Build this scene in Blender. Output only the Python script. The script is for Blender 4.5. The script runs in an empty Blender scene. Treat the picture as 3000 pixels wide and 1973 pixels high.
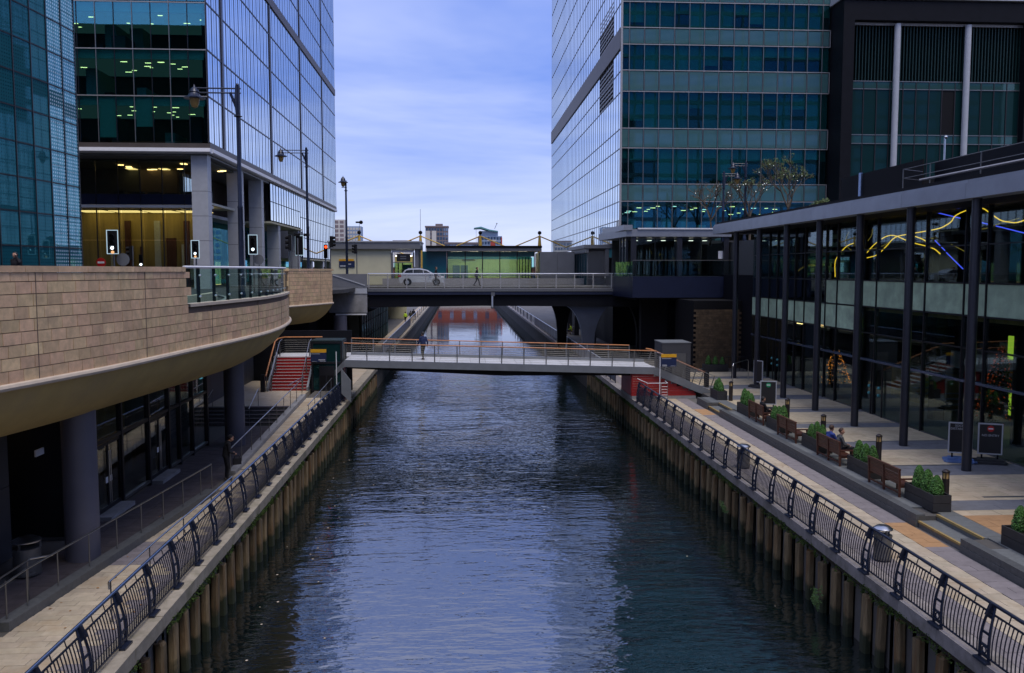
import bpy, bmesh, math, random
from mathutils import Vector, Matrix

random.seed(7)
R = math.radians
scene = bpy.context.scene
COL = scene.collection

# ------------------------------------------------------------------ camera
CAM_H = 8.4
cam_data = bpy.data.cameras.new('camera')
cam = bpy.data.objects.new('camera', cam_data)
COL.objects.link(cam)
cam.location = (0.0, 0.0, CAM_H)
cam.rotation_euler = (R(90 - 4.4187), 0.0, R(-3.4456))
cam_data.sensor_width = 36.0
cam_data.sensor_fit = 'HORIZONTAL'
cam_data.lens = 36.0 * 2517.0 / 3000.0
cam_data.clip_start = 0.1
cam_data.clip_end = 6000.0
scene.camera = cam

# ------------------------------------------------------------------ sky and sun
SUN_EL, SUN_AZ = 68.0, 158.0
world = bpy.data.worlds.new('World')
scene.world = world
world.use_nodes = True
wn, wl = world.node_tree.nodes, world.node_tree.links
wn.clear()
w_out = wn.new('ShaderNodeOutputWorld')
w_bg = wn.new('ShaderNodeBackground')
w_bg.inputs['Strength'].default_value = 0.1
w_sky = wn.new('ShaderNodeTexSky')
w_sky.sky_type = 'NISHITA'
w_sky.sun_disc = False
w_sky.sun_elevation = R(SUN_EL)
w_sky.sun_rotation = R(SUN_AZ)
w_sky.air_density = 1.0
w_sky.dust_density = 0.6
w_sky.ozone_density = 2.0
w_tc = wn.new('ShaderNodeTexCoord')
w_sep = wn.new('ShaderNodeSeparateXYZ')
wl.new(w_tc.outputs['Generated'], w_sep.inputs[0])
w_add = wn.new('ShaderNodeMath'); w_add.operation = 'ADD'; w_add.inputs[1].default_value = 0.16
w_abs = wn.new('ShaderNodeMath'); w_abs.operation = 'ABSOLUTE'
wl.new(w_sep.outputs['Z'], w_abs.inputs[0]); wl.new(w_abs.outputs[0], w_add.inputs[0])
w_dx = wn.new('ShaderNodeMath'); w_dx.operation = 'DIVIDE'
w_dy = wn.new('ShaderNodeMath'); w_dy.operation = 'DIVIDE'
wl.new(w_sep.outputs['X'], w_dx.inputs[0]); wl.new(w_add.outputs[0], w_dx.inputs[1])
wl.new(w_sep.outputs['Y'], w_dy.inputs[0]); wl.new(w_add.outputs[0], w_dy.inputs[1])
w_com = wn.new('ShaderNodeCombineXYZ')
wl.new(w_dx.outputs[0], w_com.inputs[0]); wl.new(w_dy.outputs[0], w_com.inputs[1])
w_map = wn.new('ShaderNodeMapping')
w_map.inputs['Rotation'].default_value = (0, 0, R(32))
w_map.inputs['Scale'].default_value = (0.6, 1.0, 1.0)
w_map.inputs['Location'].default_value = (2.6, 0.3, 0.0)
wl.new(w_com.outputs[0], w_map.inputs[0])
w_n1 = wn.new('ShaderNodeTexNoise')
w_n1.inputs['Scale'].default_value = 0.62
w_n1.inputs['Detail'].default_value = 6.0
w_n1.inputs['Roughness'].default_value = 0.56
w_n1.inputs['Distortion'].default_value = 0.35
wl.new(w_map.outputs[0], w_n1.inputs['Vector'])
w_r1 = wn.new('ShaderNodeValToRGB')
w_r1.color_ramp.elements[0].position = 0.34
w_r1.color_ramp.elements[1].position = 0.7
wl.new(w_n1.outputs['Fac'], w_r1.inputs[0])
w_cl = wn.new('ShaderNodeMix'); w_cl.data_type = 'RGBA'          # overcast veil: thin blue-grey to paler lavender cloud
w_cl.inputs[6].default_value = (1.55, 2.5, 6.9, 1)
w_cl.inputs[7].default_value = (6.6, 7.0, 9.3, 1)
wl.new(w_r1.outputs[0], w_cl.inputs[0])
w_mix = wn.new('ShaderNodeMix'); w_mix.data_type = 'RGBA'
w_mix.inputs[0].default_value = 0.82
w_hz = wn.new('ShaderNodeMapRange'); w_hz.inputs[1].default_value = 0.0; w_hz.inputs[2].default_value = 0.16      # cloud deck pales towards the horizon
w_hz.inputs[3].default_value = 0.6; w_hz.inputs[4].default_value = 0.0
wl.new(w_abs.outputs[0], w_hz.inputs[0])
w_hm = wn.new('ShaderNodeMix'); w_hm.data_type = 'RGBA'; w_hm.inputs[7].default_value = (5.4, 6.0, 8.3, 1)
wl.new(w_hz.outputs[0], w_hm.inputs[0]); wl.new(w_cl.outputs[2], w_hm.inputs[6])
wl.new(w_sky.outputs[0], w_mix.inputs[6]); wl.new(w_hm.outputs[2], w_mix.inputs[7])
wl.new(w_mix.outputs[2], w_bg.inputs['Color'])
wl.new(w_bg.outputs[0], w_out.inputs[0])

sun_data = bpy.data.lights.new('sun', 'SUN')
sun_data.energy = 1.5
sun_data.angle = R(30)
sun_data.color = (1.0, 0.9, 0.76)
sun = bpy.data.objects.new('sun', sun_data)
COL.objects.link(sun)
sdir = Vector((math.sin(R(SUN_AZ)) * math.cos(R(SUN_EL)), math.cos(R(SUN_AZ)) * math.cos(R(SUN_EL)), math.sin(R(SUN_EL))))
sun.rotation_euler = (-sdir).to_track_quat('-Z', 'Y').to_euler()
sun.location = sdir * 200

scene.view_settings.view_transform = 'Standard'
scene.view_settings.look = 'None'
scene.view_settings.exposure = 0.5
scene.view_settings.gamma = 1.0
scene.view_settings.use_curve_mapping = False
scene.render.engine = 'CYCLES'
scene.cycles.use_denoising = True
scene.cycles.max_bounces = 8
scene.cycles.transparent_max_bounces = 16
scene.cycles.caustics_reflective = False
scene.cycles.caustics_refractive = False
scene.cycles.sample_clamp_indirect = 4.0

# ------------------------------------------------------------------ materials
def node_mat(name):
    m = bpy.data.materials.new(name); m.use_nodes = True
    n = m.node_tree.nodes; n.clear()
    return m, n, m.node_tree.links

def mat(name, col, rough=0.6, metal=0.0, var=0.12, scale=6.0, bump=0.0, bscale=None, rnd=0.0, hue=0.0, spec=0.5,
        streak=None, stain=None, stain_scale=0.7, stain_at=0.58):
    """plain painted / stone / metal surface: base colour with noise, per-piece variation, stains and fine relief"""
    m, n, l = node_mat(name)
    out = n.new('ShaderNodeOutputMaterial'); b = n.new('ShaderNodeBsdfPrincipled')
    l.new(b.outputs[0], out.inputs[0])
    b.inputs['Roughness'].default_value = rough
    b.inputs['Metallic'].default_value = metal
    b.inputs['Specular IOR Level'].default_value = spec
    geo = n.new('ShaderNodeNewGeometry')
    mp = n.new('ShaderNodeMapping')
    if streak: mp.inputs['Scale'].default_value = streak
    l.new(geo.outputs['Position'], mp.inputs[0])
    nz = n.new('ShaderNodeTexNoise'); nz.inputs['Scale'].default_value = scale
    nz.inputs['Detail'].default_value = 5.0; nz.inputs['Roughness'].default_value = 0.6
    l.new(mp.outputs[0], nz.inputs['Vector'])
    mr = n.new('ShaderNodeMapRange'); mr.inputs[1].default_value = 0.3; mr.inputs[2].default_value = 0.7
    mr.inputs[3].default_value = 1.0 - var; mr.inputs[4].default_value = 1.0 + var
    l.new(nz.outputs['Fac'], mr.inputs[0])
    hs = n.new('ShaderNodeHueSaturation'); hs.inputs['Color'].default_value = (*col, 1)
    val = mr.outputs[0]
    if rnd or hue:
        oi = n.new('ShaderNodeObjectInfo')
        if rnd:
            m2 = n.new('ShaderNodeMapRange'); m2.inputs[3].default_value = 1 - rnd; m2.inputs[4].default_value = 1 + rnd
            l.new(oi.outputs['Random'], m2.inputs[0])
            mu = n.new('ShaderNodeMath'); mu.operation = 'MULTIPLY'
            l.new(val, mu.inputs[0]); l.new(m2.outputs[0], mu.inputs[1]); val = mu.outputs[0]
        if hue:
            wn2 = n.new('ShaderNodeTexWhiteNoise'); wn2.noise_dimensions = '1D'
            l.new(oi.outputs['Random'], wn2.inputs['W'])
            m3 = n.new('ShaderNodeMapRange'); m3.inputs[3].default_value = 0.5 - hue; m3.inputs[4].default_value = 0.5 + hue
            l.new(wn2.outputs['Value'], m3.inputs[0]); l.new(m3.outputs[0], hs.inputs['Hue'])
    l.new(val, hs.inputs['Value'])
    colour = hs.outputs[0]
    if stain:
        n2 = n.new('ShaderNodeTexNoise'); n2.inputs['Scale'].default_value = stain_scale
        n2.inputs['Detail'].default_value = 6.0; n2.inputs['Roughness'].default_value = 0.65
        l.new(mp.outputs[0], n2.inputs['Vector'])
        rp = n.new('ShaderNodeMapRange'); rp.inputs[1].default_value = stain_at - 0.1; rp.inputs[2].default_value = stain_at + 0.1
        l.new(n2.outputs['Fac'], rp.inputs[0])
        mx = n.new('ShaderNodeMix'); mx.data_type = 'RGBA'; mx.inputs[7].default_value = (*stain, 1)
        ms = n.new('ShaderNodeMath'); ms.operation = 'MULTIPLY'; ms.inputs[1].default_value = 0.75
        l.new(rp.outputs[0], ms.inputs[0]); l.new(ms.outputs[0], mx.inputs[0])
        l.new(colour, mx.inputs[6]); colour = mx.outputs[2]
    l.new(colour, b.inputs['Base Color'])
    if bump:
        bp = n.new('ShaderNodeBump'); bp.inputs['Strength'].default_value = bump; bp.inputs['Distance'].default_value = 0.02
        n3 = n.new('ShaderNodeTexNoise'); n3.inputs['Scale'].default_value = bscale or scale * 6; n3.inputs['Detail'].default_value = 4
        l.new(mp.outputs[0], n3.inputs['Vector']); l.new(n3.outputs['Fac'], bp.inputs['Height']); l.new(bp.outputs[0], b.inputs['Normal'])
    return m

def emit(name, col, strength, sample=False):
    m, n, l = node_mat(name)
    out = n.new('ShaderNodeOutputMaterial'); e = n.new('ShaderNodeEmission')
    e.inputs[0].default_value = (*col, 1); e.inputs[1].default_value = strength
    l.new(e.outputs[0], out.inputs[0])
    m.cycles.emission_sampling = 'AUTO' if sample else 'NONE'
    return m

def glass(name, tint, ior=1.7, refl=(1, 1, 1), rough=0.015, wob=0.0, wobscale=0.4):
    """see-through architectural glass: tinted transmission under a Fresnel reflection"""
    m, n, l = node_mat(name)
    out = n.new('ShaderNodeOutputMaterial'); mx = n.new('ShaderNodeMixShader')
    t = n.new('ShaderNodeBsdfTransparent'); t.inputs[0].default_value = (*tint, 1)
    g = n.new('ShaderNodeBsdfGlossy'); g.inputs['Color'].default_value = (*refl, 1); g.inputs['Roughness'].default_value = rough
    lw = n.new('ShaderNodeLayerWeight'); lw.inputs['Blend'].default_value = 0.5      # Schlick Fresnel, the same from both sides of the pane
    pw = n.new('ShaderNodeMath'); pw.operation = 'POWER'; pw.inputs[1].default_value = 5.0; l.new(lw.outputs['Facing'], pw.inputs[0])
    f = n.new('ShaderNodeMapRange'); f.inputs[3].default_value = ((ior - 1) / (ior + 1)) ** 2; f.inputs[4].default_value = 1.0; l.new(pw.outputs[0], f.inputs[0])
    l.new(f.outputs[0], mx.inputs[0]); l.new(t.outputs[0], mx.inputs[1]); l.new(g.outputs[0], mx.inputs[2])
    l.new(mx.outputs[0], out.inputs[0])
    if wob: wobble(n, l, g, wob, wobscale)
    return m

def wobble(n, l, shader, wob, sc, rnd=True):
    geo = n.new('ShaderNodeNewGeometry')
    nz = n.new('ShaderNodeTexNoise'); nz.inputs['Scale'].default_value = sc; nz.inputs['Detail'].default_value = 1.0
    v = geo.outputs['Position']
    if rnd:
        oi = n.new('ShaderNodeObjectInfo'); ad = n.new('ShaderNodeVectorMath'); ad.operation = 'ADD'
        mu = n.new('ShaderNodeVectorMath'); mu.operation = 'SCALE'; mu.inputs[0].default_value = (31, 17, 23)
        l.new(oi.outputs['Random'], mu.inputs['Scale']); l.new(v, ad.inputs[0]); l.new(mu.outputs[0], ad.inputs[1]); v = ad.outputs[0]
    l.new(v, nz.inputs['Vector'])
    bp = n.new('ShaderNodeBump'); bp.inputs['Strength'].default_value = wob; bp.inputs['Distance'].default_value = 0.05
    l.new(nz.outputs['Fac'], bp.inputs['Height']); l.new(bp.outputs[0], shader.inputs['Normal'])

def coated(name, dark, mirror, k, ior=1.6, rough=0.02, wob=0.02, var=0.0, lines=None):
    """opaque coated facade glass: dark body under a mirror coating of share k plus Fresnel"""
    m, n, l = node_mat(name)
    out = n.new('ShaderNodeOutputMaterial'); mx = n.new('ShaderNodeMixShader')
    d = n.new('ShaderNodeBsdfPrincipled'); d.inputs['Base Color'].default_value = (*dark, 1)
    d.inputs['Roughness'].default_value = 0.5; d.inputs['Specular IOR Level'].default_value = 0.08
    g = n.new('ShaderNodeBsdfGlossy'); g.inputs['Color'].default_value = (*mirror, 1); g.inputs['Roughness'].default_value = rough
    mx.inputs[0].default_value = k
    if var:
        oi = n.new('ShaderNodeObjectInfo'); mr = n.new('ShaderNodeMapRange')
        mr.inputs[3].default_value = k - var; mr.inputs[4].default_value = k + var
        l.new(oi.outputs['Random'], mr.inputs[0]); l.new(mr.outputs[0], mx.inputs[0])
    l.new(d.outputs[0], mx.inputs[1]); l.new(g.outputs[0], mx.inputs[2]); l.new(mx.outputs[0], out.inputs[0])
    if wob: wobble(n, l, g, wob, 0.5)
    if lines:                                   # fine horizontal blind lines / printed frit rows
        geo = n.new('ShaderNodeNewGeometry'); sp = n.new('ShaderNodeSeparateXYZ'); l.new(geo.outputs['Position'], sp.inputs[0])
        mu = n.new('ShaderNodeMath'); mu.operation = 'MULTIPLY'; mu.inputs[1].default_value = lines[0]
        fr = n.new('ShaderNodeMath'); fr.operation = 'FRACT'; gt = n.new('ShaderNodeMath'); gt.operation = 'GREATER_THAN'; gt.inputs[1].default_value = 0.55
        l.new(sp.outputs['Z'], mu.inputs[0]); l.new(mu.outputs[0], fr.inputs[0]); l.new(fr.outputs[0], gt.inputs[0])
        nz = n.new('ShaderNodeTexNoise'); nz.inputs['Scale'].default_value = 0.45; nz.inputs['Detail'].default_value = 3
        l.new(geo.outputs['Position'], nz.inputs['Vector'])
        rp = n.new('ShaderNodeMix'); rp.data_type = 'RGBA'; rp.inputs[6].default_value = (*lines[1], 1); rp.inputs[7].default_value = (*lines[2], 1)
        l.new(nz.outputs['Fac'], rp.inputs[0])
        m2 = n.new('ShaderNodeMix'); m2.data_type = 'RGBA'; m2.inputs[6].default_value = (*dark, 1)
        l.new(gt.outputs[0], m2.inputs[0]); l.new(rp.outputs[2], m2.inputs[7]); l.new(m2.outputs[2], d.inputs['Base Color'])
    return m

def dotted(name, dark, dot, k, mirror, du=0.13, size=0.3, axis='Y'):
    """teal glass printed with a grid of small ceramic dots"""
    m = coated(name, dark, mirror, k)
    n, l = m.node_tree.nodes, m.node_tree.links
    d = [x for x in n if x.type == 'BSDF_PRINCIPLED'][0]
    geo = n.new('ShaderNodeNewGeometry'); sp = n.new('ShaderNodeSeparateXYZ'); l.new(geo.outputs['Position'], sp.inputs[0])
    outs = []
    for ax in (axis, 'Z'):
        mu = n.new('ShaderNodeMath'); mu.operation = 'DIVIDE'; mu.inputs[1].default_value = du
        fr = n.new('ShaderNodeMath'); fr.operation = 'FRACT'; su = n.new('ShaderNodeMath'); su.operation = 'SUBTRACT'; su.inputs[1].default_value = 0.5
        sq = n.new('ShaderNodeMath'); sq.operation = 'POWER'; sq.inputs[1].default_value = 2.0
        ab = n.new('ShaderNodeMath'); ab.operation = 'ABSOLUTE'
        l.new(sp.outputs[ax], mu.inputs[0]); l.new(mu.outputs[0], fr.inputs[0]); l.new(fr.outputs[0], su.inputs[0]); l.new(su.outputs[0], ab.inputs[0]); l.new(ab.outputs[0], sq.inputs[0])
        outs.append(sq.outputs[0])
    ad = n.new('ShaderNodeMath'); ad.operation = 'ADD'; l.new(outs[0], ad.inputs[0]); l.new(outs[1], ad.inputs[1])
    lt = n.new('ShaderNodeMath'); lt.operation = 'LESS_THAN'; lt.inputs[1].default_value = size * size; l.new(ad.outputs[0], lt.inputs[0])
    mx = n.new('ShaderNodeMix'); mx.data_type = 'RGBA'; mx.inputs[6].default_value = (*dark, 1); mx.inputs[7].default_value = (*dot, 1)
    l.new(lt.outputs[0], mx.inputs[0]); l.new(mx.outputs[2], d.inputs['Base Color'])
    return m

M = {}
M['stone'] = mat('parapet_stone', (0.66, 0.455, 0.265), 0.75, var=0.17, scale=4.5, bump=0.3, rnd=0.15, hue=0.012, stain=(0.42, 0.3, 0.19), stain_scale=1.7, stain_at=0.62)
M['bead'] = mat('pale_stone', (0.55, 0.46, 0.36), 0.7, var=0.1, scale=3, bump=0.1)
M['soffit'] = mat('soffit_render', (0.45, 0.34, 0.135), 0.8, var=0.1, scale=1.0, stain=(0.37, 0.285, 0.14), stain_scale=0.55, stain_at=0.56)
M['mortar'] = mat('mortar', (0.15, 0.11, 0.085), 0.9)
M['concrete'] = mat('concrete', (0.27, 0.27, 0.28), 0.8, var=0.15, scale=2, bump=0.2, stain=(0.16, 0.16, 0.16))
M['grey_panel'] = mat('grey_metal_panel', (0.2, 0.205, 0.22), 0.45, metal=0.3, var=0.08, scale=1.5, rnd=0.05)
M['pale_panel'] = mat('pale_panel', (0.42, 0.44, 0.48), 0.5, var=0.06, scale=2)
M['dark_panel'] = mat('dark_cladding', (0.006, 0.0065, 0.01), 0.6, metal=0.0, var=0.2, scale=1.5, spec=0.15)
M['navy'] = mat('navy_panel', (0.012, 0.017, 0.045), 0.35, metal=0.2, var=0.12, scale=1.5)
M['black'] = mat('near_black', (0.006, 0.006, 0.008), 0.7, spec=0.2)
M['coping'] = mat('coping_stone', (0.27, 0.245, 0.24), 0.8, var=0.2, scale=3, bump=0.35, rnd=0.1, stain=(0.13, 0.12, 0.1), stain_scale=1.3)
M['coping_l'] = mat('buff_coping_stone', (0.3, 0.265, 0.21), 0.8, var=0.2, scale=3, bump=0.35, rnd=0.1, stain=(0.14, 0.13, 0.08), stain_scale=1.3)
M['pile'] = mat('weathered_timber_pile', (0.2, 0.145, 0.078), 0.85, var=0.45, scale=3, bump=0.8, bscale=16, rnd=0.4, streak=(2.5, 2.5, 0.35), stain=(0.17, 0.075, 0.02), stain_scale=1.1, stain_at=0.58)
M['sheet'] = mat('rusty_sheet_pile', (0.014, 0.013, 0.01), 0.85, var=0.4, scale=2, bump=0.4, stain=(0.035, 0.02, 0.008), stain_scale=0.8)
M['moss'] = mat('moss', (0.045, 0.085, 0.012), 0.9, var=0.4, scale=9)
M['weed'] = mat('weed_leaf', (0.09, 0.17, 0.06), 0.6, var=0.3, scale=20)
M['rail'] = mat('navy_rail_paint', (0.016, 0.022, 0.045), 0.3, metal=0.3, var=0.2, scale=8)
M['rail_blue'] = mat('blue_rail_paint', (0.16, 0.22, 0.36), 0.25, metal=0.8, var=0.12, scale=5)
M['steel'] = mat('brushed_steel', (0.5, 0.51, 0.53), 0.28, metal=1.0, var=0.08, scale=5)
M['dull_steel'] = mat('dull_steel', (0.2, 0.2, 0.2), 0.42, metal=0.8, var=0.1, scale=5)
M['paver_beige'] = mat('buff_paver', (0.41, 0.35, 0.265), 0.82, var=0.14, scale=3.5, bump=0.15, rnd=0.1, hue=0.006, stain=(0.34, 0.25, 0.15), stain_scale=0.8, stain_at=0.6)
M['plaza_beige'] = mat('plaza_buff_slab', (0.52, 0.43, 0.3), 0.82, var=0.15, scale=3.0, bump=0.15, rnd=0.1, hue=0.006, stain=(0.4, 0.31, 0.2), stain_scale=0.6, stain_at=0.6)
M['paver_grey'] = mat('grey_paver', (0.165, 0.17, 0.19), 0.8, var=0.14, scale=3.5, bump=0.15, rnd=0.1)
M['paver_mauve'] = mat('mauve_paver', (0.2, 0.18, 0.19), 0.8, var=0.14, scale=3.5, bump=0.15, rnd=0.08)
M['paver_dark'] = mat('dark_brick_paver', (0.06, 0.05, 0.056), 0.8, var=0.2, scale=4, bump=0.2, rnd=0.15)
M['paver_orange'] = mat('tactile_orange_paver', (0.4, 0.23, 0.11), 0.8, var=0.12, scale=4, rnd=0.06)
M['joint'] = mat('paving_bed', (0.085, 0.08, 0.075), 0.9)
M['granite'] = mat('granite', (0.08, 0.085, 0.09), 0.6, var=0.18, scale=8, bump=0.1, rnd=0.08)
M['granite_top'] = mat('granite_tread', (0.14, 0.15, 0.155), 0.6, var=0.15, scale=8, bump=0.1, rnd=0.06)
M['yellow_nosing'] = mat('yellow_nosing', (0.33, 0.24, 0.09), 0.7)
M['teak'] = mat('teak', (0.075, 0.027, 0.017), 0.5, var=0.3, scale=6, bump=0.15, rnd=0.12, streak=(6, 1, 6))
M['planter'] = mat('planter_black', (0.028, 0.028, 0.032), 0.6, var=0.2, scale=4)
M['soil'] = mat('soil', (0.03, 0.022, 0.015), 0.95)
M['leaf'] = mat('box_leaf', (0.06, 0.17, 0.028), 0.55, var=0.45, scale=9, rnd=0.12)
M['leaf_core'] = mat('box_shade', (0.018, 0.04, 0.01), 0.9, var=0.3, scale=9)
M['leaf_y'] = mat('autumn_leaf', (0.06, 0.1, 0.02), 0.6, var=0.5, scale=8)
M['bark'] = mat('bark', (0.11, 0.085, 0.06), 0.9, var=0.3, scale=6, bump=0.3)
M['bollard'] = mat('bollard_brown', (0.035, 0.028, 0.028), 0.4, metal=0.4, var=0.1)
M['amber_lens'] = mat('amber_lens', (0.45, 0.3, 0.12), 0.3)
M['col'] = mat('column_paint', (0.028, 0.03, 0.042), 0.38, metal=0.35, var=0.1, scale=2)
M['col_l'] = mat('smooth_grey_column', (0.095, 0.095, 0.125), 0.5, var=0.08, scale=1.2)
M['fascia'] = mat('fascia_metal', (0.3, 0.32, 0.37), 0.42, metal=0.45, var=0.08, scale=1.3, rnd=0.05)
M['mullion'] = mat('mullion_dark', (0.022, 0.022, 0.028), 0.4, metal=0.5)
M['mullion_g'] = mat('mullion_grey', (0.2, 0.21, 0.22), 0.4, metal=0.6)
M['fin'] = mat('facade_fin', (0.035, 0.03, 0.035), 0.4, metal=0.4)
M['band'] = mat('bronze_band', (0.12, 0.1, 0.09), 0.5, metal=0.4, var=0.12, scale=1)
M['white'] = mat('white_paint', (0.75, 0.76, 0.8), 0.5, var=0.05)
M['frame_pale'] = mat('pale_frame', (0.38, 0.37, 0.37), 0.45, metal=0.4)
M['red'] = mat('red_paint', (0.27, 0.01, 0.011), 0.5, var=0.15, scale=3, rnd=0.05)
M['red_d'] = mat('red_riser', (0.3, 0.012, 0.014), 0.5, var=0.15, scale=3)
M['handwood'] = mat('orange_handrail', (0.5, 0.2, 0.07), 0.4, var=0.15, scale=5)
M['deck'] = mat('pale_deck', (0.47, 0.48, 0.5), 0.7, var=0.1, scale=2, rnd=0.05)
M['deckside'] = mat('deck_fascia', (0.2, 0.215, 0.235), 0.5, metal=0.3, var=0.1, scale=1.5)
M['asphalt'] = mat('asphalt', (0.055, 0.055, 0.058), 0.9, var=0.15, scale=8, bump=0.2)
M['ground'] = mat('ground', (0.12, 0.115, 0.11), 0.9, var=0.2, scale=0.5)
M['cream'] = mat('cream_render', (0.6, 0.58, 0.42), 0.75, var=0.06, scale=1)
M['brick_red'] = mat('red_brick_far', (0.3, 0.075, 0.05), 0.85, var=0.15, scale=0.3)
M['brick_wall'] = mat('brown_brick', (0.09, 0.06, 0.035), 0.85, var=0.3, scale=3, rnd=0.25)
M['teal'] = mat('teal_panel', (0.01, 0.16, 0.21), 0.4, var=0.05, scale=1)
M['teal_pale'] = mat('pale_teal_panel', (0.08, 0.34, 0.37), 0.4, var=0.05)
M['lime_wall'] = mat('lime_interior_wall', (0.58, 0.47, 0.2), 0.7, var=0.1, scale=1.5, streak=(4, 1, 0.4))
M['blue_sign'] = mat('blue_sign', (0.012, 0.022, 0.075), 0.4)
M['yellow_sign'] = mat('yellow_sign', (0.7, 0.36, 0.012), 0.5)
M['sign_black'] = mat('sign_black', (0.012, 0.012, 0.014), 0.5)
M['sign_red'] = mat('sign_red', (0.45, 0.012, 0.012), 0.5)
M['sign_blue_base'] = mat('sign_base_blue', (0.12, 0.2, 0.42), 0.4)
M['yellow_mast'] = mat('yellow_mast', (0.75, 0.5, 0.1), 0.5)
M['silver'] = mat('silver_car_paint', (0.48, 0.5, 0.54), 0.25, metal=0.25, var=0.03)
M['tyre'] = mat('tyre', (0.015, 0.015, 0.015), 0.8)
M['carglass'] = mat('car_glass', (0.02, 0.025, 0.03), 0.06)
M['taillight'] = mat('tail_light_red', (0.4, 0.01, 0.01), 0.3)
M['tower_a'] = mat('far_brown_cladding', (0.2, 0.16, 0.16), 0.8, var=0.1, scale=0.2)
M['tower_w'] = mat('far_white_cladding', (0.55, 0.52, 0.47), 0.8, var=0.06, scale=0.2)
M['tower_b'] = mat('far_blue_cladding', (0.26, 0.34, 0.46), 0.6, var=0.06, scale=0.2)
M['tower_r'] = mat('far_red_cladding', (0.4, 0.06, 0.04), 0.7, var=0.06, scale=0.2)
M['tower_t'] = mat('far_teal_roof', (0.1, 0.28, 0.28), 0.6)
M['far_glass'] = coated('far_glass', (0.06, 0.1, 0.17), (0.6, 0.7, 0.85), 0.25, wob=0)
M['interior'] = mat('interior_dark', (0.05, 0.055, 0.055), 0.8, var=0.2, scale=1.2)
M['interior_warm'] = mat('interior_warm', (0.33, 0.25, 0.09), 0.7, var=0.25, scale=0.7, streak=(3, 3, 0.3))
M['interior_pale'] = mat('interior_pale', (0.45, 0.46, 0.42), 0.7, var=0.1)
M['ceiling_tile'] = mat('office_ceiling', (0.13, 0.15, 0.14), 0.8)
M['carpet'] = mat('office_floor', (0.05, 0.05, 0.055), 0.9)
M['blind'] = mat('office_blind', (0.16, 0.27, 0.25), 0.8, var=0.08)
M['greenish'] = mat('pale_green_stone_panel', (0.42, 0.58, 0.43), 0.6, var=0.22, scale=1.1, rnd=0.12, stain=(0.26, 0.36, 0.28), stain_scale=0.8)
# lights and lit things
M['lamp_on'] = emit('office_light', (1.0, 0.68, 0.26), 3.0, True)
M['lamp_white'] = emit('office_light_white', (0.95, 0.95, 0.8), 2.0)
M['ceil_glow'] = emit('lobby_ceiling_light', (1.0, 0.76, 0.3), 0.95, True)
M['hall_glow'] = emit('station_ceiling_light', (1.0, 0.95, 0.7), 6.0, True)
M['neon_y'] = emit('yellow_light_tube', (1.0, 0.6, 0.035), 1.25)
M['neon_d'] = emit('dim_yellow_light_tube', (0.5, 0.36, 0.05), 0.4)
M['neon_b'] = emit('blue_light_tube', (0.07, 0.1, 0.9), 1.3)
M['fairy'] = emit('fairy_light_orange', (1.0, 0.3, 0.04), 1.6)
M['fairy_w'] = emit('fairy_light_white', (0.9, 0.95, 1.0), 0.8)
M['lit_green'] = emit('lit_lime_screen', (0.5, 0.75, 0.06), 0.55)
M['signal_white'] = emit('signal_white', (0.75, 0.9, 1.0), 3.0)
M['signal_red'] = emit('signal_red', (1.0, 0.05, 0.01), 3.0)
M['signal_amber'] = emit('signal_amber_dim', (1.0, 0.55, 0.25), 0.7)
M['blue_glow'] = emit('blue_lit_window', (0.2, 0.65, 0.9), 0.7)
M['ceil_fill'] = emit('ceiling_fill_glow', (0.6, 0.9, 0.8), 0.03, True)  # faint glow added to brighten the office floors, not a real fitting
M['ceil_glow_dim'] = emit('lit_doorway', (1.0, 0.72, 0.35), 0.55)
M['fairy_r'] = emit('fairy_light_red', (1.0, 0.13, 0.03), 0.4)
M['border'] = emit('glowing_border', (0.6, 0.82, 1.0), 0.5)  # border is no lamp; emission paints its brightness
M['sign_green'] = mat('sign_green', (0.01, 0.3, 0.12), 0.5)
M['fin_green'] = mat('green_louvre', (0.012, 0.04, 0.038), 0.4, metal=0.3)
M['lamp_amber'] = mat('lamp_bowl_amber', (0.32, 0.2, 0.06), 0.35)
# glass
M['g_front'] = glass('office_glass', (0.52, 0.82, 0.84), 2.4, (0.3, 0.8, 1.0), wob=0.05)
M['g_tow2'] = glass('tower_vision_glass', (0.5, 0.82, 0.8), 1.75, (0.3, 0.8, 0.9), wob=0.06)
M['g_lobby'] = glass('lobby_glass', (0.86, 0.88, 0.82), 1.6)
M['g_pav'] = glass('pavilion_glass', (0.7, 0.77, 0.76), 1.62, (0.75, 0.9, 0.95), wob=0.03)
M['g_clear'] = glass('balustrade_glass', (0.78, 0.94, 0.88), 1.5)
M['g_hall'] = glass('station_glass', (0.68, 0.95, 0.88), 1.45)
M['g_shop'] = glass('shop_glass', (0.7, 0.76, 0.74), 1.6)
M['g_sky'] = coated('mirror_glass_blue', (0.02, 0.03, 0.045), (0.88, 0.96, 1.0), 0.9, wob=0.02, var=0.05)
M['g_sky_r'] = coated('mirror_glass_pale', (0.02, 0.03, 0.045), (0.88, 0.96, 1.0), 0.9, wob=0.03, var=0.05)
M['g_teal'] = dotted('teal_fritted_glass', (0.008, 0.09, 0.115), (0.0, 0.03, 0.045), 0.09, (0.3, 0.75, 0.85), 0.19, 0.22)
M['g_teal_sky'] = dotted('sky_sheen_fritted_glass', (0.02, 0.14, 0.19), (0.6, 0.75, 0.85), 0.22, (0.45, 0.85, 0.95), 0.21, 0.27)  # lighter copy of the fritted glass; pale tone paints reflected sky
M['g_tow'] = coated('green_tower_glass', (0.002, 0.045, 0.06), (0.35, 0.8, 0.95), 0.09, wob=0.06, var=0.05)
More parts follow.
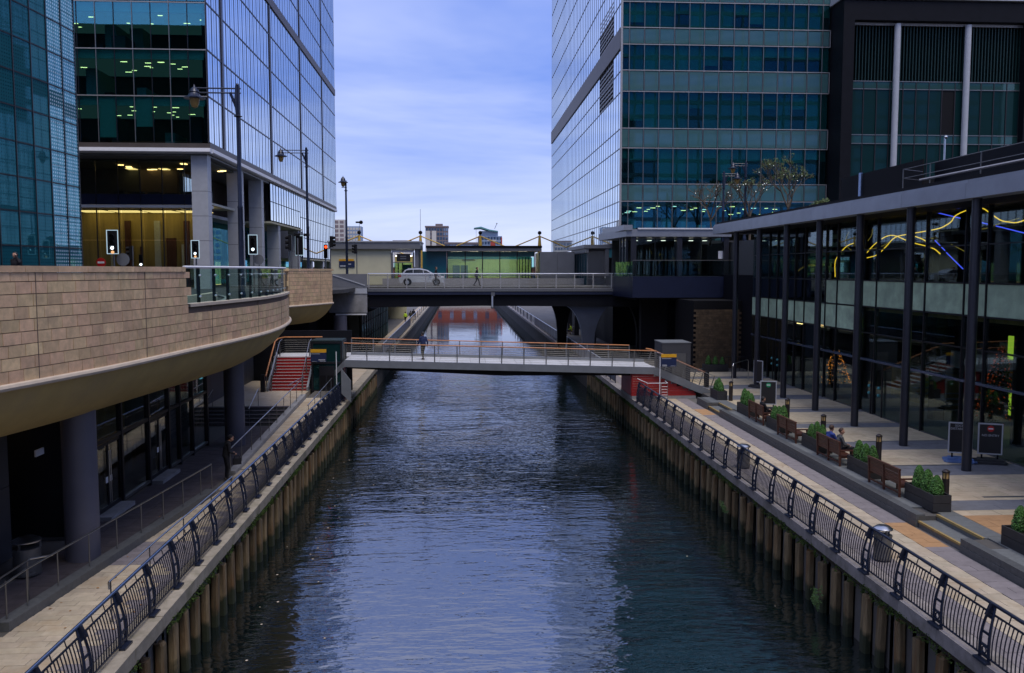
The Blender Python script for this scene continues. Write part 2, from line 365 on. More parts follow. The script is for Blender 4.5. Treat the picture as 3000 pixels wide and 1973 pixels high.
M['g_spandrel'] = coated('ribbed_spandrel_glass', (0.02, 0.08, 0.085), (0.5, 0.8, 0.9), 0.13, wob=0.02, var=0.04, lines=(9.0, (0.06, 0.17, 0.13), (0.15, 0.24, 0.28)))
M['g_back'] = coated('dark_curtained_glass', (0.004, 0.026, 0.028), (0.35, 0.7, 0.7), 0.03, wob=0.04, var=0.03)
M['g_back_s'] = coated('green_spandrel_strip', (0.02, 0.065, 0.062), (0.5, 0.75, 0.8), 0.08, wob=0.02)
# people
M['skin'] = mat('skin', (0.42, 0.23, 0.16), 0.6, var=0.05)
M['hair_brown'] = mat('hair_brown', (0.045, 0.022, 0.014), 0.6)
M['hair_black'] = mat('hair_black', (0.012, 0.01, 0.01), 0.6)
M['cloth_navy'] = mat('cloth_navy', (0.01, 0.02, 0.075), 0.85, var=0.2)
M['cloth_blue'] = mat('cloth_blue', (0.02, 0.045, 0.22), 0.8, var=0.2)
M['cloth_black'] = mat('cloth_black', (0.005, 0.005, 0.009), 0.85, var=0.2)
M['cloth_grey'] = mat('cloth_grey', (0.06, 0.065, 0.07), 0.85, var=0.2)
M['cloth_olive'] = mat('cloth_olive', (0.045, 0.042, 0.032), 0.85, var=0.2)
M['hivis'] = mat('hi_vis_yellow', (0.5, 0.75, 0.04), 0.7)
M['denim'] = mat('denim', (0.04, 0.05, 0.085), 0.85)
M['shoe'] = mat('shoe', (0.05, 0.04, 0.035), 0.7)

# water: dark body, sharp ripples that run across the canal
def water_mat():
    m, n, l = node_mat('canal_water')
    out = n.new('ShaderNodeOutputMaterial'); b = n.new('ShaderNodeBsdfPrincipled'); l.new(b.outputs[0], out.inputs[0])
    b.inputs['Base Color'].default_value = (0.003, 0.007, 0.008, 1)
    b.inputs['Roughness'].default_value = 0.02
    b.inputs['IOR'].default_value = 3.7
    geo = n.new('ShaderNodeNewGeometry')
    hs = None
    for sc, stretch, rot, amp in ((0.55, (0.5, 1.4, 1), 6, 0.6), (1.6, (0.45, 1.4, 1), -7, 0.42), (4.2, (0.5, 1.3, 1), 9, 0.2), (0.13, (0.8, 1.0, 1), 0, 0.6)):
        mp = n.new('ShaderNodeMapping'); mp.inputs['Scale'].default_value = stretch; mp.inputs['Rotation'].default_value = (0, 0, R(rot))
        nz = n.new('ShaderNodeTexNoise'); nz.inputs['Scale'].default_value = sc; nz.inputs['Detail'].default_value = 2.0; nz.inputs['Distortion'].default_value = 0.4
        l.new(geo.outputs['Position'], mp.inputs[0]); l.new(mp.outputs[0], nz.inputs['Vector'])
        mu = n.new('ShaderNodeMath'); mu.operation = 'MULTIPLY'; mu.inputs[1].default_value = amp; l.new(nz.outputs['Fac'], mu.inputs[0])
        if hs is None: hs = mu.outputs[0]
        else:
            ad = n.new('ShaderNodeMath'); ad.operation = 'ADD'; l.new(hs, ad.inputs[0]); l.new(mu.outputs[0], ad.inputs[1]); hs = ad.outputs[0]
    sy = n.new('ShaderNodeSeparateXYZ'); l.new(geo.outputs['Position'], sy.inputs[0])          # sheltered, calmer water beyond the road bridge
    cm = n.new('ShaderNodeMapRange'); cm.inputs[1].default_value = 96; cm.inputs[2].default_value = 130; cm.inputs[3].default_value = 1.0; cm.inputs[4].default_value = 0.04
    l.new(sy.outputs['Y'], cm.inputs[0]); mc = n.new('ShaderNodeMath'); mc.operation = 'MULTIPLY'; l.new(hs, mc.inputs[0]); l.new(cm.outputs[0], mc.inputs[1])
    pn = n.new('ShaderNodeTexNoise'); pn.inputs['Scale'].default_value = 0.09; pn.inputs['Detail'].default_value = 2; l.new(geo.outputs['Position'], pn.inputs['Vector'])
    pr = n.new('ShaderNodeMapRange'); pr.inputs[1].default_value = 0.35; pr.inputs[2].default_value = 0.65; pr.inputs[3].default_value = 0.45; pr.inputs[4].default_value = 1.35; l.new(pn.outputs['Fac'], pr.inputs[0])
    mp2 = n.new('ShaderNodeMath'); mp2.operation = 'MULTIPLY'; l.new(mc.outputs[0], mp2.inputs[0]); l.new(pr.outputs[0], mp2.inputs[1]); mc = mp2      # calm and ruffled patches
    cg = n.new('ShaderNodeMapRange'); cg.inputs[1].default_value = 46; cg.inputs[2].default_value = 64; cg.inputs[3].default_value = 1.0; cg.inputs[4].default_value = 1.9      # choppier reach before the footbridge
    l.new(sy.outputs['Y'], cg.inputs[0]); mg = n.new('ShaderNodeMath'); mg.operation = 'MULTIPLY'; l.new(mc.outputs[0], mg.inputs[0]); l.new(cg.outputs[0], mg.inputs[1]); hs = mg.outputs[0]
    bp = n.new('ShaderNodeBump'); bp.inputs['Strength'].default_value = 1.0; bp.inputs['Distance'].default_value = 0.088
    l.new(hs, bp.inputs['Height']); l.new(bp.outputs[0], b.inputs['Normal'])
    return m
M['water'] = water_mat()
def tide(m, z, col):
    """wet algae band below the tide mark"""
    n, l = m.node_tree.nodes, m.node_tree.links
    b = [x for x in n if x.type == 'BSDF_PRINCIPLED'][0]; src = b.inputs['Base Color'].links[0].from_socket
    geo = n.new('ShaderNodeNewGeometry'); sp = n.new('ShaderNodeSeparateXYZ'); l.new(geo.outputs['Position'], sp.inputs[0])
    nz = n.new('ShaderNodeTexNoise'); nz.inputs['Scale'].default_value = 2.5; nz.inputs['Detail'].default_value = 4; l.new(geo.outputs['Position'], nz.inputs['Vector'])
    ad = n.new('ShaderNodeMath'); ad.operation = 'MULTIPLY_ADD'; ad.inputs[1].default_value = 0.9; l.new(nz.outputs['Fac'], ad.inputs[0]); l.new(sp.outputs['Z'], ad.inputs[2])
    mr = n.new('ShaderNodeMapRange'); mr.inputs[1].default_value = z + 0.45 + .12; mr.inputs[2].default_value = z + 0.45 - .12; l.new(ad.outputs[0], mr.inputs[0])
    mx = n.new('ShaderNodeMix'); mx.data_type = 'RGBA'; mx.inputs[7].default_value = (*col, 1); l.new(mr.outputs[0], mx.inputs[0]); l.new(src, mx.inputs[6]); l.new(mx.outputs[2], b.inputs['Base Color'])
tide(M['pile'], -1.75, (0.022, 0.028, 0.012))
M['g_guard'] = glass('bridge_guard_glass', (0.93, 0.93, 0.9), 1.25)

# ------------------------------------------------------------------ mesh helpers
class MB:
    def __init__(s): s.v, s.f, s.m = [], [], []
    def add(s, vs, fs, mi=0):
        o = len(s.v); s.v += [tuple(v) for v in vs]
        s.f += [tuple(i + o for i in f) for f in fs]; s.m += [mi] * len(fs); return s
    def box(s, x0, x1, y0, y1, z0, z1, mi=0):
        return s.add([(x0, y0, z0), (x1, y0, z0), (x1, y1, z0), (x0, y1, z0), (x0, y0, z1), (x1, y0, z1), (x1, y1, z1), (x0, y1, z1)],
                     [(0, 3, 2, 1), (4, 5, 6, 7), (0, 1, 5, 4), (1, 2, 6, 5), (2, 3, 7, 6), (3, 0, 4, 7)], mi)
    def bar(s, p, q, w, h, mi=0, up=(0, 0, 1)):
        p, q = Vector(p), Vector(q); d = (q - p).normalized(); u = Vector(up)
        if abs(d.dot(u)) > 0.99: u = Vector((1, 0, 0))
        a = d.cross(u).normalized() * w / 2; b = a.cross(d).normalized() * h / 2
        vs = [p - a - b, p + a - b, p + a + b, p - a + b, q - a - b, q + a - b, q + a + b, q - a + b]
        return s.add(vs, [(0, 1, 2, 3), (7, 6, 5, 4), (0, 4, 5, 1), (1, 5, 6, 2), (2, 6, 7, 3), (3, 7, 4, 0)], mi)
    def tube(s, pts, r, n=8, mi=0, caps=True):
        pts = [Vector(p) for p in pts]; k = len(pts); rs = r if isinstance(r, (list, tuple)) else [r] * k
        vs, fs = [], []; prev = None
        for i, p in enumerate(pts):
            d = (pts[min(i + 1, k - 1)] - pts[max(i - 1, 0)])
            d = d.normalized() if d.length > 1e-9 else Vector((0, 0, 1))
            if prev is None:
                a = d.cross(Vector((0, 0, 1)) if abs(d.z) < 0.95 else Vector((1, 0, 0))).normalized()
            else:
                a = (prev - d * prev.dot(d)).normalized()
            prev = a; b = d.cross(a)
            for j in range(n):
                t = 2 * math.pi * j / n
                vs.append(p + (a * math.cos(t) + b * math.sin(t)) * rs[i])
        for i in range(k - 1):
            for j in range(n):
                j2 = (j + 1) % n; fs.append((i * n + j, i * n + j2, (i + 1) * n + j2, (i + 1) * n + j))
        if caps: fs += [tuple(range(n - 1, -1, -1)), tuple((k - 1) * n + j for j in range(n))]
        return s.add(vs, fs, mi)
    def cyl(s, c, r, z0, z1, n=16, mi=0, r2=None):
        return s.tube([(c[0], c[1], z0), (c[0], c[1], z1)], [r, r if r2 is None else r2], n, mi)
    def lathe(s, c, prof, n=16, mi=0):
        vs, fs = [], []
        for r, z in prof:
            for j in range(n):
                t = 2 * math.pi * j / n; vs.append((c[0] + r * math.cos(t), c[1] + r * math.sin(t), c[2] + z))
        k = len(prof)
        for i in range(k - 1):
            for j in range(n):
                j2 = (j + 1) % n; fs.append((i * n + j, i * n + j2, (i + 1) * n + j2, (i + 1) * n + j))
        fs += [tuple(range(n - 1, -1, -1)), tuple((k - 1) * n + j for j in range(n))]
        return s.add(vs, fs, mi)
    def ball(s, c, r, n=10, mi=0, sz=1.0):
        k = max(4, n // 2)
        return s.lathe(c, [(max(r * math.sin(math.pi * i / k), 1e-4), -r * sz * math.cos(math.pi * i / k)) for i in range(k + 1)], n, mi)
    def prism(s, poly, axis, a, b, mi=0):
        """polygon (two coordinates) drawn out along axis from a to b; poly order: xy for z, xz for y, yz for x"""
        def P(u, v, w): return {'z': (u, v, w), 'y': (u, w, v), 'x': (w, u, v)}[axis]
        k = len(poly)
        vs = [P(u, v, a) for u, v in poly] + [P(u, v, b) for u, v in poly]
        fs = [tuple(range(k)), tuple(range(2 * k - 1, k - 1, -1))] + [(i, (i + 1) % k + 0, (i + 1) % k + k, i + k) for i in range(k)]
        return s.add(vs, fs, mi)
    def sheet(s, rows, mi=0, closed=False):
        k = len(rows[0]); vs = [p for r in rows for p in r]; fs = []
        for i in range(len(rows) - 1):
            for j in range(k - 1): fs.append((i * k + j, i * k + j + 1, (i + 1) * k + j + 1, (i + 1) * k + j))
        return s.add(vs, fs, mi)
    def mesh(s, name, mats, smooth=False):
        me = bpy.data.meshes.new(name); me.from_pydata(s.v, [], s.f)
        for m in (mats if isinstance(mats, (list, tuple)) else [mats]): me.materials.append(m)
        me.polygons.foreach_set('material_index', s.m)
        bm = bmesh.new(); bm.from_mesh(me); bmesh.ops.recalc_face_normals(bm, faces=bm.faces); bm.to_mesh(me); bm.free()
        if smooth: me.polygons.foreach_set('use_smooth', [True] * len(me.polygons)); me.set_sharp_from_angle(angle=R(40))
        me.update(); return me
    def build(s, name, mats, par=None, smooth=False):
        return link(name, s.mesh(name, mats, smooth), par)

ORG = {}                                   # world position of each parent that its children are measured from
def link(name, data, par=None, loc=(0, 0, 0)):
    o = bpy.data.objects.new(name, data); COL.objects.link(o)
    o.location = loc
    if par is not None:
        o.parent = par; o.location = Vector(loc) - ORG.get(par.name, Vector((0, 0, 0)))
        ORG[o.name] = Vector(loc)
    else:
        ORG[o.name] = Vector(loc)
    return o

def tag(o, label, cat, group=None):
    o['label'] = label; o['category'] = cat
    if group: o['group'] = group
    return o

def thing(name, label, cat, loc=(0, 0, 0), group=None, rz=0.0):
    o = bpy.data.objects.new(name, None); COL.objects.link(o); o.empty_display_size = 0.3
    o.location = loc; ORG[o.name] = Vector(loc)
    if rz: o.rotation_euler = (0, 0, rz); ORG[o.name] = Vector((0, 0, 0))       # children of a turned thing use its own axes
    return tag(o, label, cat, group)

def struct(o, kind='structure'):
    o['kind'] = kind; return o

UB = {}
def ub(name, m, par, x0, x1, y0, y1, z0, z1, rz=0.0):
    """one box-shaped piece; alike pieces share one unit box"""
    if m.name not in UB:
        UB[m.name] = MB().box(-.5, .5, -.5, .5, -.5, .5).mesh('unit_box', m)
    o = link(name, UB[m.name], par, ((x0 + x1) / 2, (y0 + y1) / 2, (z0 + z1) / 2))
    o.scale = (abs(x1 - x0), abs(y1 - y0), abs(z1 - z0))
    if rz: o.rotation_euler = (0, 0, rz)
    return o

def text(name, body, size, m, par, loc, rot, align='CENTER'):
    c = bpy.data.curves.new(name, 'FONT'); c.body = body; c.size = size; c.align_x = align; c.extrude = 0.003
    tmp = bpy.data.objects.new('tmp', c); COL.objects.link(tmp)
    dg = bpy.context.evaluated_depsgraph_get(); dg.update()
    me = bpy.data.meshes.new_from_object(tmp.evaluated_get(dg)); bpy.data.objects.remove(tmp)
    me.materials.clear(); me.materials.append(m)
    o = link(name, me, par, loc); o.rotation_euler = rot; return o

def copy_tree(o, par=None):
    c = o.copy(); COL.objects.link(c); c.parent = par
    for ch in list(o.children): copy_tree(ch, c)
    return c

def pieces(cells, m, name, par, limit=300, near=(0, 0)):
    """lay box pieces (x0,x1,y0,y1,z0,z1[,mat]); the nearest LIMIT are objects, the others one joined part"""
    cells = sorted(cells, key=lambda c: (c[0] - near[0]) ** 2 + (c[2] - near[1]) ** 2)
    for c in cells[:limit]: ub(name, c[6] if len(c) > 6 else m, par, *c[:6])
    rest = cells[limit:]
    if rest:
        by = {}
        for c in rest: by.setdefault((c[6] if len(c) > 6 else m).name, []).append(c)
        mb = MB(); mats = []
        for i, (k, cs) in enumerate(by.items()):
            mats.append(bpy.data.materials[k])
            for c in cs: mb.box(*c[:6], mi=i)
        struct(mb.build(name, mats, par), 'stuff')
# ------------------------------------------------------------------ the setting: water, ground, quays
WZ = -2.3
XL, XR = -7.25, 11.15                       # quay edges
mb = MB(); mb.add([(-420, -60, WZ), (420, -60, WZ), (420, 345, WZ), (-420, 345, WZ)], [(0, 1, 2, 3)])
struct(mb.build('water', M['water']))
mb = MB()
mb.box(-2500, XL - 0.3, -60, 345, -3.5, -0.02)
mb.box(XR + 0.3, 2500, -60, 345, -3.5, -0.02)
mb.box(-2500, 2500, 345, 4500, -3.5, -0.02)
struct(mb.build('ground', M['ground']))

def quay_wall(side, label):
    """coping stones over a sheet-piled face with timber fender piles"""
    x = XL if side < 0 else XR
    s = 1 if side < 0 else -1                # towards the water
    t = thing('quay_wall', label, 'quay wall', (x, 14, 0))
    cm = M['coping_l'] if side < 0 else M['coping']
    y = 10.0
    while y < 76:
        L = 1.8 if y < 60 else 3.6
        x0, x1 = sorted((x, x - s * 0.62))
        ub('coping_stone', cm, t, x0, x1, y + 0.006, y + L - 0.006, -0.34 + random.uniform(-.006, .006), 0.0 + random.uniform(-0.008, 0.008))
        y += L
    x0, x1 = sorted((x, x - s * 0.62))
    ub('coping_stone', cm, t, x0, x1, 76.2, 345, -0.34, 0.0)
    mb = MB()                                # trough-section steel sheet piling
    yy = 10.0; pts = []
    while yy < 345:
        pts += [(x - s * 0.42, yy), (x - s * 0.42, yy + .22), (x - s * 0.3, yy + .3), (x - s * 0.3, yy + .48)]
        yy += .56
    mb.sheet([[(a, b, -0.34) for a, b in pts], [(a, b, -4.0) for a, b in pts]])
    mb.build('sheet_piling', M['sheet'], t)
    x0, x1 = sorted((x - s * 0.14, x - s * 0.3))
    ub('waling_beam', M['sheet'], t, x0, x1, 10, 76, -0.55, -0.36)
    y = 12.4
    proto = []
    for k in range(5):                       # weathered pile: chamfered, tapering, uneven head
        p = MB(); w = 0.15 + random.uniform(-.015, .02); d = 0.11
        rows = []
        for z, sc in ((0, 0.9), (-0.06, 1.0), (-1.1, 1.03 + random.uniform(-.03, .05)), (-2.9, 0.95)):
            ox, oy = random.uniform(-.012, .012), random.uniform(-.02, .02)
            rows.append([(ox + a * d * sc, oy + b * w * sc, z + (random.uniform(-.05, .03) if z == 0 else 0)) for a, b in
                         ((-1, -.6), (-.6, -1), (.6, -1), (1, -.6), (1, .6), (.6, 1), (-.6, 1), (-1, .6), (-1, -.6))])
        p.sheet(rows); p.add(rows[0][:8], [tuple(range(8))])
        proto.append(p.mesh('pile', M['pile']))
    k = 0
    while y < 76:
        o = link('pile', random.choice(proto), t, (x - s * (0.17 + random.uniform(-.02, .03)), y + random.uniform(-.06, .06), -0.66 + random.uniform(-0.07, 0.05)))
        o.rotation_euler = (random.uniform(-.02, .02), random.uniform(-.02, .02), random.uniform(-.06, .06))
        if k % 3 == 0:                       # iron tie bolt between piles
            pass
        y += 0.95; k += 1
    return t
qwl = quay_wall(-1, 'timber-piled quay wall with buff coping below the shopfront walk')
qwr = quay_wall(1, 'timber-piled quay wall with grey coping below the bench plaza')
# moss and weeds rooted under the copings
def tufts(name, m, spots, size, n, kind='stuff'):
    mb = MB()
    for (x, y, z) in spots:
        for i in range(n):
            a = random.uniform(0, 6.28); r = random.uniform(0.2, 1) * size; h = random.uniform(-1.0, 0.55) * size
            px, py, pz = x + math.cos(a) * r * .3, y + math.sin(a) * r, z + h
            w = size * random.uniform(.12, .3); b = random.uniform(0, 3.14)
            c, s = math.cos(b) * w, math.sin(b) * w
            mb.add([(px - c, py - s, pz), (px + c * .4, py + s, pz + w * .5), (px + c, py + s * .4, pz + w * random.uniform(.6, 1.6)), (px - c * .5, py, pz + w)], [(0, 1, 2, 3)])
    return mb
sp = []
for side in (-1, 1):
    x = XL + 0.02 if side < 0 else XR - 0.02
    y = 14
    while y < 70:
        if math.sin(y * 0.9 + side) + random.uniform(-1, 1) > -0.35: sp.append((x - side * -0.03, y, -0.42 + random.uniform(-.06, .04)))
        y += random.uniform(.1, .3)
o = tufts('moss', M['moss'], sp, 0.17, 20).build('moss', M['moss']); struct(o, 'stuff'); o['label'] = 'green moss hanging under the quay copings'
def weed(x, y, z, h, label):
    t = thing('weed', label, 'weed', (x, y, z), 'weeds on the quay wall')
    st = MB(); lf = MB()
    for k in range(7):
        a = random.uniform(-1.3, 1.3); tip = Vector((x + random.uniform(-.22, .02), y + math.sin(a) * h * .4, z + h * random.uniform(.2, 1.0)))
        st.tube([(x, y, z), ((x + tip.x) / 2 - .05, (y + tip.y) / 2, (z + tip.z) / 2), tip], .006, 4)
        for i in range(14):
            f = random.uniform(.25, 1.05); p = Vector((x, y, z)).lerp(tip, f) + Vector((random.uniform(-.07, .07), random.uniform(-.07, .07), random.uniform(-.05, .05)))
            w = random.uniform(.03, .06); b = random.uniform(0, 3.14); c, s = math.cos(b) * w, math.sin(b) * w
            lf.add([p + Vector((-c, -s, 0)), p + Vector((0, 0, -w * .5)), p + Vector((c, s, w * .3)), p + Vector((0, 0, w * .7))], [(0, 1, 2, 3)])
    st.build('stem', M['weed'], t); lf.build('foliage', M['weed'], t)
weed(10.86, 24.9, -2.0, 0.95, 'leafy weed sprouting from the piles of the bench plaza quay')
weed(10.86, 17.6, -2.1, 0.7, 'pale weed low on the plaza quay near the lifebelt box')
weed(10.9, 34.2, -1.6, 0.5, 'yellowing weed clinging to the plaza quay farther along')
t = thing('mooring_box', 'small square mooring bracket with a ring on the plaza quay piles', 'bracket', (10.95, 16.9, -1.4))
ub('plate', M['concrete'], t, 10.86, 10.99, 16.72, 17.08, -1.75, -1.2)
mb = MB(); mb.tube([(10.84, 16.9 + .13 * math.cos(a), -1.48 + .13 * math.sin(a)) for a in [i * math.pi / 8 for i in range(17)]], .025, 6); mb.build('ring', M['dull_steel'], t)

# ------------------------------------------------------------------ quay railings
def railing(name, x, s, y0, y1, label, top_m, limit=300):
    """bowed bars between cast double-legged posts; s = +1 when the land lies towards +x"""
    t = thing(name, label, 'railing', (x, y0, 0))
    H = 1.25; pitch = 1.82
    lean = lambda z: x + s * (0.06 + 0.16 * math.sin(min(1, z / H) * math.pi * .5) - 0.10 * math.sin(z / H * math.pi))
    mb = MB(); mb.tube([(lean(H), y0, H), (lean(H), y1, H)], 0.042, 10); mb.build('handrail', top_m, t, True)
    for z, r in ((1.06, .018), (0.12, .022)):
        mb = MB(); mb.bar((lean(z), y0, z), (lean(z), y1, z), .03, .035); mb.build('rail', M['rail'], t)
    # post: two curved legs that part towards the foot, joined by rings
    def post(mb0):
        for sg in (-1, 1):
            pts, rs = [], []
            for i in range(8):
                f = i / 7; z = 0.02 + f * (H - .02)
                pts.append((lean(z) - x, sg * (0.155 - 0.085 * f + .03 * math.sin(f * math.pi)), z)); rs.append(0.036 - 0.008 * f)
            mb0.tube(pts, rs, 6)
        for f in (0.12, 0.28, 0.5, 0.78, 0.92):
            z = f * H; w = 0.155 - 0.085 * f + .03 * math.sin(f * math.pi)
            mb0.bar((lean(z) - x, -w, z), (lean(z) - x, w, z), .035, .05)
        z = .2 * H
        mb0.tube([(lean(z) - x, .07 * math.cos(a), z + .07 * math.sin(a)) for a in [i * math.pi / 5 for i in range(11)]], .018, 5)
        mb0.box(-.07, .07, -.22, .22, 0.0, 0.05)
        mb0.bar((lean(.8) - x, 0, 1.0), (lean(1.2) - x, 0, 1.24), .05, .16)
        return mb0
    pm = post(MB()).mesh('post', M['rail'])
    bar = MB(); bar.tube([(lean(.12 + .94 * i / 5) - x, 0, .12 + .94 * i / 5) for i in range(6)], .0145, 5); bm_ = bar.mesh('bar', M['rail'])
    brk = MB(); brk.bar((lean(1.06) - x, 0, 1.06), (lean(1.24) - x, 0, 1.23), .018, .018); km = brk.mesh('bracket', M['rail'])
    bars = []
    y = y0 + .05
    while y < y1 - .2:
        link('post', pm, t, (x, y, 0))
        for j in range(1, 14):
            yy = y + pitch * j / 14
            if yy < y1: bars.append(yy)
        for j in (1, 2):
            if y + pitch * j / 3 < y1: link('bracket', km, t, (x, y + pitch * j / 3, 0))
        y += pitch
    bars.sort()
    for yy in bars[:limit]: link('bar', bm_, t, (x, yy, 0))
    if bars[limit:]:
        mb = MB()
        for yy in bars[limit:]: mb.tube([(lean(.12 + .94 * i / 3), yy, .12 + .94 * i / 3) for i in range(4)], .0145, 4)
        struct(mb.build('bar', M['rail'], t), 'stuff')
    return t
railing('quay_railing', XR + 0.03, 1, 13.6, 54.0, 'navy bowed-bar railing along the bench plaza quay', M['rail'])
railing('quay_railing', XL - 0.25, -1, 13.6, 56.5, 'navy bowed-bar railing with bluish handrail along the shopfront quay', M['rail_blue'])
# far side of the road bridge: mesh-panelled railings
def mesh_railing(x, y0, y1, label):
    t = thing('mesh_railing', label, 'railing', (x, y0, 0))
    mb = MB(); mb.tube([(x, y0, 1.2), (x, y1, 1.2)], .04, 6); mb.build('handrail', M['steel'], t)
    y = y0
    while y < y1:
        ub('mesh_panel', M['navy'], t, x - .015, x + .015, y + .04, min(y + 1.95, y1), .12, 1.12)
        ub('post', M['rail'], t, x - .04, x + .04, y - .03, y + .03, 0, 1.2)
        y += 2.0 if y < 130 else 8.0
mesh_railing(XL - .35, 84, 200, 'dark mesh-panelled railing beyond the road bridge beside the far shopfront')
mesh_railing(XR + .35, 63, 200, 'dark mesh-panelled railing running under the road bridge by the curved piers')

# ------------------------------------------------------------------ bench plaza side: promenade, granite steps, plaza
prom = struct(MB().box(XR + .6, 14.86, 8, 345, -.3, -.03).build('promenade_pavement', M['joint']))
cells = []
y = 13.0
row = 0
while y < 72:
    L = .42
    for (x0, x1, m, w) in ((XR + .63, 12.55, M['paver_mauve'], .39), (12.56, 14.05, M['paver_beige'], .74), (14.06, 14.84, M['paver_mauve'], .78)):
        mm = M['paver_orange'] if (m is M['paver_mauve'] and x0 > 14 and (24.4 < y < 26.9 or 48.3 < y < 50.8)) else m
        if mm is M['paver_orange']: x0, w = 14.06, .78
        k = 0; off = (w / 2 if row % 2 else 0); xx = x0 - off
        while xx < x1 - .02:
            a, b = max(xx, x0), min(xx + w, x1)
            if b - a > .05: cells.append((a + .004, b - .004, y + .004, y + L - .004, -.028, random.uniform(-.003, .004), mm))
            xx += w
    y += L; row += 1
pieces(cells, M['paver_beige'], 'paver', prom, 300, (13, 17))
PZ = 0.4
plaza = struct(MB().box(15.79, 46, 8, 86, -.3, PZ - .03).build('plaza_pavement', M['joint']))
cells = []
BANDS = [32.7 - 4.95 * 2 + 4.95 * i for i in range(10)]
y = 14.0; row = 0
while y < 66:
    L = .6
    band = any(-0.62 < (y + .3) - b < 0.9 for b in BANDS)
    x0 = 16.35; off = (row % 2) * .45; xx = x0 - off
    while xx < 22.8:
        a, b = max(xx, x0), min(xx + .9, 22.85)
        ramp = 16.3 < a < 18.6 and 23.8 < y < 26.6
        m = M['paver_orange'] if ramp else (M['paver_grey'] if band else M['plaza_beige'])
        if b - a > .05: cells.append((a + .004, b - .004, y + .004, y + L - .004, PZ - .028, PZ + random.uniform(-.003, .004), m))
        xx += .9
    y += L; row += 1
pieces(cells, M['paver_beige'], 'paver', plaza, 300, (18, 24))
# dark strips across the column lines
cells = [(17.2 + (i % 2) * 1.2, 22.8, b + .95, b + 1.12, PZ, PZ + .004) for i, b in enumerate(BANDS) if b > 20]
for c in cells: ub('drain_strip', M['granite'], plaza, *c)
# inside floor of the pavilion carries on
ub('lobby_floor', M['granite_top'], plaza, 22.9, 46, 9, 66, PZ - .02, PZ)
# granite kerb steps: two courses of blocks with a tread band behind, cut by two little flights
kerb = struct(MB().box(15.0, 15.78, 9, 24.3, -.1, PZ - .05).box(15.0, 15.78, 26.8, 48.3, -.1, PZ - .05).box(15.0, 15.78, 50.7, 53, -.1, PZ - .05).build('granite_kerb', M['joint']))
gaps = [(24.3, 26.8), (48.3, 50.7)]
def in_gap(a, b): return any(a < g1 - .02 and b > g0 + .02 for g0, g1 in gaps)
edges = [9.0]
for g0, g1 in gaps: edges += [g0, g1]
edges.append(53.0)
for i in range(0, len(edges), 2):
    y = edges[i]
    n = max(1, round((edges[i + 1] - y) / 1.9)); L = (edges[i + 1] - y) / n
    for k in range(n):
        a, b = y + k * L + .004, y + (k + 1) * L - .004
        ub('granite_block', M['granite'], kerb, 14.88, 15.2, a, b, -.02, .195)
        ub('granite_block', M['granite'], kerb, 14.9, 15.2, a, b, .203, PZ + .002)
y = 9.0
while y < 53:
    for (x0, x1) in ((15.204, 15.75), (15.756, 16.34)):
        if not (in_gap(y, y + 1.1) and x0 < 15.7): ub('granite_slab', M['granite_top'], kerb, x0, x1, y + .004, min(y + 1.1, 53) - .004, PZ - .04, PZ + random.uniform(-.002, .003))
    y += 1.1
for g0, g1 in gaps:
    ub('step', M['granite_top'], kerb, 15.0, 15.6, g0, g1, -.02, .2)
    ub('nosing', M['yellow_nosing'], kerb, 14.96, 15.04, g0, g1, .14, .205)
    ub('nosing', M['yellow_nosing'], kerb, 15.58, 15.66, g0, g1, .33, PZ + .006)
    ub('step', M['granite_top'], kerb, 15.61, 15.79, g0, g1, .1, PZ)

# ------------------------------------------------------------------ shopfront side: buff walk, ramp kerbs, dark court
walk = struct(MB().box(-10.9, XL - .6, 8, 60, -.3, -.03).build('walk_pavement', M['joint']))
def kx(y):                                   # line of the ramp kerb
    return -10.55 + (y - 20.2) / 12.0 * 1.3 if y < 33 else -9.35
cells = []
y = 12.6; row = 0
while y < 36.4:
    L = .3; w = .6
    xx = -10.9 - (row % 3) * .2
    while xx < XL - .64:
        a, b = max(xx, kx(max(20, y)) + .05 if y > 19.6 else -10.9), min(xx + w, XL - .64)
        if b - a > .06:
            m = M['paver_mauve'] if b > -8.1 else M['paver_beige']
            if 24.5 < y < 26.6 and a < -8.6: m = M['paver_mauve']
            cells.append((a + .004, b - .004, y + .004, y + L - .004, -.028, random.uniform(-.003, .004), m))
        xx += w
    y += L; row += 1
pieces(cells, M['paver_beige'], 'paver', walk, 300, (-9, 17))
# rising buff ramp beyond, up to the lift
ramp = MB(); ramp.prism([(36.3, -.25), (36.3, 0.0), (52.0, .7), (60, .7), (60, -.25)], 'x', -9.3, XL - .64)
rp = struct(ramp.build('ramp_pavement', M['joint']))
y = 36.4; k = 0
while y < 52:
    zz = (y - 36.3) / 15.7 * .7
    for (x0, x1) in ((-9.28, -8.6), (-8.59, XL - .64)):
        o = ub('paver', M['paver_beige'], rp, x0, x1, y, y + .44, zz - .01, zz + .025); o.rotation_euler = (math.atan(.7 / 15.7), 0, 0)
    y += .46
court = struct(MB().box(-30, -9.4, 8, 46.7, -.3, -.012).build('court_pavement', M['joint']))
cells = []
y = 20.0; row = 0
while y < 46.4:
    xx = -12.1
    while xx < kx(y) - .3:
        cells.append((xx + .004, min(xx + .6, kx(y) - .25) - .004, y + .004, y + .296, -.01, random.uniform(0.0, .005))); xx += .6
    y += .3; row += 1
pieces(cells, M['paver_dark'], 'paver', court, 300, (-10, 24))
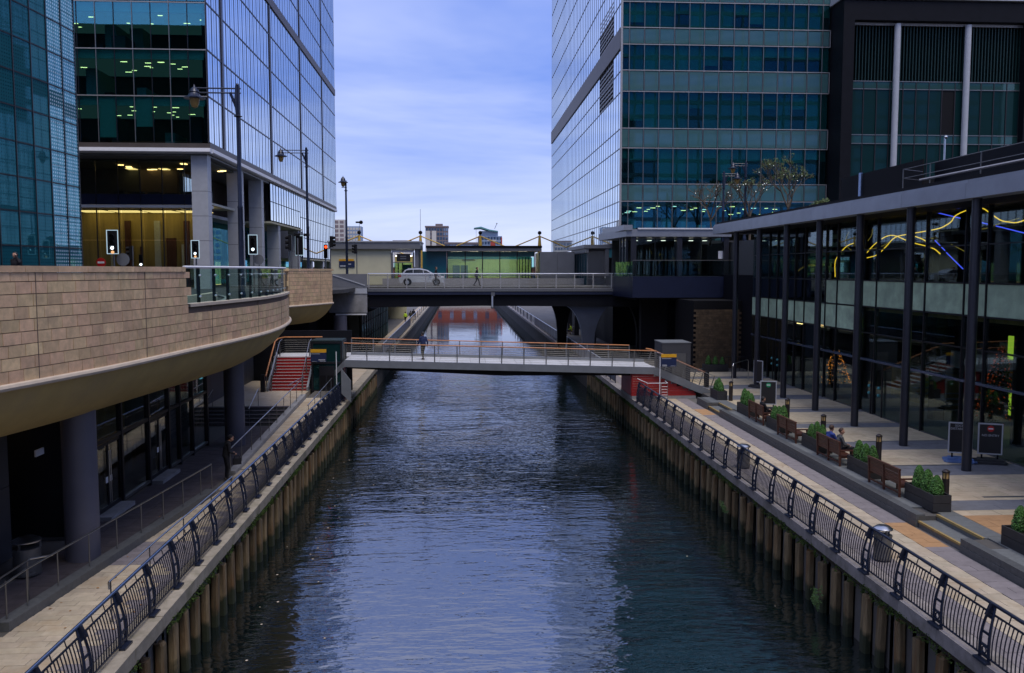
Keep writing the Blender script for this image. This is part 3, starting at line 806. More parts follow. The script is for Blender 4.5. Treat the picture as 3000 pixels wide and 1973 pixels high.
# ramp kerbs and their steel handrails
def polyhand(name, label, pts, posts, r=.024, m='steel'):
    """pts: handrail line; posts: (x, y, z foot, z head)"""
    t = thing(name, label, 'handrail', (posts[0][0], posts[0][1], posts[0][2]))
    mb = MB(); mb.tube(pts, r, 8); mb.build('handrail', M[m], t, True)
    for (x, y, z0, z1) in posts:
        mb = MB(); mb.cyl((x, y), .018, z0, z1, 6); mb.build('post', M['dull_steel'], t)
    return t
t = thing('ramp_kerb', 'low dark granite kerb of the ramp before the shopfront', 'kerb', (-10.5, 20, 0))
for i in range(8):
    a, b = 20.1 + i * 1.53, 20.1 + (i + 1) * 1.53
    h0, h1 = .22, .22
    mb = MB(); mb.add([(kx(a) - .3, a, -.01), (kx(a) + .04, a, -.01), (kx(b) + .04, b - .01, -.01), (kx(b) - .3, b - .01, -.01),
                       (kx(a) - .3, a, h0), (kx(a) + .04, a, h0), (kx(b) + .04, b - .01, h1), (kx(b) - .3, b - .01, h1)],
                      [(0, 3, 2, 1), (4, 5, 6, 7), (0, 1, 5, 4), (1, 2, 6, 5), (2, 3, 7, 6), (3, 0, 4, 7)])
    mb.build('kerb_stone', M['granite'], t)
ys = [20.3, 21.1, 22.4, 23.9, 25.4, 26.9, 28.4, 29.9, 31.4, 32.4]
polyhand('ramp_handrail', 'long steel handrail on the granite kerb of the shopfront ramp',
         [(kx(22.2) - .13, 22.2, 1.12), (-10.9, 21.9, 1.12), (-10.92, 20.1, 1.12), (-10.8, 19.8, 1.12), (-10.62, 19.85, 1.12)] + [(kx(v) - .13, v, 1.14) for v in ys[1:]],
         [(kx(max(v, 20.3)) - .13, v, .2, 1.14) for v in ys] + [(-10.92, 20.2, 0, 1.12), (-10.9, 21.8, 0, 1.12)])
polyhand('short_handrail', 'short steel handrail standing on the buff walk by the railing',
         [(-8.35, 20.4, .85), (-8.35, 20.4, 1.02), (-8.3, 24, 1.05), (-8.1, 30.5, 1.1)], [(-8.35, 20.5, 0, 1.02), (-8.32, 23, 0, 1.04), (-8.25, 25.6, 0, 1.06), (-8.17, 28.2, 0, 1.08), (-8.1, 30.4, 0, 1.1)])
t = thing('ramp_wall', 'low grey wall edging the buff ramp up to the lift', 'wall', (-9.4, 36, 0))
mb = MB(); mb.prism([(35.6, 0), (35.6, .12), (52.0, .95), (52.0, 0)], 'x', -9.62, -9.3); mb.build('wall', M['concrete'], t)
ys = [35.4, 37.2, 39, 40.8, 42.6, 44.4, 46.2, 48, 49.8, 51.5]
zr = lambda v: .12 + (v - 35.6) / 16.4 * .83
polyhand('ramp_handrail', 'steel handrail climbing beside the buff ramp to the lift',
         [(-9.45, v, zr(v) + .98) for v in ys] + [(-9.5, 52.6, 1.9), (-9.6, 52.7, 1.9), (-9.9, 50.5, 1.78), (-9.9, 49.6, 1.78)], [(-9.45, v, max(0, zr(v)), zr(v) + .98) for v in ys])
polyhand('ramp_handrail', 'steel handrail along the water edge of the ramp below the lift',
         [(-7.98, 45, 1.35), (-7.98, 53.5, 1.72)], [(-7.98, v, .3, 1.35 + (v - 45) * .043) for v in (45.2, 47.2, 49.2, 51.2, 53.2)])
# broad dark steps behind the column up to the landing
t = thing('broad_steps', 'broad dark granite steps behind the shopfront column', 'steps', (-12, 46.8, 0))
for i in range(5):
    ub('step', M['granite'], t, -14.2, -9.65, 46.8 + i * .4, 46.8 + i * .4 + .4, -.01, .15 * (i + 1) - .02)
    ub('tread', M['paver_dark'], t, -14.2, -9.65, 46.78 + i * .4, 46.8 + i * .4 + .4, .15 * (i + 1) - .02, .15 * (i + 1))
lp = struct(MB().box(-14.4, -9.63, 48.8, 60, -.3, .75).build('landing_pavement', M['paver_beige']))
polyhand('step_handrail', 'bent steel handrail on the broad dark steps', [(-11.4, 46.6, .95), (-11.4, 48.8, 1.7), (-11.4, 49.3, 1.7)], [(-11.4, 46.7, 0, .98), (-11.4, 48.8, .7, 1.7)])
polyhand('step_handrail', 'steel handrail at the louvred wall side of the broad dark steps', [(-13.9, 46.4, .9), (-13.9, 48.8, 1.7)], [(-13.9, 46.5, 0, .95), (-13.9, 48.7, .7, 1.7)])
# ------------------------------------------------------------------ curved stone terrace above the shopfront walk
CTRL = [(-12.6, 8.0), (-11.75, 12.0), (-10.9, 16.0), (-10.15, 19.5), (-9.72, 21.6), (-9.36, 23.6), (-9.05, 26.3), (-8.75, 29.3), (-8.38, 32.6), (-8.12, 36.6), (-8.32, 41.0),
        (-8.95, 45.6), (-9.9, 49.5), (-11.3, 53.2), (-12.6, 56.0)]
CTRL2 = [(-13.2, 59.5), (-12.35, 62.2), (-11.25, 65.6), (-10.15, 69.2)]
def catmull(P, step=.1):
    P = [Vector(p) for p in P]; P = [P[0] * 2 - P[1]] + P + [P[-1] * 2 - P[-2]]; out = []
    for i in range(1, len(P) - 2):
        n = max(2, int((P[i + 1] - P[i]).length / step))
        for k in range(n):
            t = k / n; a, b, c, d = P[i - 1], P[i], P[i + 1], P[i + 2]
            out.append(.5 * ((2 * b) + (c - a) * t + (2 * a - 5 * b + 4 * c - d) * t * t + (3 * b - a - 3 * c + d) * t ** 3))
    out.append(P[-2]); return out
def arclen(C):
    s = [0.0]
    for a, b in zip(C, C[1:]): s.append(s[-1] + (b - a).length)
    return s
def at_s(C, S, s):
    import bisect
    i = min(max(bisect.bisect_right(S, s) - 1, 0), len(C) - 2)
    f = (s - S[i]) / max(1e-6, S[i + 1] - S[i]); p = C[i].lerp(C[i + 1], f); d = (C[i + 1] - C[i]).normalized(); return p, d
C1, C2 = catmull(CTRL), catmull(CTRL2)
ZB, ZT, ZG = 5.78, 8.5, 7.2                   # bead, parapet top, foot of the glass balustrade
G0, G1 = 28.55, 45.4                          # glass part of the balustrade (by distance along the canal)
ROAD = 6.8
def offs(C, d):                               # shifted inwards (towards -x side)
    out = []
    for i, p in enumerate(C):
        t = (C[min(i + 1, len(C) - 1)] - C[max(i - 1, 0)]).normalized(); out.append(p + Vector((-t.y, t.x)) * d)
    return out
def terrace(C, label, glass_part, limit):
    t = thing('stone_terrace', label, 'terrace', (C[0].x, C[0].y, 0))
    S = arclen(C); L = S[-1]
    inner = offs(C, .3)
    top = [ZG if (glass_part and G0 < p.y < G1) else ZT - .15 for p in C]
    core = MB()                               # backing behind the stones
    a = offs(C, .05)
    core.sheet([[(p.x, p.y, ZB) for p in a], [(p.x, p.y, z - .01) for p, z in zip(a, top)], [(p.x, p.y, z - .01) for p, z in zip(inner, top)], [(p.x, p.y, ROAD - .3) for p in inner]])
    core.build('backing', M['mortar'], t)
    # stone courses
    hs = [.286] * 8 + [.21]
    z = ZB + .07; rows = []
    for i, h in enumerate(hs): rows.append((z, z + h)); z += h
    blocks = []
    for ci, (z0, z1) in enumerate(rows):
        s = -random.uniform(.1, .5)
        while s < L:
            w = random.choice((.48, .52, .55, .58))
            s0, s1 = max(0, s), min(L, s + w)
            if s1 - s0 > .12:
                p, d = at_s(C, S, (s0 + s1) / 2)
                if not (glass_part and G0 < p.y < G1 and z1 > ZG + .02): blocks.append((p, d, s1 - s0, z0, z1))
            s += w
    # cap course
    s = 0
    caps = []
    while s < L:
        w = 1.15; p, d = at_s(C, S, min(L, s + w / 2))
        if not (glass_part and G0 < p.y < G1): caps.append((p, d, w, ZT - .15, ZT))
        s += w
    vis = sorted(blocks, key=lambda b: (b[0].y < 18.6, b[0].y + (100 if b[0].y > 46 and glass_part else 0)))
    def mkblock(nm, b, dep=.09):
        p, d, w, z0, z1 = b
        q = p + Vector((-d.y, d.x)) * (dep / 2 - random.uniform(0, .006))
        o = ub(nm, M['stone'], t, q.x - dep / 2, q.x + dep / 2, q.y - (w - .018) / 2, q.y + (w - .018) / 2, z0 + .009, z1 - .009)
        o.rotation_euler = (0, 0, math.atan2(d.y, d.x) - math.pi / 2)
    for sj in [3.2 + 4.9 * i for i in range(int(L / 4.9))]:                # movement joints
        p, d = at_s(C, S, sj)
        zt = ZG if (glass_part and G0 < p.y < G1) else ZT - .15
        ub('movement_joint', M['mortar'], t, p.x - .012, p.x + .012, p.y - .011, p.y + .011, ZB + .09, zt, math.atan2(d.y, d.x) - math.pi / 2)
    for b in vis[:limit]: mkblock('stone_block', b)
    rest = vis[limit:]
    if rest:
        mb = MB()
        for (p, d, w, z0, z1) in rest:
            n_ = Vector((-d.y, d.x)); h = d * (w - .014) / 2
            c = [p - h, p + h, p + h + n_ * .09, p - h + n_ * .09]
            mb.add([(q.x, q.y, z0 + .007) for q in c] + [(q.x, q.y, z1 - .007) for q in c], [(0, 3, 2, 1), (4, 5, 6, 7), (0, 1, 5, 4), (1, 2, 6, 5), (2, 3, 7, 6), (3, 0, 4, 7)])
        struct(mb.build('stone_block', M['stone'], t), 'stuff')
    for (p, d, w, z0, z1) in caps:
        q = p + Vector((-d.y, d.x)) * .15
        o = ub('cap_stone', M['stone'], t, q.x - .18, q.x + .18, q.y - w / 2 + .006, q.y + w / 2 - .006, z0, z1)
        o.rotation_euler = (0, 0, math.atan2(d.y, d.x) - math.pi / 2)
    mb = MB(); mb.tube([(p.x, p.y, ZB) for p in offs(C, -.03)], .085, 8); mb.build('bead_moulding', M['bead'], t, True)
    # bowed soffit down to the flat ceiling
    prof = [(0.0, ZB - .05), (.25, 5.32), (.6, 4.92), (1.0, 4.6), (1.5, 4.32), (1.9, 4.22), (2.3, 4.2)]
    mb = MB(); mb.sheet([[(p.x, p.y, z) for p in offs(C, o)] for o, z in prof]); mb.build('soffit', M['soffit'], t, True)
    return t, S
tl, S1 = terrace(C1, 'curved buff stone terrace parapet over the shopfront columns', True, 300)
tl2, S2 = terrace(C2, 'short buff stone parapet between the glass balustrade and the road bridge', False, 130)
# flat ceiling and road slab
ce = [(p.x, p.y) for p in offs(C1, 2.2)] + [(p.x, p.y) for p in offs(C2, 2.2)] + [(-14, 76), (-60, 76), (-60, 8)]
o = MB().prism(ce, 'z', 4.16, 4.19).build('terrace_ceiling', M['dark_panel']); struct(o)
rd = [(p.x, p.y) for p in offs(C1, .3)] + [(p.x, p.y) for p in offs(C2, .3)] + [(-9.6, 72), (-9.6, 100), (-9.6, 170), (-160, 170), (-160, 5), (-14, 5)]
o = MB().prism(rd, 'z', ROAD - .3, ROAD).build('road', M['asphalt']); struct(o)
kb = [p for p in offs(C1, 3.2)]
mb = MB()
for a, b in zip(kb[::12], kb[12::12]): mb.bar((a.x, a.y, ROAD + .06), (b.x, b.y, ROAD + .06), .2, .12)
struct(mb.build('kerb', M['concrete']))
# glass balustrade
t = thing('glass_balustrade', 'green glass balustrade with pale rail set into the stone terrace', 'balustrade', (-8.7, 29, ZG))
line = [p for p in C1 if G0 - .02 < p.y < G1 + .02]
lo = offs(line, .14)
mb = MB(); mb.tube([(p.x, p.y, ZT) for p in lo], .045, 8); mb.build('handrail', M['white'], t, True)
mb = MB(); ca = offs(line, -.05); cb = offs(line, .36)
mb.sheet([[(p.x, p.y, ZG) for p in ca], [(p.x, p.y, ZG + .1) for p in ca], [(p.x, p.y, ZG + .1) for p in cb], [(p.x, p.y, ZG) for p in cb]]); mb.build('sill', M['bead'], t)
SL = arclen(lo); n = 13
for i in range(n):
    s0, s1 = SL[-1] * i / n, SL[-1] * (i + 1) / n
    p, d = at_s(lo, SL, (s0 + s1) / 2); rz = math.atan2(d.y, d.x) - math.pi / 2
    ub('glass_pane', M['g_clear'], t, p.x - .01, p.x + .01, p.y - (s1 - s0) / 2 + .02, p.y + (s1 - s0) / 2 - .02, ZG + .12, ZT - .06, rz)
    p, d = at_s(lo, SL, s0); q = p + Vector((-d.y, d.x)) * .07
    ub('post', M['mullion'], t, q.x - .05, q.x + .05, q.y - .03, q.y + .03, ZG - .02, ZT - .04, math.atan2(d.y, d.x) - math.pi / 2)
    mb = MB(); mb.ball((p.x - .01, p.y, ZT - .28), .05, 8); mb.ball((p.x - .01, p.y, ZG + .3), .05, 8); mb.build('clamp', M['steel'], t)
t = thing('kerb_wall', 'low pale wall seen through the glass balustrade', 'wall', (-12, 34, ROAD))
q = offs(line, 3.6); mb = MB()
for a, b in zip(q[::10], q[10::10]): mb.bar((a.x, a.y, ROAD + .25), (b.x, b.y, ROAD + .25), .3, .5)
mb.build('wall', M['bead'], t)
# round columns under the terrace
for i, (x, y) in enumerate([(-11.05, 25.3), (-10.85, 41.6)]):
    o = MB().cyl((0, 0), .47, 0, 4.9, 28).build('round_column', M['col_l'], None, True); o.location = (x, y, 0)
    tag(o, ['thick round column beside the steel litter bin under the terrace', 'thick round column before the broad dark steps'][i], 'column', 'columns under the terrace')
# shopfront
t = thing('shopfront', 'dark glazed shopfront with two double doors under the stone terrace', 'shopfront', (-12.2, 27, 0))
SX = -12.2
bays = [(27.2, 28.9, 'w'), (28.9, 31.2, 'd'), (31.2, 33.9, 'w'), (33.9, 36.2, 'd'), (36.2, 37.6, 'w'), (37.6, 39.4, 'w'), (39.4, 41.6, 'w')]
for (a, b, kind) in bays:
    ub('mullion', M['mullion'], t, SX - .08, SX + .1, a - .07, a + .07, 0, 4.16)
    if kind == 'w':
        ub('sill', M['dull_steel'], t, SX - .05, SX + .09, a + .075, b - .075, .12, .22)
        ub('glass_pane', M['g_shop'], t, SX - .01, SX + .01, a + .075, b - .075, .22, 2.55)
        ub('glass_pane', M['g_shop'], t, SX - .01, SX + .01, a + .075, b - .075, 2.7, 4.1)
    else:
        m = (a + b) / 2
        ub('threshold', M['concrete'], t, SX - .1, SX + .5, a + .1, b - .1, 0.0, .14)
        for (c, d) in ((a + .08, m - .01), (m + .01, b - .08)):
            dr = MB().box(SX - .02, SX + .03, c, c + .07, .15, 2.5).box(SX - .02, SX + .03, d - .07, d, .15, 2.5).box(SX - .02, SX + .03, c + .07, d - .07, .15, .3).box(SX - .02, SX + .03, c + .07, d - .07, 2.4, 2.5).build('door', M['mullion'], t)
            ub('glass_pane', M['g_shop'], dr, SX - .005, SX + .012, c + .07, d - .07, .3, 2.4)
            hx = d - .16 if d < m + .02 else c + .16
            ub('handle_plate', M['white'], dr, SX + .03, SX + .045, hx - .09, hx + .09, 1.1, 1.3)
            hb = MB().cyl((SX + .09, hx + (.1 if d < m + .02 else -.1)), .018, .4, 2.2, 6).build('pull_handle', M['steel'], dr)
        ub('glass_pane', M['g_shop'], t, SX - .01, SX + .01, a + .075, b - .075, 2.72, 4.1)
    ub('transom', M['mullion'], t, SX - .06, SX + .08, a + .072, b - .072, 2.55, 2.68)
ub('mullion', M['mullion'], t, SX - .08, SX + .1, 41.55, 41.7, 0, 4.16)
ub('notice', M['white'], t, SX + .015, SX + .02, 28.2, 28.6, 1.55, 2.0)
ub('interior_wall', M['interior_warm'], t, -16.2, -16, 27, 41.6, 0, 4.1)
ub('interior_floor', M['carpet'], t, -16, -12.3, 27, 41.6, 0, .1)
ub('interior_ceiling', M['interior'], t, -16, -12.3, 27, 41.6, 4.0, 4.1)
for y in (28, 31, 34, 37, 40): ub('ceiling_light', M['lamp_on'], t, -14.6, -14.2, y, y + .25, 3.95, 3.98)
for (a, b, z) in ((28.2, 29.5, 1.2), (31.5, 32.4, 1.9), (34.5, 36, 1.4), (38, 40, 1.1)): ub('display_unit', M['interior'], t, -14.2, -13.6, a, b, .1, z)
# entrance recess and blank wall before it
M['dark_grey'] = mat('dark_grey_panel', (0.05, 0.052, 0.062), 0.5, var=0.1, scale=1.5)
t = thing('service_wall', 'dark panelled wall with lit doorway left of the thick round column', 'wall', (-13, 20, 0))
for i in range(4):
    ub('wall_panel', M['dark_grey'], t, -13.2, -13.0, 13.2 + i * 3.0, 13.2 + i * 3.0 + 2.98, .1, 2.2)
    ub('wall_panel', M['dark_grey'], t, -13.2, -13.0, 13.2 + i * 3.0, 13.2 + i * 3.0 + 2.98, 2.22, 4.1)
ub('doorway_glow', M['interior_warm'], t, -15.0, -14.9, 25.2, 27.1, 0, 4.1)
ub('side_wall', M['dark_panel'], t, -15, -12.2, 27.02, 27.12, 0, 4.1)
ub('ceiling_light', M['lamp_on'], t, -14.3, -14.0, 25.7, 26.1, 3.9, 3.95)
ub('exit_sign', M['white'], t, -12.9, -12.85, 26.5, 27.0, 2.75, 2.95)
# wall beyond the shopfront
t = thing('court_wall', 'grey panelled wall behind the broad dark steps under the terrace', 'wall', (-14.4, 42, 0))
for i in range(9):
    y = 41.8 + i * 2.1
    ub('wall_panel', M['dark_grey'], t, -14.6, -14.4, y, y + 2.08, 0 if y < 48 else .75, 4.15)
for i in range(5): ub('louvre_slat', M['dull_steel'], t, -14.38, -14.34, 42.0, 46.5, .3 + i * .18, .42 + i * .18)
for i in range(3):
    ub('glass_pane', M['g_shop'], t, -14.36, -14.33, 42.2 + i * 1.9, 43.9 + i * 1.9, 1.4, 3.9)
ub('lit_panel', M['blue_glow'], t, -14.36, -14.33, 48.0, 48.9, 2.4, 4.0)
o = MB().box(-30, -7.6, 60.5, 60.7, 0, 4.2).build('court_end_wall', M['dark_panel']); tag(o, 'black end wall behind the red stairs below the stone parapet', 'wall')
# ------------------------------------------------------------------ footbridge with stairs and lifts
def fz(x): return 2.66 - (x + 7.4) / 20.3 * .62           # deck falls gently to the plaza
FY0, FY1, FXA, FXB = 55.0, 59.0, -7.4, 12.7
t = thing('footbridge', 'pale-decked footbridge with orange handrails over the canal', 'footbridge', (2, 57, 2.4))
n = 20
for i in range(n):
    a, b = FXA + (FXB - FXA) * i / n, FXA + (FXB - FXA) * (i + 1) / n
    mb = MB(); mb.add([(a + .006, FY0 + .12, fz(a) - .06), (b - .006, FY0 + .12, fz(b) - .06), (b - .006, FY1 - .35, fz(b) - .06), (a + .006, FY1 - .35, fz(a) - .06),
                       (a + .006, FY0 + .12, fz(a)), (b - .006, FY0 + .12, fz(b)), (b - .006, FY1 - .35, fz(b)), (a + .006, FY1 - .35, fz(a))],
                      [(0, 3, 2, 1), (4, 5, 6, 7), (0, 1, 5, 4), (1, 2, 6, 5), (2, 3, 7, 6), (3, 0, 4, 7)])
    mb.build('deck_plate', M['deck'], t)
mb = MB(); mb.prism([(FXA, fz(FXA) + .03), (FXB, fz(FXB) + .03), (FXB, fz(FXB) - .42), (FXA, fz(FXA) - .42)], 'y', FY0, FY0 + .12); mb.build('fascia', M['deckside'], t)
mb = MB(); mb.prism([(FXA, fz(FXA) + .2), (FXB, fz(FXB) + .2), (FXB, fz(FXB) - .42), (FXA, fz(FXA) - .42)], 'y', FY1 - .35, FY1 - .2); mb.build('kerb', M['deckside'], t)
mb = MB(); mb.prism([(FXA, fz(FXA) - .08), (FXB, fz(FXB) - .08), (FXB, fz(FXB) - .55), (2.5, fz(2.5) - .8), (FXA, fz(FXA) - .55)], 'y', FY0 + .5, FY1 - .6); mb.build('girder', M['black'], t)
def bridge_rail(y, lean, xa, xb, nm):
    mb = MB(); mb.tube([(xa, y + lean, fz(xa) + 1.12), (xb, y + lean, fz(xb) + 1.12)], .035, 8); mb.build('handrail', M['handwood'], t, True)
    for k in range(7):
        z = .16 + k * .13; f = z / 1.1
        mb = MB(); mb.tube([(xa, y + lean * f, fz(xa) + z), (xb, y + lean * f, fz(xb) + z)], .006, 4); mb.build('wire', M['dull_steel'], t)
    n = int((xb - xa) / 1.42)
    for i in range(n + 1):
        x = xa + (xb - xa) * i / n
        mb = MB(); mb.bar((x, y, fz(x) - .1), (x, y + lean, fz(x) + 1.1), .03, .07, up=(1, 0, 0)); mb.build('post', M['dull_steel'], t)
bridge_rail(FY0 + .06, -.16, FXA, FXB, 'near')
bridge_rail(FY1 - .28, .16, FXA, FXB - 1.0, 'far')
mb = MB(); mb.add([(FXA, FY0, fz(FXA)), (FXA - 1.05, FY0 + .3, fz(FXA) - 1.05), (FXA - 1.05, FY0 + .3, fz(FXA) - 1.4), (FXA, FY0, fz(FXA) - .42), (FXA, FY0 + .9, fz(FXA)), (FXA - 1.05, FY0 + .9, fz(FXA) - 1.05), (FXA - 1.05, FY0 + .9, fz(FXA) - 1.4), (FXA, FY0 + .9, fz(FXA) - .42)],
           [(0, 1, 2, 3), (7, 6, 5, 4), (0, 4, 5, 1), (1, 5, 6, 2), (2, 6, 7, 3), (3, 7, 4, 0)]); mb.build('sloping_bracket', M['deckside'], t)
ub('landing', M['deck'], t, -12.4, FXA - .01, 57.7, 60.4, 2.45, 2.66)
ub('pier_panel', M['red'], t, -7.9, -7.55, 55.6, 56.6, 0.02, 2.2)
# red stairs on the shopfront side
t = thing('red_stairs', 'red stairs with orange handrails climbing to the footbridge beside the lift', 'stairs', (-11, 55.2, .75))
N = 11
for i in range(N):
    z0 = .75 + 1.91 * i / N; z1 = .75 + 1.91 * (i + 1) / N; y0 = 55.0 + 2.7 * i / N
    ub('riser', M['red_d'], t, -12.1, -9.75, y0, 57.7, z0, z1 - .03)
    ub('nosing', M['deck'], t, -12.1, -9.75, y0 - .02, y0 + .05, z1 - .03, z1)
    ub('tread', M['red_d'], t, -12.1, -9.75, y0 + .05, y0 + 2.7 / N, z1 - .03, z1 - .004)
for x in (-12.2, -9.7):
    mb = MB(); mb.prism([(54.7, .75), (54.7, 1.0), (57.7, 2.95), (57.7, .75)], 'x', x - .06, x + .06); mb.build('stringer', M['deckside'], t)
for x in (-12.25, -11.95, -10.0):
    wood = x < -12
    mb = MB(); mb.tube([(x, 54.6, 1.75), (x, 57.5, 3.7), (x, 58.3, 3.78)], .045 if wood else .022, 8); mb.build('handrail', M['handwood'] if wood else M['steel'], t, True)
    for y, z in ((54.8, .8), (56.2, 1.8), (57.5, 2.7)): ub('post', M['dull_steel'], t, x - .03, x + .03, y - .03, y + .03, z, z + 1.05)
ub('newel', M['mullion'], t, -12.55, -12.3, 54.4, 54.7, .75, 1.85)
mb = MB(); mb.tube([(-12.4, 58.3, 3.78), (-12.2, 60.3, 3.76), (-9.6, 60.4, 3.76)], .04, 8); mb.build('handrail', M['handwood'], t, True)
for k in range(6):
    mb = MB(); mb.tube([(-12.3, 58.3, 2.8 + k * .15), (-12.2, 60.3, 2.8 + k * .15), (-9.6, 60.4, 2.8 + k * .15)], .006, 4); mb.build('wire', M['dull_steel'], t)
# lift and sign, shopfront side
M['lift_glass'] = coated('lift_side_glass', (0.02, 0.035, 0.035), (0.5, 0.6, 0.6), 0.06, wob=0)
t = thing('lift_shaft', 'dark green glass lift shaft beside the red stairs', 'lift', (-8.6, 55.2, .7))
mb = MB()
for x, y in ((-9.45, 55.2), (-7.6, 55.2), (-9.45, 57.2), (-7.6, 57.2)): mb.box(x - .06, x + .06, y - .06, y + .06, .6, 3.86)
for z in (.7, 2.5, 3.8):
    mb.box(-9.4, -7.66, 55.14, 55.26, z - .06, z + .06); mb.box(-9.4, -7.66, 57.14, 57.26, z - .06, z + .06)
    mb.box(-9.51, -9.39, 55.27, 57.13, z - .06, z + .06); mb.box(-7.66, -7.54, 55.27, 57.13, z - .06, z + .06)
mb.build('frame', M['mullion'], t)
for z0, z1 in ((.77, 2.43), (2.57, 3.73)):
    ub('glass_pane', M['g_back'], t, -9.38, -7.67, 55.18, 55.21, z0, z1)
    ub('glass_pane', M['lift_glass'], t, -7.62, -7.58, 55.27, 57.12, z0, z1)
    ub('glass_pane', M['g_back'], t, -9.48, -9.45, 55.27, 57.12, z0, z1)
ub('roof', M['lift_glass'], t, -9.5, -7.55, 55.15, 57.25, 3.87, 3.93)
ub('door', M['mullion'], t, -9.0, -8.05, 55.1, 55.16, .77, 2.3)
for x in (-8.95, -8.5): ub('door_window', M['black'], t, x, x + .36, 55.08, 55.1, .95, 1.7)
mb = MB(); mb.prism([(-7.55, .6), (-7.55, 2.2), (-6.95, 1.4), (-6.95, 0)], 'y', 54.6, 54.75); mb.build('side_plate', M['deckside'], t)
def pole_sign(x, y, z, w, h, px, label, lines):
    t = thing('direction_sign', label, 'sign', (x, y, 0))
    ub('panel', M['blue_sign'], t, x - w / 2, x + w / 2, y - .03, y + .03, z, z + h * .74)
    ub('header', M['yellow_sign'], t, x - w / 2, x + w / 2, y - .035, y + .035, z + h * .745, z + h)
    if px is not None:
        mb = MB(); mb.cyl((px, y + .06), .03, 0, z + h * .8, 8); mb.build('pole', M['white'], t)
    for (a, b, c, d) in lines: ub('lettering_line', M['pale_panel'], t, x + a, x + b, y - .036, y - .031, z + c, z + d)
    return t
pole_sign(-8.95, 54.6, 2.62, .98, .8, -7.85, 'blue and yellow direction sign before the dark glass lift', [(-.46, .1, .5, .53), (.0, .42, .1, .16), (.08, .46, .02, .04), (-.4, -.1, .02, .035)])
pole_sign(13.4, 54.4, 2.2, 1.0, .8, 12.85, 'blue and yellow direction sign by the red-sided stairs', [(-.46, .16, .5, .53), (-.44, -.14, .1, .125), (-.42, -.12, .06, .085), (-.42, -.12, .02, .045), (.12, .44, .03, .05)])
# plaza-side stairs
t = thing('red_sided_stairs', 'stairs with red boarded side from the footbridge down to the plaza', 'stairs', (13.5, 55, 0))
SX0, SX1 = FXB, 16.6
for i in range(9):
    x0 = SX0 + (SX1 - SX0) * i / 9; z1 = 2.04 - 1.64 * (i + 1) / 9
    ub('tread', M['deck'], t, x0, x0 + (SX1 - SX0) / 9, 55.1, 57.6, z1 - .02, z1 + .02)
    ub('riser', M['red_d'], t, x0, x0 + .03, 55.1, 57.6, z1 + .02, z1 + .16)
mb = MB(); mb.prism([(SX0 - .1, 2.07), (SX0 + .1, 2.07), (SX1 + .1, .4), (SX1 + .1, .05), (SX1 - .2, .05), (SX0 - .1, 1.62)], 'y', 54.98, 55.1); mb.build('stringer', M['deckside'], t)
nb = 9
for i in range(nb):                                        # horizontal red boards under the stringer
    z0, z1 = .2 + i * .16, .2 + (i + 1) * .16 - .012
    xe = min(15.4, SX0 - .1 + max(0, (1.62 - z1)) / 1.57 * (SX1 - .1 - SX0))
    if z1 < 1.66: ub('board', M['red'], t, 11.15, max(11.6, xe), 55.11, 55.16, z0, z1)
ub('plinth', M['concrete'], t, 11.15, 15.4, 55.06, 55.3, -.01, .19)
ub('end_wall', M['red_d'], t, 11.12, 11.22, 55.17, 58.6, .2, 1.62)
ub('end_plinth', M['concrete'], t, 11.1, 11.25, 55.32, 58.6, -.01, .19)
for y, wood in ((55.05, False), (57.6, True)):
    mb = MB(); mb.tube([(SX0 - .1, y, 3.08), (SX0 + .25, y, 3.02), (SX1 + .1, y, 1.42)], .045 if wood else .02, 8); mb.build('handrail', M['handwood'] if wood else M['steel'], t, True)
    for k in range(6):
        mb = MB(); mb.tube([(SX0, y, 2.2 + k * .14), (SX1 + .1, y, .56 + k * .14)], .006, 4); mb.build('wire', M['dull_steel'], t)
    for i in range(4):
        x = SX0 + .1 + i * 1.2; z = 2.04 - (x - SX0) / 3.9 * 1.64
        mb = MB(); mb.bar((x - .12, y, z - .05), (x + .22, y, z + 1.0), .03, .06); mb.build('post', M['dull_steel'], t)
ub('newel', M['mullion'], t, 16.7, 16.95, 57.4, 57.8, .4, 1.5)
t = thing('guard_rail', 'low pale guard rail in front of the red boarded stairs', 'railing', (12.5, 54.4, 0))
mb = MB(); mb.tube([(11.5, 55.0, 1.35), (12.0, 54.2, 1.15), (13.3, 54.2, 1.15), (13.3, 54.9, 1.2)], .022, 6); mb.build('handrail', M['white'], t)
for k in range(5):
    mb = MB(); mb.tube([(12.9, 54.2, .2 + k * .18), (13.3, 54.2, .2 + k * .18)], .012, 4); mb.build('rail', M['white'], t)
for x in (12.0, 12.9, 13.3): ub('post', M['dull_steel'], t, x - .015, x + .015, 54.19, 54.21, 0, 1.15)
t = thing('lift_housing', 'plain grey lift housing behind the direction sign', 'lift', (15.6, 60, .4))
ub('housing', M['dark_grey'], t, 14.3, 16.35, 60.0, 62.4, .4, 3.22)
ub('roof_cap', M['deckside'], t, 14.27, 16.38, 59.97, 62.43, 3.225, 3.28)
ub('door', M['dull_steel'], t, 15.0, 16.0, 59.95, 60.0, .42, 2.5)

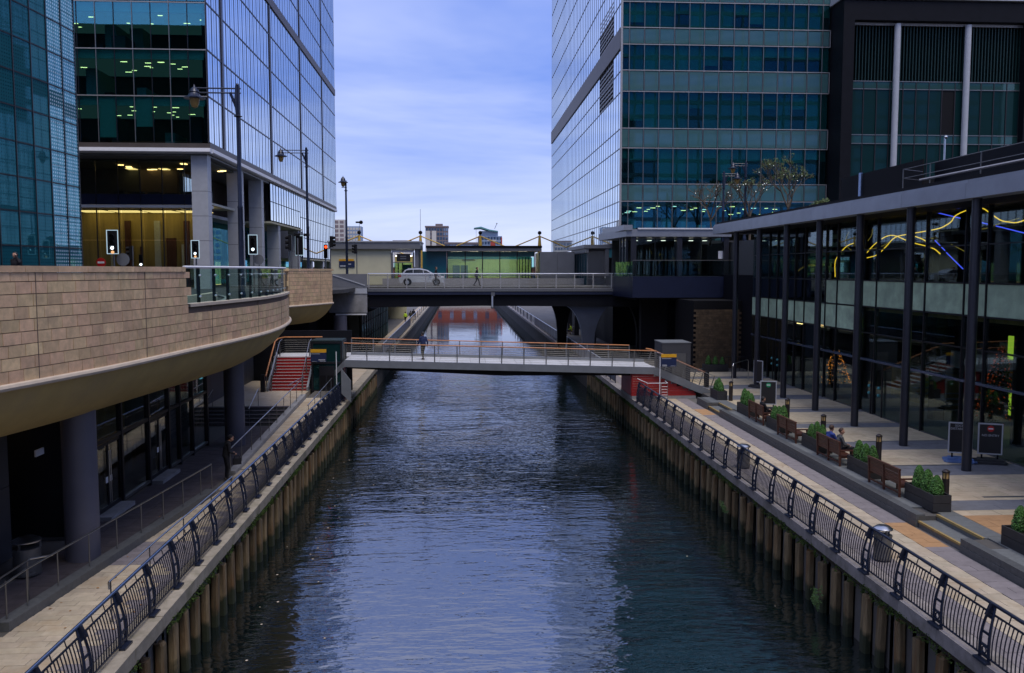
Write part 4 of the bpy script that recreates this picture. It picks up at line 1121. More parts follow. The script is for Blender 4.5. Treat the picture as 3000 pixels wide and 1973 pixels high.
# ------------------------------------------------------------------ road bridge
t = thing('road_bridge', 'dark steel road bridge with glazed railing across the canal', 'bridge', (3, 80, 5))
ub('road_deck', M['asphalt'], t, -9.6, 24, 80.3, 94, 6.5, 6.8)
ub('edge_beam', M['dull_steel'], t, -8.5, 14.4, 79.86, 80.1, 6.42, 6.66)
ub('edge_flange', M['navy'], t, -8.5, 14.4, 79.9, 80.3, 6.12, 6.36)
mb = MB(); mb.prism([(-8.5, 6.4), (24, 6.4), (24, 4.9), (12, 5.0), (2, 5.08), (-8.5, 4.95)], 'y', 80.15, 80.45); mb.build('girder', M['dark_panel'], t)
mb = MB(); mb.prism([(-8.5, 6.4), (24, 6.4), (24, 4.9), (-8.5, 4.95)], 'y', 93.5, 93.8); mb.build('girder', M['dark_panel'], t)
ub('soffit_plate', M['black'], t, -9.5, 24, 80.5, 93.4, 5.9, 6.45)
mb = MB()
xs = [-8.4 + 1.735 * i for i in range(14)]
for i, x in enumerate(xs):
    ub('post', M['frame_pale'], t, x - .045, x + .045, 79.9, 80.03, 6.67, 8.05)
    if i + 1 < len(xs):
        ub('glass_panel', M['g_guard'], t, x + .07, xs[i + 1] - .07, 79.97, 79.99, 6.76, 7.86)
        ub('bottom_rail', M['frame_pale'], t, x + .04, xs[i + 1] - .04, 79.95, 80.01, 6.68, 6.74)
mb.tube([(-8.5, 79.95, 8.07), (14.3, 79.95, 8.07)], .05, 8); mb.build('handrail', M['steel'], t, True)
ub('upper_rail', M['dull_steel'], t, -8.45, 14.3, 79.96, 80.0, 7.87, 7.92)
ub('drain_pipe', M['steel'], t, 2.9, 3.05, 79.8, 79.95, 5.0, 6.2)
ub('drain_box', M['dull_steel'], t, 2.87, 3.2, 79.75, 79.98, 6.0, 6.35)
mb = MB(); mb.ball((2.97, 79.87, 4.95), .14, 8); mb.build('lamp_head', M['dull_steel'], t)
ub('far_parapet', M['frame_pale'], t, -8.4, 22, 93.9, 94, 6.8, 7.5)
ub('footway', M['concrete'], t, -9.6, 24, 80.32, 82.4, 6.8, 6.9)
M['pier_blue'] = mat('pier_paint', (0.045, 0.055, 0.085), 0.4, metal=0.3, var=0.1, scale=1.5)
# flared piers
def flared(x, y0, y1, w, top, h, mm, par, nm='pier'):
    pr = []
    n = 10
    for i in range(n + 1):
        a = i / n; pr.append((x - w / 2 - (top - w) / 2 * (1 - math.cos(a * math.pi / 2)), -0.5 + (h + .5) * (.35 + .65 * math.sin(a * math.pi / 2))))
    left = [(x - w / 2, -.02)] + pr; right = [(2 * x - p, q) for p, q in reversed(left)]
    mb = MB(); mb.prism(left + right, 'y', y0, y1); return mb.build(nm, mm, par, True)
flared(12.1, 80.5, 81.2, 1.1, 5.2, 5.15, M['pier_blue'], t)
flared(10.9, 91.5, 92.2, 1.0, 3.6, 5.15, M['dark_panel'], t)
flared(18.6, 86.5, 87.4, 1.1, 4.4, 5.15, M['dark_panel'], t)
# abutment on the stone parapet side
t = thing('bridge_abutment', 'grey panelled bridge abutment next to the short stone parapet', 'abutment', (-10, 77, 4))
ub('parapet_panel', M['grey_panel'], t, -12.0, -8.52, 79.6, 79.8, 6.75, 8.05)
mb = MB(); mb.bar((-11.6, 79.56, 7.95), (-8.7, 79.56, 7.0), .04, .09); mb.build('brace', M['pale_panel'], t)
for i in range(2):
    ub('pale_panel', M['pale_panel'], t, -12.0 + i * 1.74, -12.0 + i * 1.74 + 1.72, 79.5, 79.8, 6.25, 6.73)
    ub('concrete_panel', M['concrete'], t, -12.0 + i * 1.74, -12.0 + i * 1.74 + 1.72, 79.55, 79.8, 4.5, 6.23)
ub('light_strip', M['white'], t, -11.4, -8.6, 79.4, 79.55, 4.3, 4.42)
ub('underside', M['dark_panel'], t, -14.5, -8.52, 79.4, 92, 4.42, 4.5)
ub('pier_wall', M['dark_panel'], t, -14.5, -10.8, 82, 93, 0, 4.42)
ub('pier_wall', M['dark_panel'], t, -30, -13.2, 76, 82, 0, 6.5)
o = MB().cyl((0, 0), .6, 0, 4.4, 20).build('round_column', M['col_l'], None, True); o.location = (-10.6, 76.5, 0); tag(o, 'round grey column in the dark under the bridge abutment', 'column')
# far shopfront on the quay beyond the bridge
t = thing('quay_shopfront', 'green glazed shopfront on the quay beyond the road bridge', 'shopfront', (-9.6, 84, 0))
for i in range(14):
    y = 84 + i * 2.2
    ub('mullion', M['mullion'], t, -9.65, -9.5, y - .06, y + .06, 0, 4.4)
    for z0, z1 in ((.1, 1.5), (1.6, 3.1), (3.2, 4.4)): ub('glass_pane', M['g_tow'], t, -9.62, -9.58, y + .07, y + 2.13, z0, z1)
ub('rear_wall', M['interior'], t, -14, -9.8, 84, 115, 0, 6.4)
ub('quay_floor', M['paver_beige'], t, -9.5, XL - .63, 62, 200, -.02, .01)
ub('end_wall', M['cream'], t, -14, -9.3, 150, 150.4, 0, 5.4)
t = thing('brick_bridge_pier', 'brown brick wall below the bridgehead behind the plaza lift', 'wall', (20, 67, 0))
cells = []
for k in range(24):
    for j in range(9):
        cells.append((19.2 + j * .42 - (k % 2) * .2, 19.2 + j * .42 + .4 - (k % 2) * .2, 68.9, 69.0, .4 + k * .2, .4 + k * .2 + .185))
pieces(cells, M['brick_wall'], 'brick', t, 300, (20, 68))
ub('backing', M['black'], t, 19.0, 23, 69.01, 75, .4, 5.9)
ub('black_void_block', M['black'], t, 16.6, 19.0, 78.0, 79, .4, 5.9)  # solid black stands in for the dark void beside the brick
o = MB().box(23, 30, 66.1, 79, .4, 8).build('bridgehead_wall', M['dark_panel']); tag(o, 'black wall between the pavilion glass and the brick wall', 'wall')
o = MB().box(17, 34, 95, 130, 0, 6.4).build('undercroft_backdrop', M['dark_panel']); tag(o, 'dark undercroft backdrop behind the curved bridge piers', 'wall')  # dark backdrop widened so the gap between the piers goes black
for i in range(5):
    o = MB().box(14.7, 15.3, 96 + i * 7, 96.6 + i * 7, 0, 5.8).build('undercroft_pillar', M['col']); tag(o, 'square dark pillar in the row along the quay beyond the bridge', 'pillar', 'pillars of the far undercroft')

# ------------------------------------------------------------------ bridgehead kiosk: navy base, glass balustrade, glazed room
t = thing('bridgehead_kiosk', 'navy-based glazed kiosk jutting from the road bridge beside the pavilion', 'kiosk', (19, 75, 6))
base = [(14.95, 74), (24, 74), (24, 84), (14.3, 84), (14.3, 79.7)]
MB().prism(base, 'z', 6.0, 7.84).build('base', M['navy'], t)
MB().prism([(15.3, 74.4), (24, 74.4), (24, 84), (14.9, 84), (14.9, 79.8)], 'z', 5.8, 5.98).build('underside', M['black'], t)
bx = [14.98 + i * 2.25 for i in range(5)]
for a, b in zip(bx, bx[1:]): ub('glass_pane', M['g_pav'], t, a + .02, b - .02, 74.03, 74.06, 7.86, 9.22)
ub('rail', M['dull_steel'], t, 14.95, 24, 74.0, 74.09, 9.22, 9.28)
for i in range(3):
    a = Vector((14.95, 74.1)).lerp(Vector((14.35, 79.6)), i / 3); b = Vector((14.95, 74.1)).lerp(Vector((14.35, 79.6)), (i + 1) / 3)
    MB().bar((a.x, a.y + .03, 8.5), (b.x, b.y - .03, 8.5), .03, 1.3).build('glass_pane', M['g_hall'], t)
RZ = 12.0
MB().prism([(14.6, 75.2), (24, 75.2), (24, 86), (13.9, 86)], 'z', 11.35, RZ).build('roof', M['fascia'], t)
ub('roof_edge', M['white'], t, 15.6, 24, 75.1, 75.2, RZ - .02, RZ + .1)
mb = MB(); mb.prism([(75.0, 11.9), (75.0, 12.35), (86, 12.5), (86, 11.9)], 'x', 14.3, 15.1); mb.build('roof_upstand', M['fascia'], t)
for x in (15.3, 19.4, 23.6): ub('column', M['col'], t, x - .22, x + .22, 75.3, 75.75, 7.84, 11.35)
for (a, b) in ((15.55, 17.3), (17.35, 19.15), (19.65, 21.4), (21.45, 23.35)):
    ub('glass_pane', M['g_pav'], t, a, b, 75.9, 75.93, 7.9, 11.2)
    ub('mullion', M['mullion'], t, b, b + .05, 75.85, 75.98, 7.84, 11.3)
for y in (76.2, 77.6, 79.0): ub('side_column', M['col'], t, 14.75, 14.95, y, y + .2, 7.84, 11.35); 
for y in (76.45, 77.85): ub('glass_pane', M['g_pav'], t, 14.83, 14.86, y, y + 1.1, 7.9, 11.2)
ub('floor', M['carpet'], t, 15, 24, 76, 85, 7.84, 7.9)
ub('rear_wall', M['interior'], t, 15, 24, 84.5, 84.7, 7.9, 11.3)
ub('lit_panel', M['interior_warm'], t, 20.0, 20.9, 80, 80.1, 8.6, 9.6)
ub('notice', M['white'], t, 23.0, 23.5, 75.7, 75.8, 9.4, 10.1)
for i in range(6): ub('ceiling_light', M['lamp_white'], t, 16 + i * 1.3, 16.4 + i * 1.3, 79, 79.15, 11.1, 11.15)
for i in range(4): ub('seat_unit', M['dark_panel'], t, 16 + i * 1.9, 16.8 + i * 1.9, 80.5, 81.2, 7.9, 8.9)

# ------------------------------------------------------------------ low station buildings behind the road
SY = 96.0
t = thing('cream_building', 'cream rendered single-storey building with a blue wall sign behind the bridge', 'building', (-10, SY, ROAD))
ub('wall', M['cream'], t, -14.3, -7.6, SY, SY + .3, 6.8, 10.7)
ub('side_wall', M['grey_panel'], t, -5.0, -4.6, SY, SY + 6, 6.8, 11.0)
ub('roof', M['grey_panel'], t, -14.4, -4.4, SY - .4, SY + 7, 10.72, 11.45)
ub('roof_edge', M['pale_panel'], t, -14.5, -4.3, SY - .5, SY + 7.1, 11.46, 11.6)
ub('lintel', M['white'], t, -7.55, -5.1, SY - .05, SY + .25, 10.35, 10.7)
ub('door_frame', M['dull_steel'], t, -7.6, -7.4, SY - .1, SY + .2, 6.8, 10.34)
ub('door_frame', M['dull_steel'], t, -5.25, -5.05, SY - .1, SY + .2, 6.8, 10.34)
ub('fascia_sign', M['sign_black'], t, -7.0, -5.5, SY - .02, SY + .1, 9.35, 10.2)
for z in (9.6, 9.85): ub('lettering_line', M['dull_steel'], t, -6.6, -5.95, SY - .03, SY - .021, z, z + .13)
ub('transom', M['dull_steel'], t, -7.38, -5.27, SY, SY + .1, 9.2, 9.3)
ub('lit_interior', M['lime_wall'], t, -7.4, -5.2, SY + 3, SY + 3.1, 6.8, 10)
ub('screen', M['sign_black'], t, -6.4, -5.4, SY + .3, SY + .4, 8.0, 9.0)
ub('interior_light', M['hall_glow'], t, -7.2, -5.4, SY + 1, SY + 1.8, 9.95, 10.0)
ub('glass_pane', M['g_hall'], t, -7.35, -5.3, SY + .04, SY + .07, 6.8, 9.2)
for x in (-6.9, -6.45): ub('door_post', M['mullion'], t, x, x + .12, SY + .1, SY + .2, 6.8, 9.2)
ub('wall_sign', M['blue_sign'], t, -13.3, -11.6, SY - .08, SY - .01, 8.7, 9.4)
ub('wall_sign_header', M['yellow_sign'], t, -13.3, -11.7, SY - .09, SY - .01, 9.4, 9.62)
ub('lettering_line', M['pale_panel'], t, -13.2, -12.6, SY - .085, SY - .081, 8.78, 8.92); ub('lettering_line', M['pale_panel'], t, -12.5, -12.0, SY - .085, SY - .081, 9.0, 9.12)
t = thing('station_hall', 'glazed hall with lime lit wall and flat dark roof behind the road bridge', 'building', (2, 102, ROAD))
HY = 102.0
ub('teal_end', M['teal'], t, -4.4, -1.6, HY, HY + .3, 6.8, 10.6)
ub('roof', M['dark_panel'], t, -4.0, 9.6, HY - 1.2, HY + 9, 11.0, 11.25)
ub('roof_soffit', M['grey_panel'], t, -3.9, 9.5, HY - 1.1, HY + 9, 10.62, 10.98)
xs = [-1.5, .6, 2.65, 4.7, 6.75, 8.8]
for a, b in zip(xs, xs[1:]):
    ub('glass_pane', M['g_hall'], t, a + .05, b - .05, HY + .1, HY + .13, 7.5, 9.95)
    ub('teal_transom_light', M['teal_pale'], t, a + .05, b - .05, HY + .1, HY + .2, 10.0, 10.58)
    ub('sill_panel', M['dull_steel'], t, a + .05, b - .05, HY + .05, HY + .2, 6.8, 7.45)
for x in xs: ub('mullion', M['mullion'], t, x - .05, x + .05, HY - .05, HY + .2, 6.8, 10.6)
ub('lit_wall', M['lime_wall'], t, -1.5, 8.8, HY + 5.0, HY + 5.2, 6.8, 9.75)
ub('upper_wall', M['teal'], t, -1.5, 8.8, HY + 5.05, HY + 5.2, 9.76, 10.6)
ub('floor', M['concrete'], t, -1.5, 8.8, HY + .2, HY + 5, 6.8, 6.85)
for i in range(5): ub('ceiling_light', M['hall_glow'], t, -1 + i * 2, .2 + i * 2, HY + 2.2, HY + 3.2, 10.5, 10.55)
for x in (-.9, .1): ub('lift_door', M['dull_steel'], t, x, x + .85, HY + 4.9, HY + 5.0, 6.85, 9.0)
for i in range(5): ub('gate_post', M['mullion'], t, 7.0 + i * .36, 7.1 + i * .36, HY + .5, HY + .6, 6.8, 9.9)
ub('hanging_sign', M['yellow_sign'], t, .2, 1.8, HY + 1.5, HY + 1.6, 9.5, 9.7)
t = thing('grey_block', 'blank grey panelled block between the glazed hall and the tower', 'building', (11, 99, ROAD))
for i in range(2): ub('wall_panel', M['grey_panel'], t, 9.2 + i * 2.0, 11.18 + i * 2.0, 99, 99.3, 6.8, 10.5)
ub('body', M['grey_panel'], t, 9.25, 13.1, 99.35, 106, 6.8, 10.45)
t = thing('shed_building', 'low grey glazed building with a pale teal panel left of the kiosk', 'building', (15, 92, ROAD))
ub('roof', M['grey_panel'], t, 13.2, 19.4, 91.3, 104, 10.72, 11.1)
ub('teal_panel', M['teal_pale'], t, 15.9, 18.6, 91.5, 91.6, 9.75, 10.7)
ub('opening', M['interior'], t, 15.9, 18.6, 93.5, 93.6, 6.8, 9.7)
ub('frame', M['grey_panel'], t, 15.5, 15.88, 91.4, 91.8, 6.8, 10.7)
ub('frame', M['grey_panel'], t, 18.62, 19.3, 91.4, 91.8, 6.8, 10.7)
for i in range(6):
    y = 91.8 + i * 2
    ub('side_pane', M['g_tow'], t, 13.6, 13.65, y + .06, y + 1.94, 6.8, 10.2); ub('side_mullion', M['mullion_g'], t, 13.55, 13.68, y - .05, y + .05, 6.8, 10.6)
ub('side_beam', M['grey_panel'], t, 13.4, 13.7, 91.4, 103.5, 10.25, 10.7)
ub('sill', M['white'], t, 15.4, 18.9, 91.1, 91.4, 7.55, 7.7)
# ------------------------------------------------------------------ office tower on the stone terrace side
LX, LY0, LY1, LW = -21.1, 75.0, 149.5, -60.0
t = thing('office_tower', 'glass office tower with a white ledge and tall mirrored canal face above the stone terrace', 'tower', (LX - 5, LY0, ROAD))
FZ = [19.12 + 3.84 * i for i in range(16)]
body_top = FZ[-1]
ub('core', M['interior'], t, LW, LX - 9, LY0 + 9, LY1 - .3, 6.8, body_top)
# front: panes, floors, lights
fx = [LX - .05 - 1.5 * i for i in range(10)]
for k in range(5):
    z0, z1 = FZ[k], FZ[k + 1]
    for a, b in zip(fx, fx[1:]):
        ub('glass_pane', M['g_front'], t, b + .03, a - .03, LY0, LY0 + .03, z0 + .1, z1 - .06)
    ub('floor_slab', M['ceiling_tile'], t, LW, LX - .25, LY0 + .2, LY0 + 9, z1 - .55, z1 - .1)
    ub('carpet', M['carpet'], t, LW, LX - .25, LY0 + .21, LY0 + 9, z1 - .099, z1 - .03)
    ub('transom', M['frame_pale'], t, LW, LX - .02, LY0 - .05, LY0 + .05, z1 - .05, z1 + .03)
    ub('spandrel_shade', M['blind'], t, LW, LX - .3, LY0 + .12, LY0 + .17, z1 - .8, z1 - .1)
    ub('fill_glow_sheet', M['ceil_fill'], t, LX - 14, LX - .8, LY0 + 1.2, LY0 + 8, z1 - .57, z1 - .555)  # added fill glow under each slab
    for i in range(24):
        if random.random() < (.7 if k < 2 else .3):
            x = LX - 1.2 - random.uniform(0, 12); y = LY0 + random.uniform(1.5, 7)
            ub('ceiling_light', M['lamp_on'], t, x, x + random.choice((.25, .4, .55)), y, y + .12, z1 - .6, z1 - .57)
    for i in range(7):
        x = LX - 1 - random.uniform(0, 12.5)
        h = random.uniform(.9, 1.4) if random.random() < .7 else 2.6
        ub('cabinet', random.choice((M['blind'], M['interior_pale'], M['interior'], M['interior'])), t, x, x + random.uniform(.5, 1.2), LY0 + 1.0 + random.uniform(0, 4), LY0 + 1.6 + random.uniform(4, 4.5), z0 + .02, z0 + h)
    for i in (3, 5):
        if k in (0, 3): ub('roller_blind', M['blind'], t, fx[i + 1] + .08, fx[i] - .08, LY0 + .08, LY0 + .1, z0 + (1.3 if i == 3 else .4), z1 - .15)
for i, x in enumerate(fx): ub('mullion', M['mullion_g'] if i % 2 == 0 else M['mullion'], t, x - .03, x + .03, LY0 - .04, LY0 + .06, FZ[0], FZ[5])
ub('front_upper', M['g_tow'], t, LW, LX, LY0, LY0 + .1, FZ[5] + .05, body_top)
ub('rear_partition', M['interior'], t, LW, LX - .3, LY0 + 8.8, LY0 + 9, FZ[0], FZ[5])
# canal face: mirrored panes, fins, floor lines
panes = []
nmod = 49; mod = (LY1 - LY0) / nmod
for k in range(12):
    for j in range(nmod): panes.append((LX - .02, LX + .02, LY0 + j * mod + .05, LY0 + (j + 1) * mod - .05, FZ[k] + .08, FZ[k + 1] - .06))
bays = [0, 3, 16, 28.5, 40, 49]
low = [(16, 28.5, 14.0, 18.3), (28.5, 49, 10.1, 18.3)]
for (j0, j1, z0, z1) in low:
    zz = [z0, (z0 + z1) / 2, z1] if z0 > 12 else [z0, z0 + 2.7, z0 + 5.4, z1]
    for a, b in zip(zz, zz[1:]):
        for j in range(int(j0), int(j1)): panes.append((LX - .3, LX - .26, LY0 + j * mod + .05, LY0 + (j + 1) * mod - .05, a + .05, b - .05))
pieces(panes, M['g_sky'], 'mirror_pane', t, 300, (0, 40))
for k in range(13):
    if k == 5:
        ub('plant_band', M['band'], t, LX - .2, LX + .16, LY0 + .1, LY1, FZ[k] - .55, FZ[k] + .45); continue
    ub('floor_line', M['fin'], t, LX - .1, LX + .07, LY0 + .06, LY1, FZ[k] - .06, FZ[k] + .06)
mb = MB()
for j in range(nmod + 1):
    y = LY0 + j * mod
    w = .05 if j % 1 == 0 else .03
    mb.box(LX - .05, LX + (.042 if j not in (3, 16, 28, 40) else .1), y - (.06 if j not in (3, 16, 28, 40) else .3), y + (.06 if j not in (3, 16, 28, 40) else .3), FZ[0] + .07, FZ[12])
    if j % 1 == 0 and j > 0: mb.box(LX, LX + .03, y - mod / 2 - .01, y - mod / 2 + .01, FZ[0] + .07, FZ[12])
for (j0, j1, z0, z1) in low:
    for j in range(int(j0), int(j1) + 1): mb.box(LX - .3, LX - .22, LY0 + j * mod - .035, LY0 + j * mod + .035, z0, z1)
o = mb.build('vertical_fin', M['fin'], t); struct(o, 'stuff')
ub('backing', M['black'], t, LX - .5, LX - .35, LY0 + .4, LY1, FZ[0] + .2, FZ[12])
ub('backing', M['black'], t, LX - .8, LX - .5, LY0 + 16 * mod, LY0 + 28.5 * mod, 13.9, 18.2)
ub('backing', M['black'], t, LX - .8, LX - .5, LY0 + 28.5 * mod, LY1, 10.0, 18.2)
ub('soffit_lip', M['cream'], t, LX - 8, LX - .2, LY0 + 16 * mod, LY0 + 28.5 * mod, 13.7, 13.9)
ub('soffit_lip', M['cream'], t, LX - 8, LX - .2, LY0 + 28.5 * mod, LY1, 9.8, 10.0)
# ledge
mb = MB(); mb.box(LW, LX + .1, LY0 - .1, LY0 + .3, 18.67, 19.06); mb.box(LX - .3, LX + .1, LY0 + .3, LY1, 18.67, 19.06); mb.build('ledge', M['band'], t)
mb = MB(); mb.prism([(LY0 - .2, 18.66), (LY0 - .24, 18.36), (LY0 - .1, 18.27), (LY0 + .5, 18.25), (LY0 + .5, 18.66)], 'x', LW, LX + .12); mb.build('white_ledge', M['white'], t)
mb = MB(); mb.prism([(LX + .18, 18.66), (LX + .2, 18.36), (LX + .06, 18.28), (LX - .3, 18.28), (LX - .3, 18.66)], 'y', LY0 + .5, LY1); mb.build('white_ledge', M['white'], t)
ub('soffit', M['grey_panel'], t, LW, LX - .35, LY0 + .6, LY1, 18.1, 18.24)
# recessed storey, lobby and columns
RY = LY0 + 3.0
lx = [LX - 1.2 - 1.9 * i for i in range(9)]
for a, b in zip(lx, lx[1:]):
    ub('glass_pane', M['g_lobby'], t, b + .03, a - .03, RY, RY + .03, 15.1, 18.05)
    ub('spandrel_panel', M['navy'], t, b + .03, a - .03, RY - .02, RY + .05, 14.15, 15.05)
    ub('glass_pane', M['g_lobby'], t, b + .03, a - .03, RY + .6, RY + .63, 6.85, 11.0)
    ub('glass_pane', M['g_lobby'], t, b + .03, a - .03, RY + .6, RY + .63, 11.1, 13.7)
for x in lx: ub('mullion', M['mullion'], t, x - .03, x + .03, RY - .06, RY + .1, 6.85, 18.05)
ub('soffit', M['pale_panel'], t, LW, LX - .9, RY - .4, RY + 1.0, 13.85, 14.1)
ub('floor_slab', M['interior_pale'], t, LW, LX - 1, RY + .1, RY + 9, 14.2, 14.4)
ub('ceiling', M['ceiling_tile'], t, LW, LX - 1, RY + .2, RY + 9, 17.9, 18.05)
ub('rear_partition', M['interior_warm'], t, LW, LX - 3.2, RY + 8, RY + 8.2, 14.4, 17.9)
ub('lobby_wall', M['interior_warm'], t, LW, LX - 2.2, RY + 5, RY + 5.2, 6.8, 13.8)
ub('lobby_panel', M['interior_pale'], t, LX - 5.0, LX - 3.0, RY + 4.8, RY + 4.95, 7.5, 10.8)
ub('lobby_panel', M['teak'], t, LX - 6.4, LX - 5.5, RY + 4.8, RY + 4.95, 7.5, 11.4); ub('reflection_strip', M['white'], t, LX - 2.4, LX - 2.0, RY + .8, RY + 1.1, 6.85, 12.8)  # white strip paints a bright reflection in the lobby glass
for i in range(7): ub('wall_rib', M['teak'] if i % 3 else M['interior_pale'], t, LX - 3.4 - i * 1.35, LX - 3.4 - i * 1.35 + (.5 if i % 2 else .12), RY + 4.75, RY + 4.99, 6.9, 13.0 if i % 2 else 10.6)
ub('reception_desk', M['interior'], t, LX - 7.5, LX - 4.5, RY + 3.2, RY + 3.9, 6.85, 8.0)
for i in range(4): ub('ceiling_light', M['ceil_glow'], t, LX - 4.6 - i * 3, LX - 2.0 - i * 3, RY + 2.2, RY + 4.8, 13.74, 13.78)
for i in range(2): ub('ceiling_light', M['ceil_glow'], t, LX - 7.0 - i * 3.0, LX - 6.2 - i * 3.0, RY + 5.0, RY + 6.6, 17.82, 17.88)
for i in range(14):
    x = LX - 1.6 - random.uniform(0, 8.5); y = RY + random.uniform(.6, 7); ub('ceiling_light', M['lamp_on'], t, x, x + .5, y, y + .16, 17.8, 17.86)
for i in range(6): ub('desk_unit', M['interior'], t, LX - 2.2 - i * 1.5, LX - 1.2 - i * 1.5, RY + 1.2, RY + 2, 14.4, 15.1 + random.uniform(.1, .6))
def clad_column(y, x0, x1, top, name='column'):
    c = MB().box(x0, x1, y - .55, y + .55, 6.8, top).build(name, M['pale_panel'], t)
    for z in (8.8, 10.9, 13.0, 15.1):
        if z < top: ub('joint', M['mullion'], t, x0 - .004, x1 + .004, y - .554, y + .554, z, z + .03)
    return c
for y, top in ((LY0 + 1.0, 18.1), (LY0 + 12.2, 18.1), (LY0 + 20.9, 18.1), (LY0 + 29.4, 13.7), (LY0 + 42, 13.7), (LY0 + 52, 9.8), (LY0 + 62, 9.8), (LY0 + 72, 9.8)): clad_column(y, LX - 1.7, LX - .35, top)
# glazing behind the colonnade
for i in range(24):
    y = LY0 + 9 + i * 2.7
    top = 13.6 if y < LY0 + 24 else (13.6 if y < LY0 + 43 else 9.7)
    ub('glass_pane', M['g_front'], t, LX - 5.0, LX - 4.96, y, y + 2.8, 6.9, top)
    if i % 2 == 0: ub('lit_doorway', M['ceil_glow_dim'] if 'ceil_glow_dim' in M else M['interior_warm'], t, LX - 5.4, LX - 5.3, y + .4, y + 2.2, 6.8, 9.3)
ub('colonnade_wall', M['band'], t, LX - 9, LX - 5.6, LY0 + 9, LY1, 6.8, 18)
for i in range(6): ub('high_window', M['g_sky'], t, LX - 4.0, LX - 3.95, LY0 + 4.5 + i * 1.0, LY0 + 5.3 + i * 1.0, 13.9, 17.2)
ub('bulkhead', M['pale_panel'], t, LX - 5, LX - 3.0, LY0 + 9, LY0 + 24, 13.5, 13.8)

# ------------------------------------------------------------------ teal fritted tower at the frame edge
t = thing('fritted_tower', 'teal glass tower printed with dots rising behind the terrace parapet', 'tower', (-26, 50, ROAD))
corner = Vector((-23.75, 55.8)); d0 = Vector((math.sin(R(6)), math.cos(R(6))))
cols = []; p = corner.copy(); ang = 3.0
for i in range(13):
    d = Vector((math.sin(R(ang)), math.cos(R(ang)))); q = p - d * 1.62; cols.append((q.copy(), p.copy(), ang)); p = q; ang += 1.3
zs = [6.8 + 1.05 + 1.9 * k for k in range(-1, 22)]
pan = MB()
for i, (a, b, an) in enumerate(cols):
    for k in range(len(zs) - 1):
        m = M['g_teal_sky'] if i < 2 else M['g_teal']
        c = (a + b) / 2; w = (b - a).length
        if i < 10 and k < 14:
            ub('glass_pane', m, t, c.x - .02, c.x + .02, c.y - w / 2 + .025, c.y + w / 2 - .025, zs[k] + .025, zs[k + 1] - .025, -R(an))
mb = MB()
for i, (a, b, an) in enumerate(cols):
    mb.bar((b.x + .02, b.y, 6.8), (b.x + .02, b.y, zs[15]), .07, .09)
    for z in zs[:16]: mb.bar((a.x + .01, a.y, z), (b.x + .01, b.y, z), .08, .075)
o = mb.build('glazing_bars', M['mullion'], t); struct(o, 'stuff')
poly = [(b.x - .12, b.y) for a, b, an in cols] + [(cols[-1][0].x - .12, cols[-1][0].y), (-60, cols[-1][0].y), (-60, 55.8)]
MB().prism(poly, 'z', 6.8, 34).build('core', M['dark_panel'], t)
ub('edge_trim', M['frame_pale'], t, corner.x - .15, corner.x + .03, corner.y, corner.y + .12, 6.8, zs[15])

# ------------------------------------------------------------------ tower beyond the pavilion
RX, RY0, RY1, RXE = 16.05, 86.0, 151.0, 37.05
t = thing('banded_tower', 'tall green glass tower with pale ribbed bands behind the pavilion', 'tower', (RX + 5, RY0, ROAD))
ub('core', M['interior'], t, RX + 6, 80, RY0 + 8, RY1, 6.8, 80)
rz = [(12.6, 15.28, 'v'), (15.28, 17.01, 's'), (17.01, 20.54, 'v'), (20.54, 22.48, 's'), (22.48, 26.08, 'v'), (26.08, 28.14, 's'), (28.14, 30.65, 'v'), (30.65, 32.27, 's'), (32.27, 34.75, 'v'), (34.75, 36.5, 's'), (36.5, 40, 'v')]
rx = [RX + .75] + [RX + .75 + 1.5 * i for i in range(1, 14)] + [RXE]
rx = [RX] + rx
BL = [mat('tower_blind_%s' % w_, c_, .8, var=.12, scale=1.2, streak=(5, 5, .3)) for w_, c_ in (('teal', (.018, .075, .08)), ('dark', (.012, .052, .06)), ('pale', (.028, .1, .105)))]
for z0, z1, kind in rz:
    for a, b in zip(rx, rx[1:]):
        if kind == 's':
            ub('spandrel_pane', M['g_spandrel'], t, a + .07, b - .07, RY0 - .06, RY0 - .02, z0 + .1, z1 - .1)
        elif z1 < 15.5:
            ub('glass_pane', M['g_front'], t, a + .05, b - .05, RY0, RY0 + .03, z0, z1 - .04)
        else:
            ub('glass_pane', M['g_tow2'], t, a + .05, b - .05, RY0, RY0 + .03, z0 + .04, z1 - .04)
            dr = random.choice((1, 1, 1, 1, .8, .5, .45)) if z0 > 20 else random.choice((.3, .35, .4, .4, .9))
            ub('roller_blind', random.choice(BL), t, a + .06, b - .06, RY0 + .12, RY0 + .14, z1 - (z1 - z0) * dr + .05, z1 - .05)
    if kind == 's':
        for z in (z0, z1): ub('transom', M['frame_pale'], t, RX, RXE + .05, RY0 - .1, RY0 + .02, z - .04, z + .04)
        ub('end_frame', M['frame_pale'], t, RXE, RXE + .06, RY0 - .1, RY0 + .02, z0 + .045, z1 - .045)
for i, x in enumerate(rx[1:-1]):
    ub('mullion', M['mullion_g'], t, x - .03, x + .03, RY0 - .09, RY0 + .02, 12.6, 40)
ub('backing', M['black'], t, RX + .1, RXE, RY0 + .2, RY0 + .3, 15.2, 60)
ub('floor_slab', M['ceiling_tile'], t, RX + .2, RXE, RY0 + .3, RY0 + 8, 15.0, 15.2)
ub('rear_partition', M['interior'], t, RX + .2, RXE, RY0 + 7.9, RY0 + 8, 11, 15)
ub('floor_slab', M['carpet'], t, RX + .2, RXE, RY0 + .3, RY0 + 8, 11.0, 11.4)
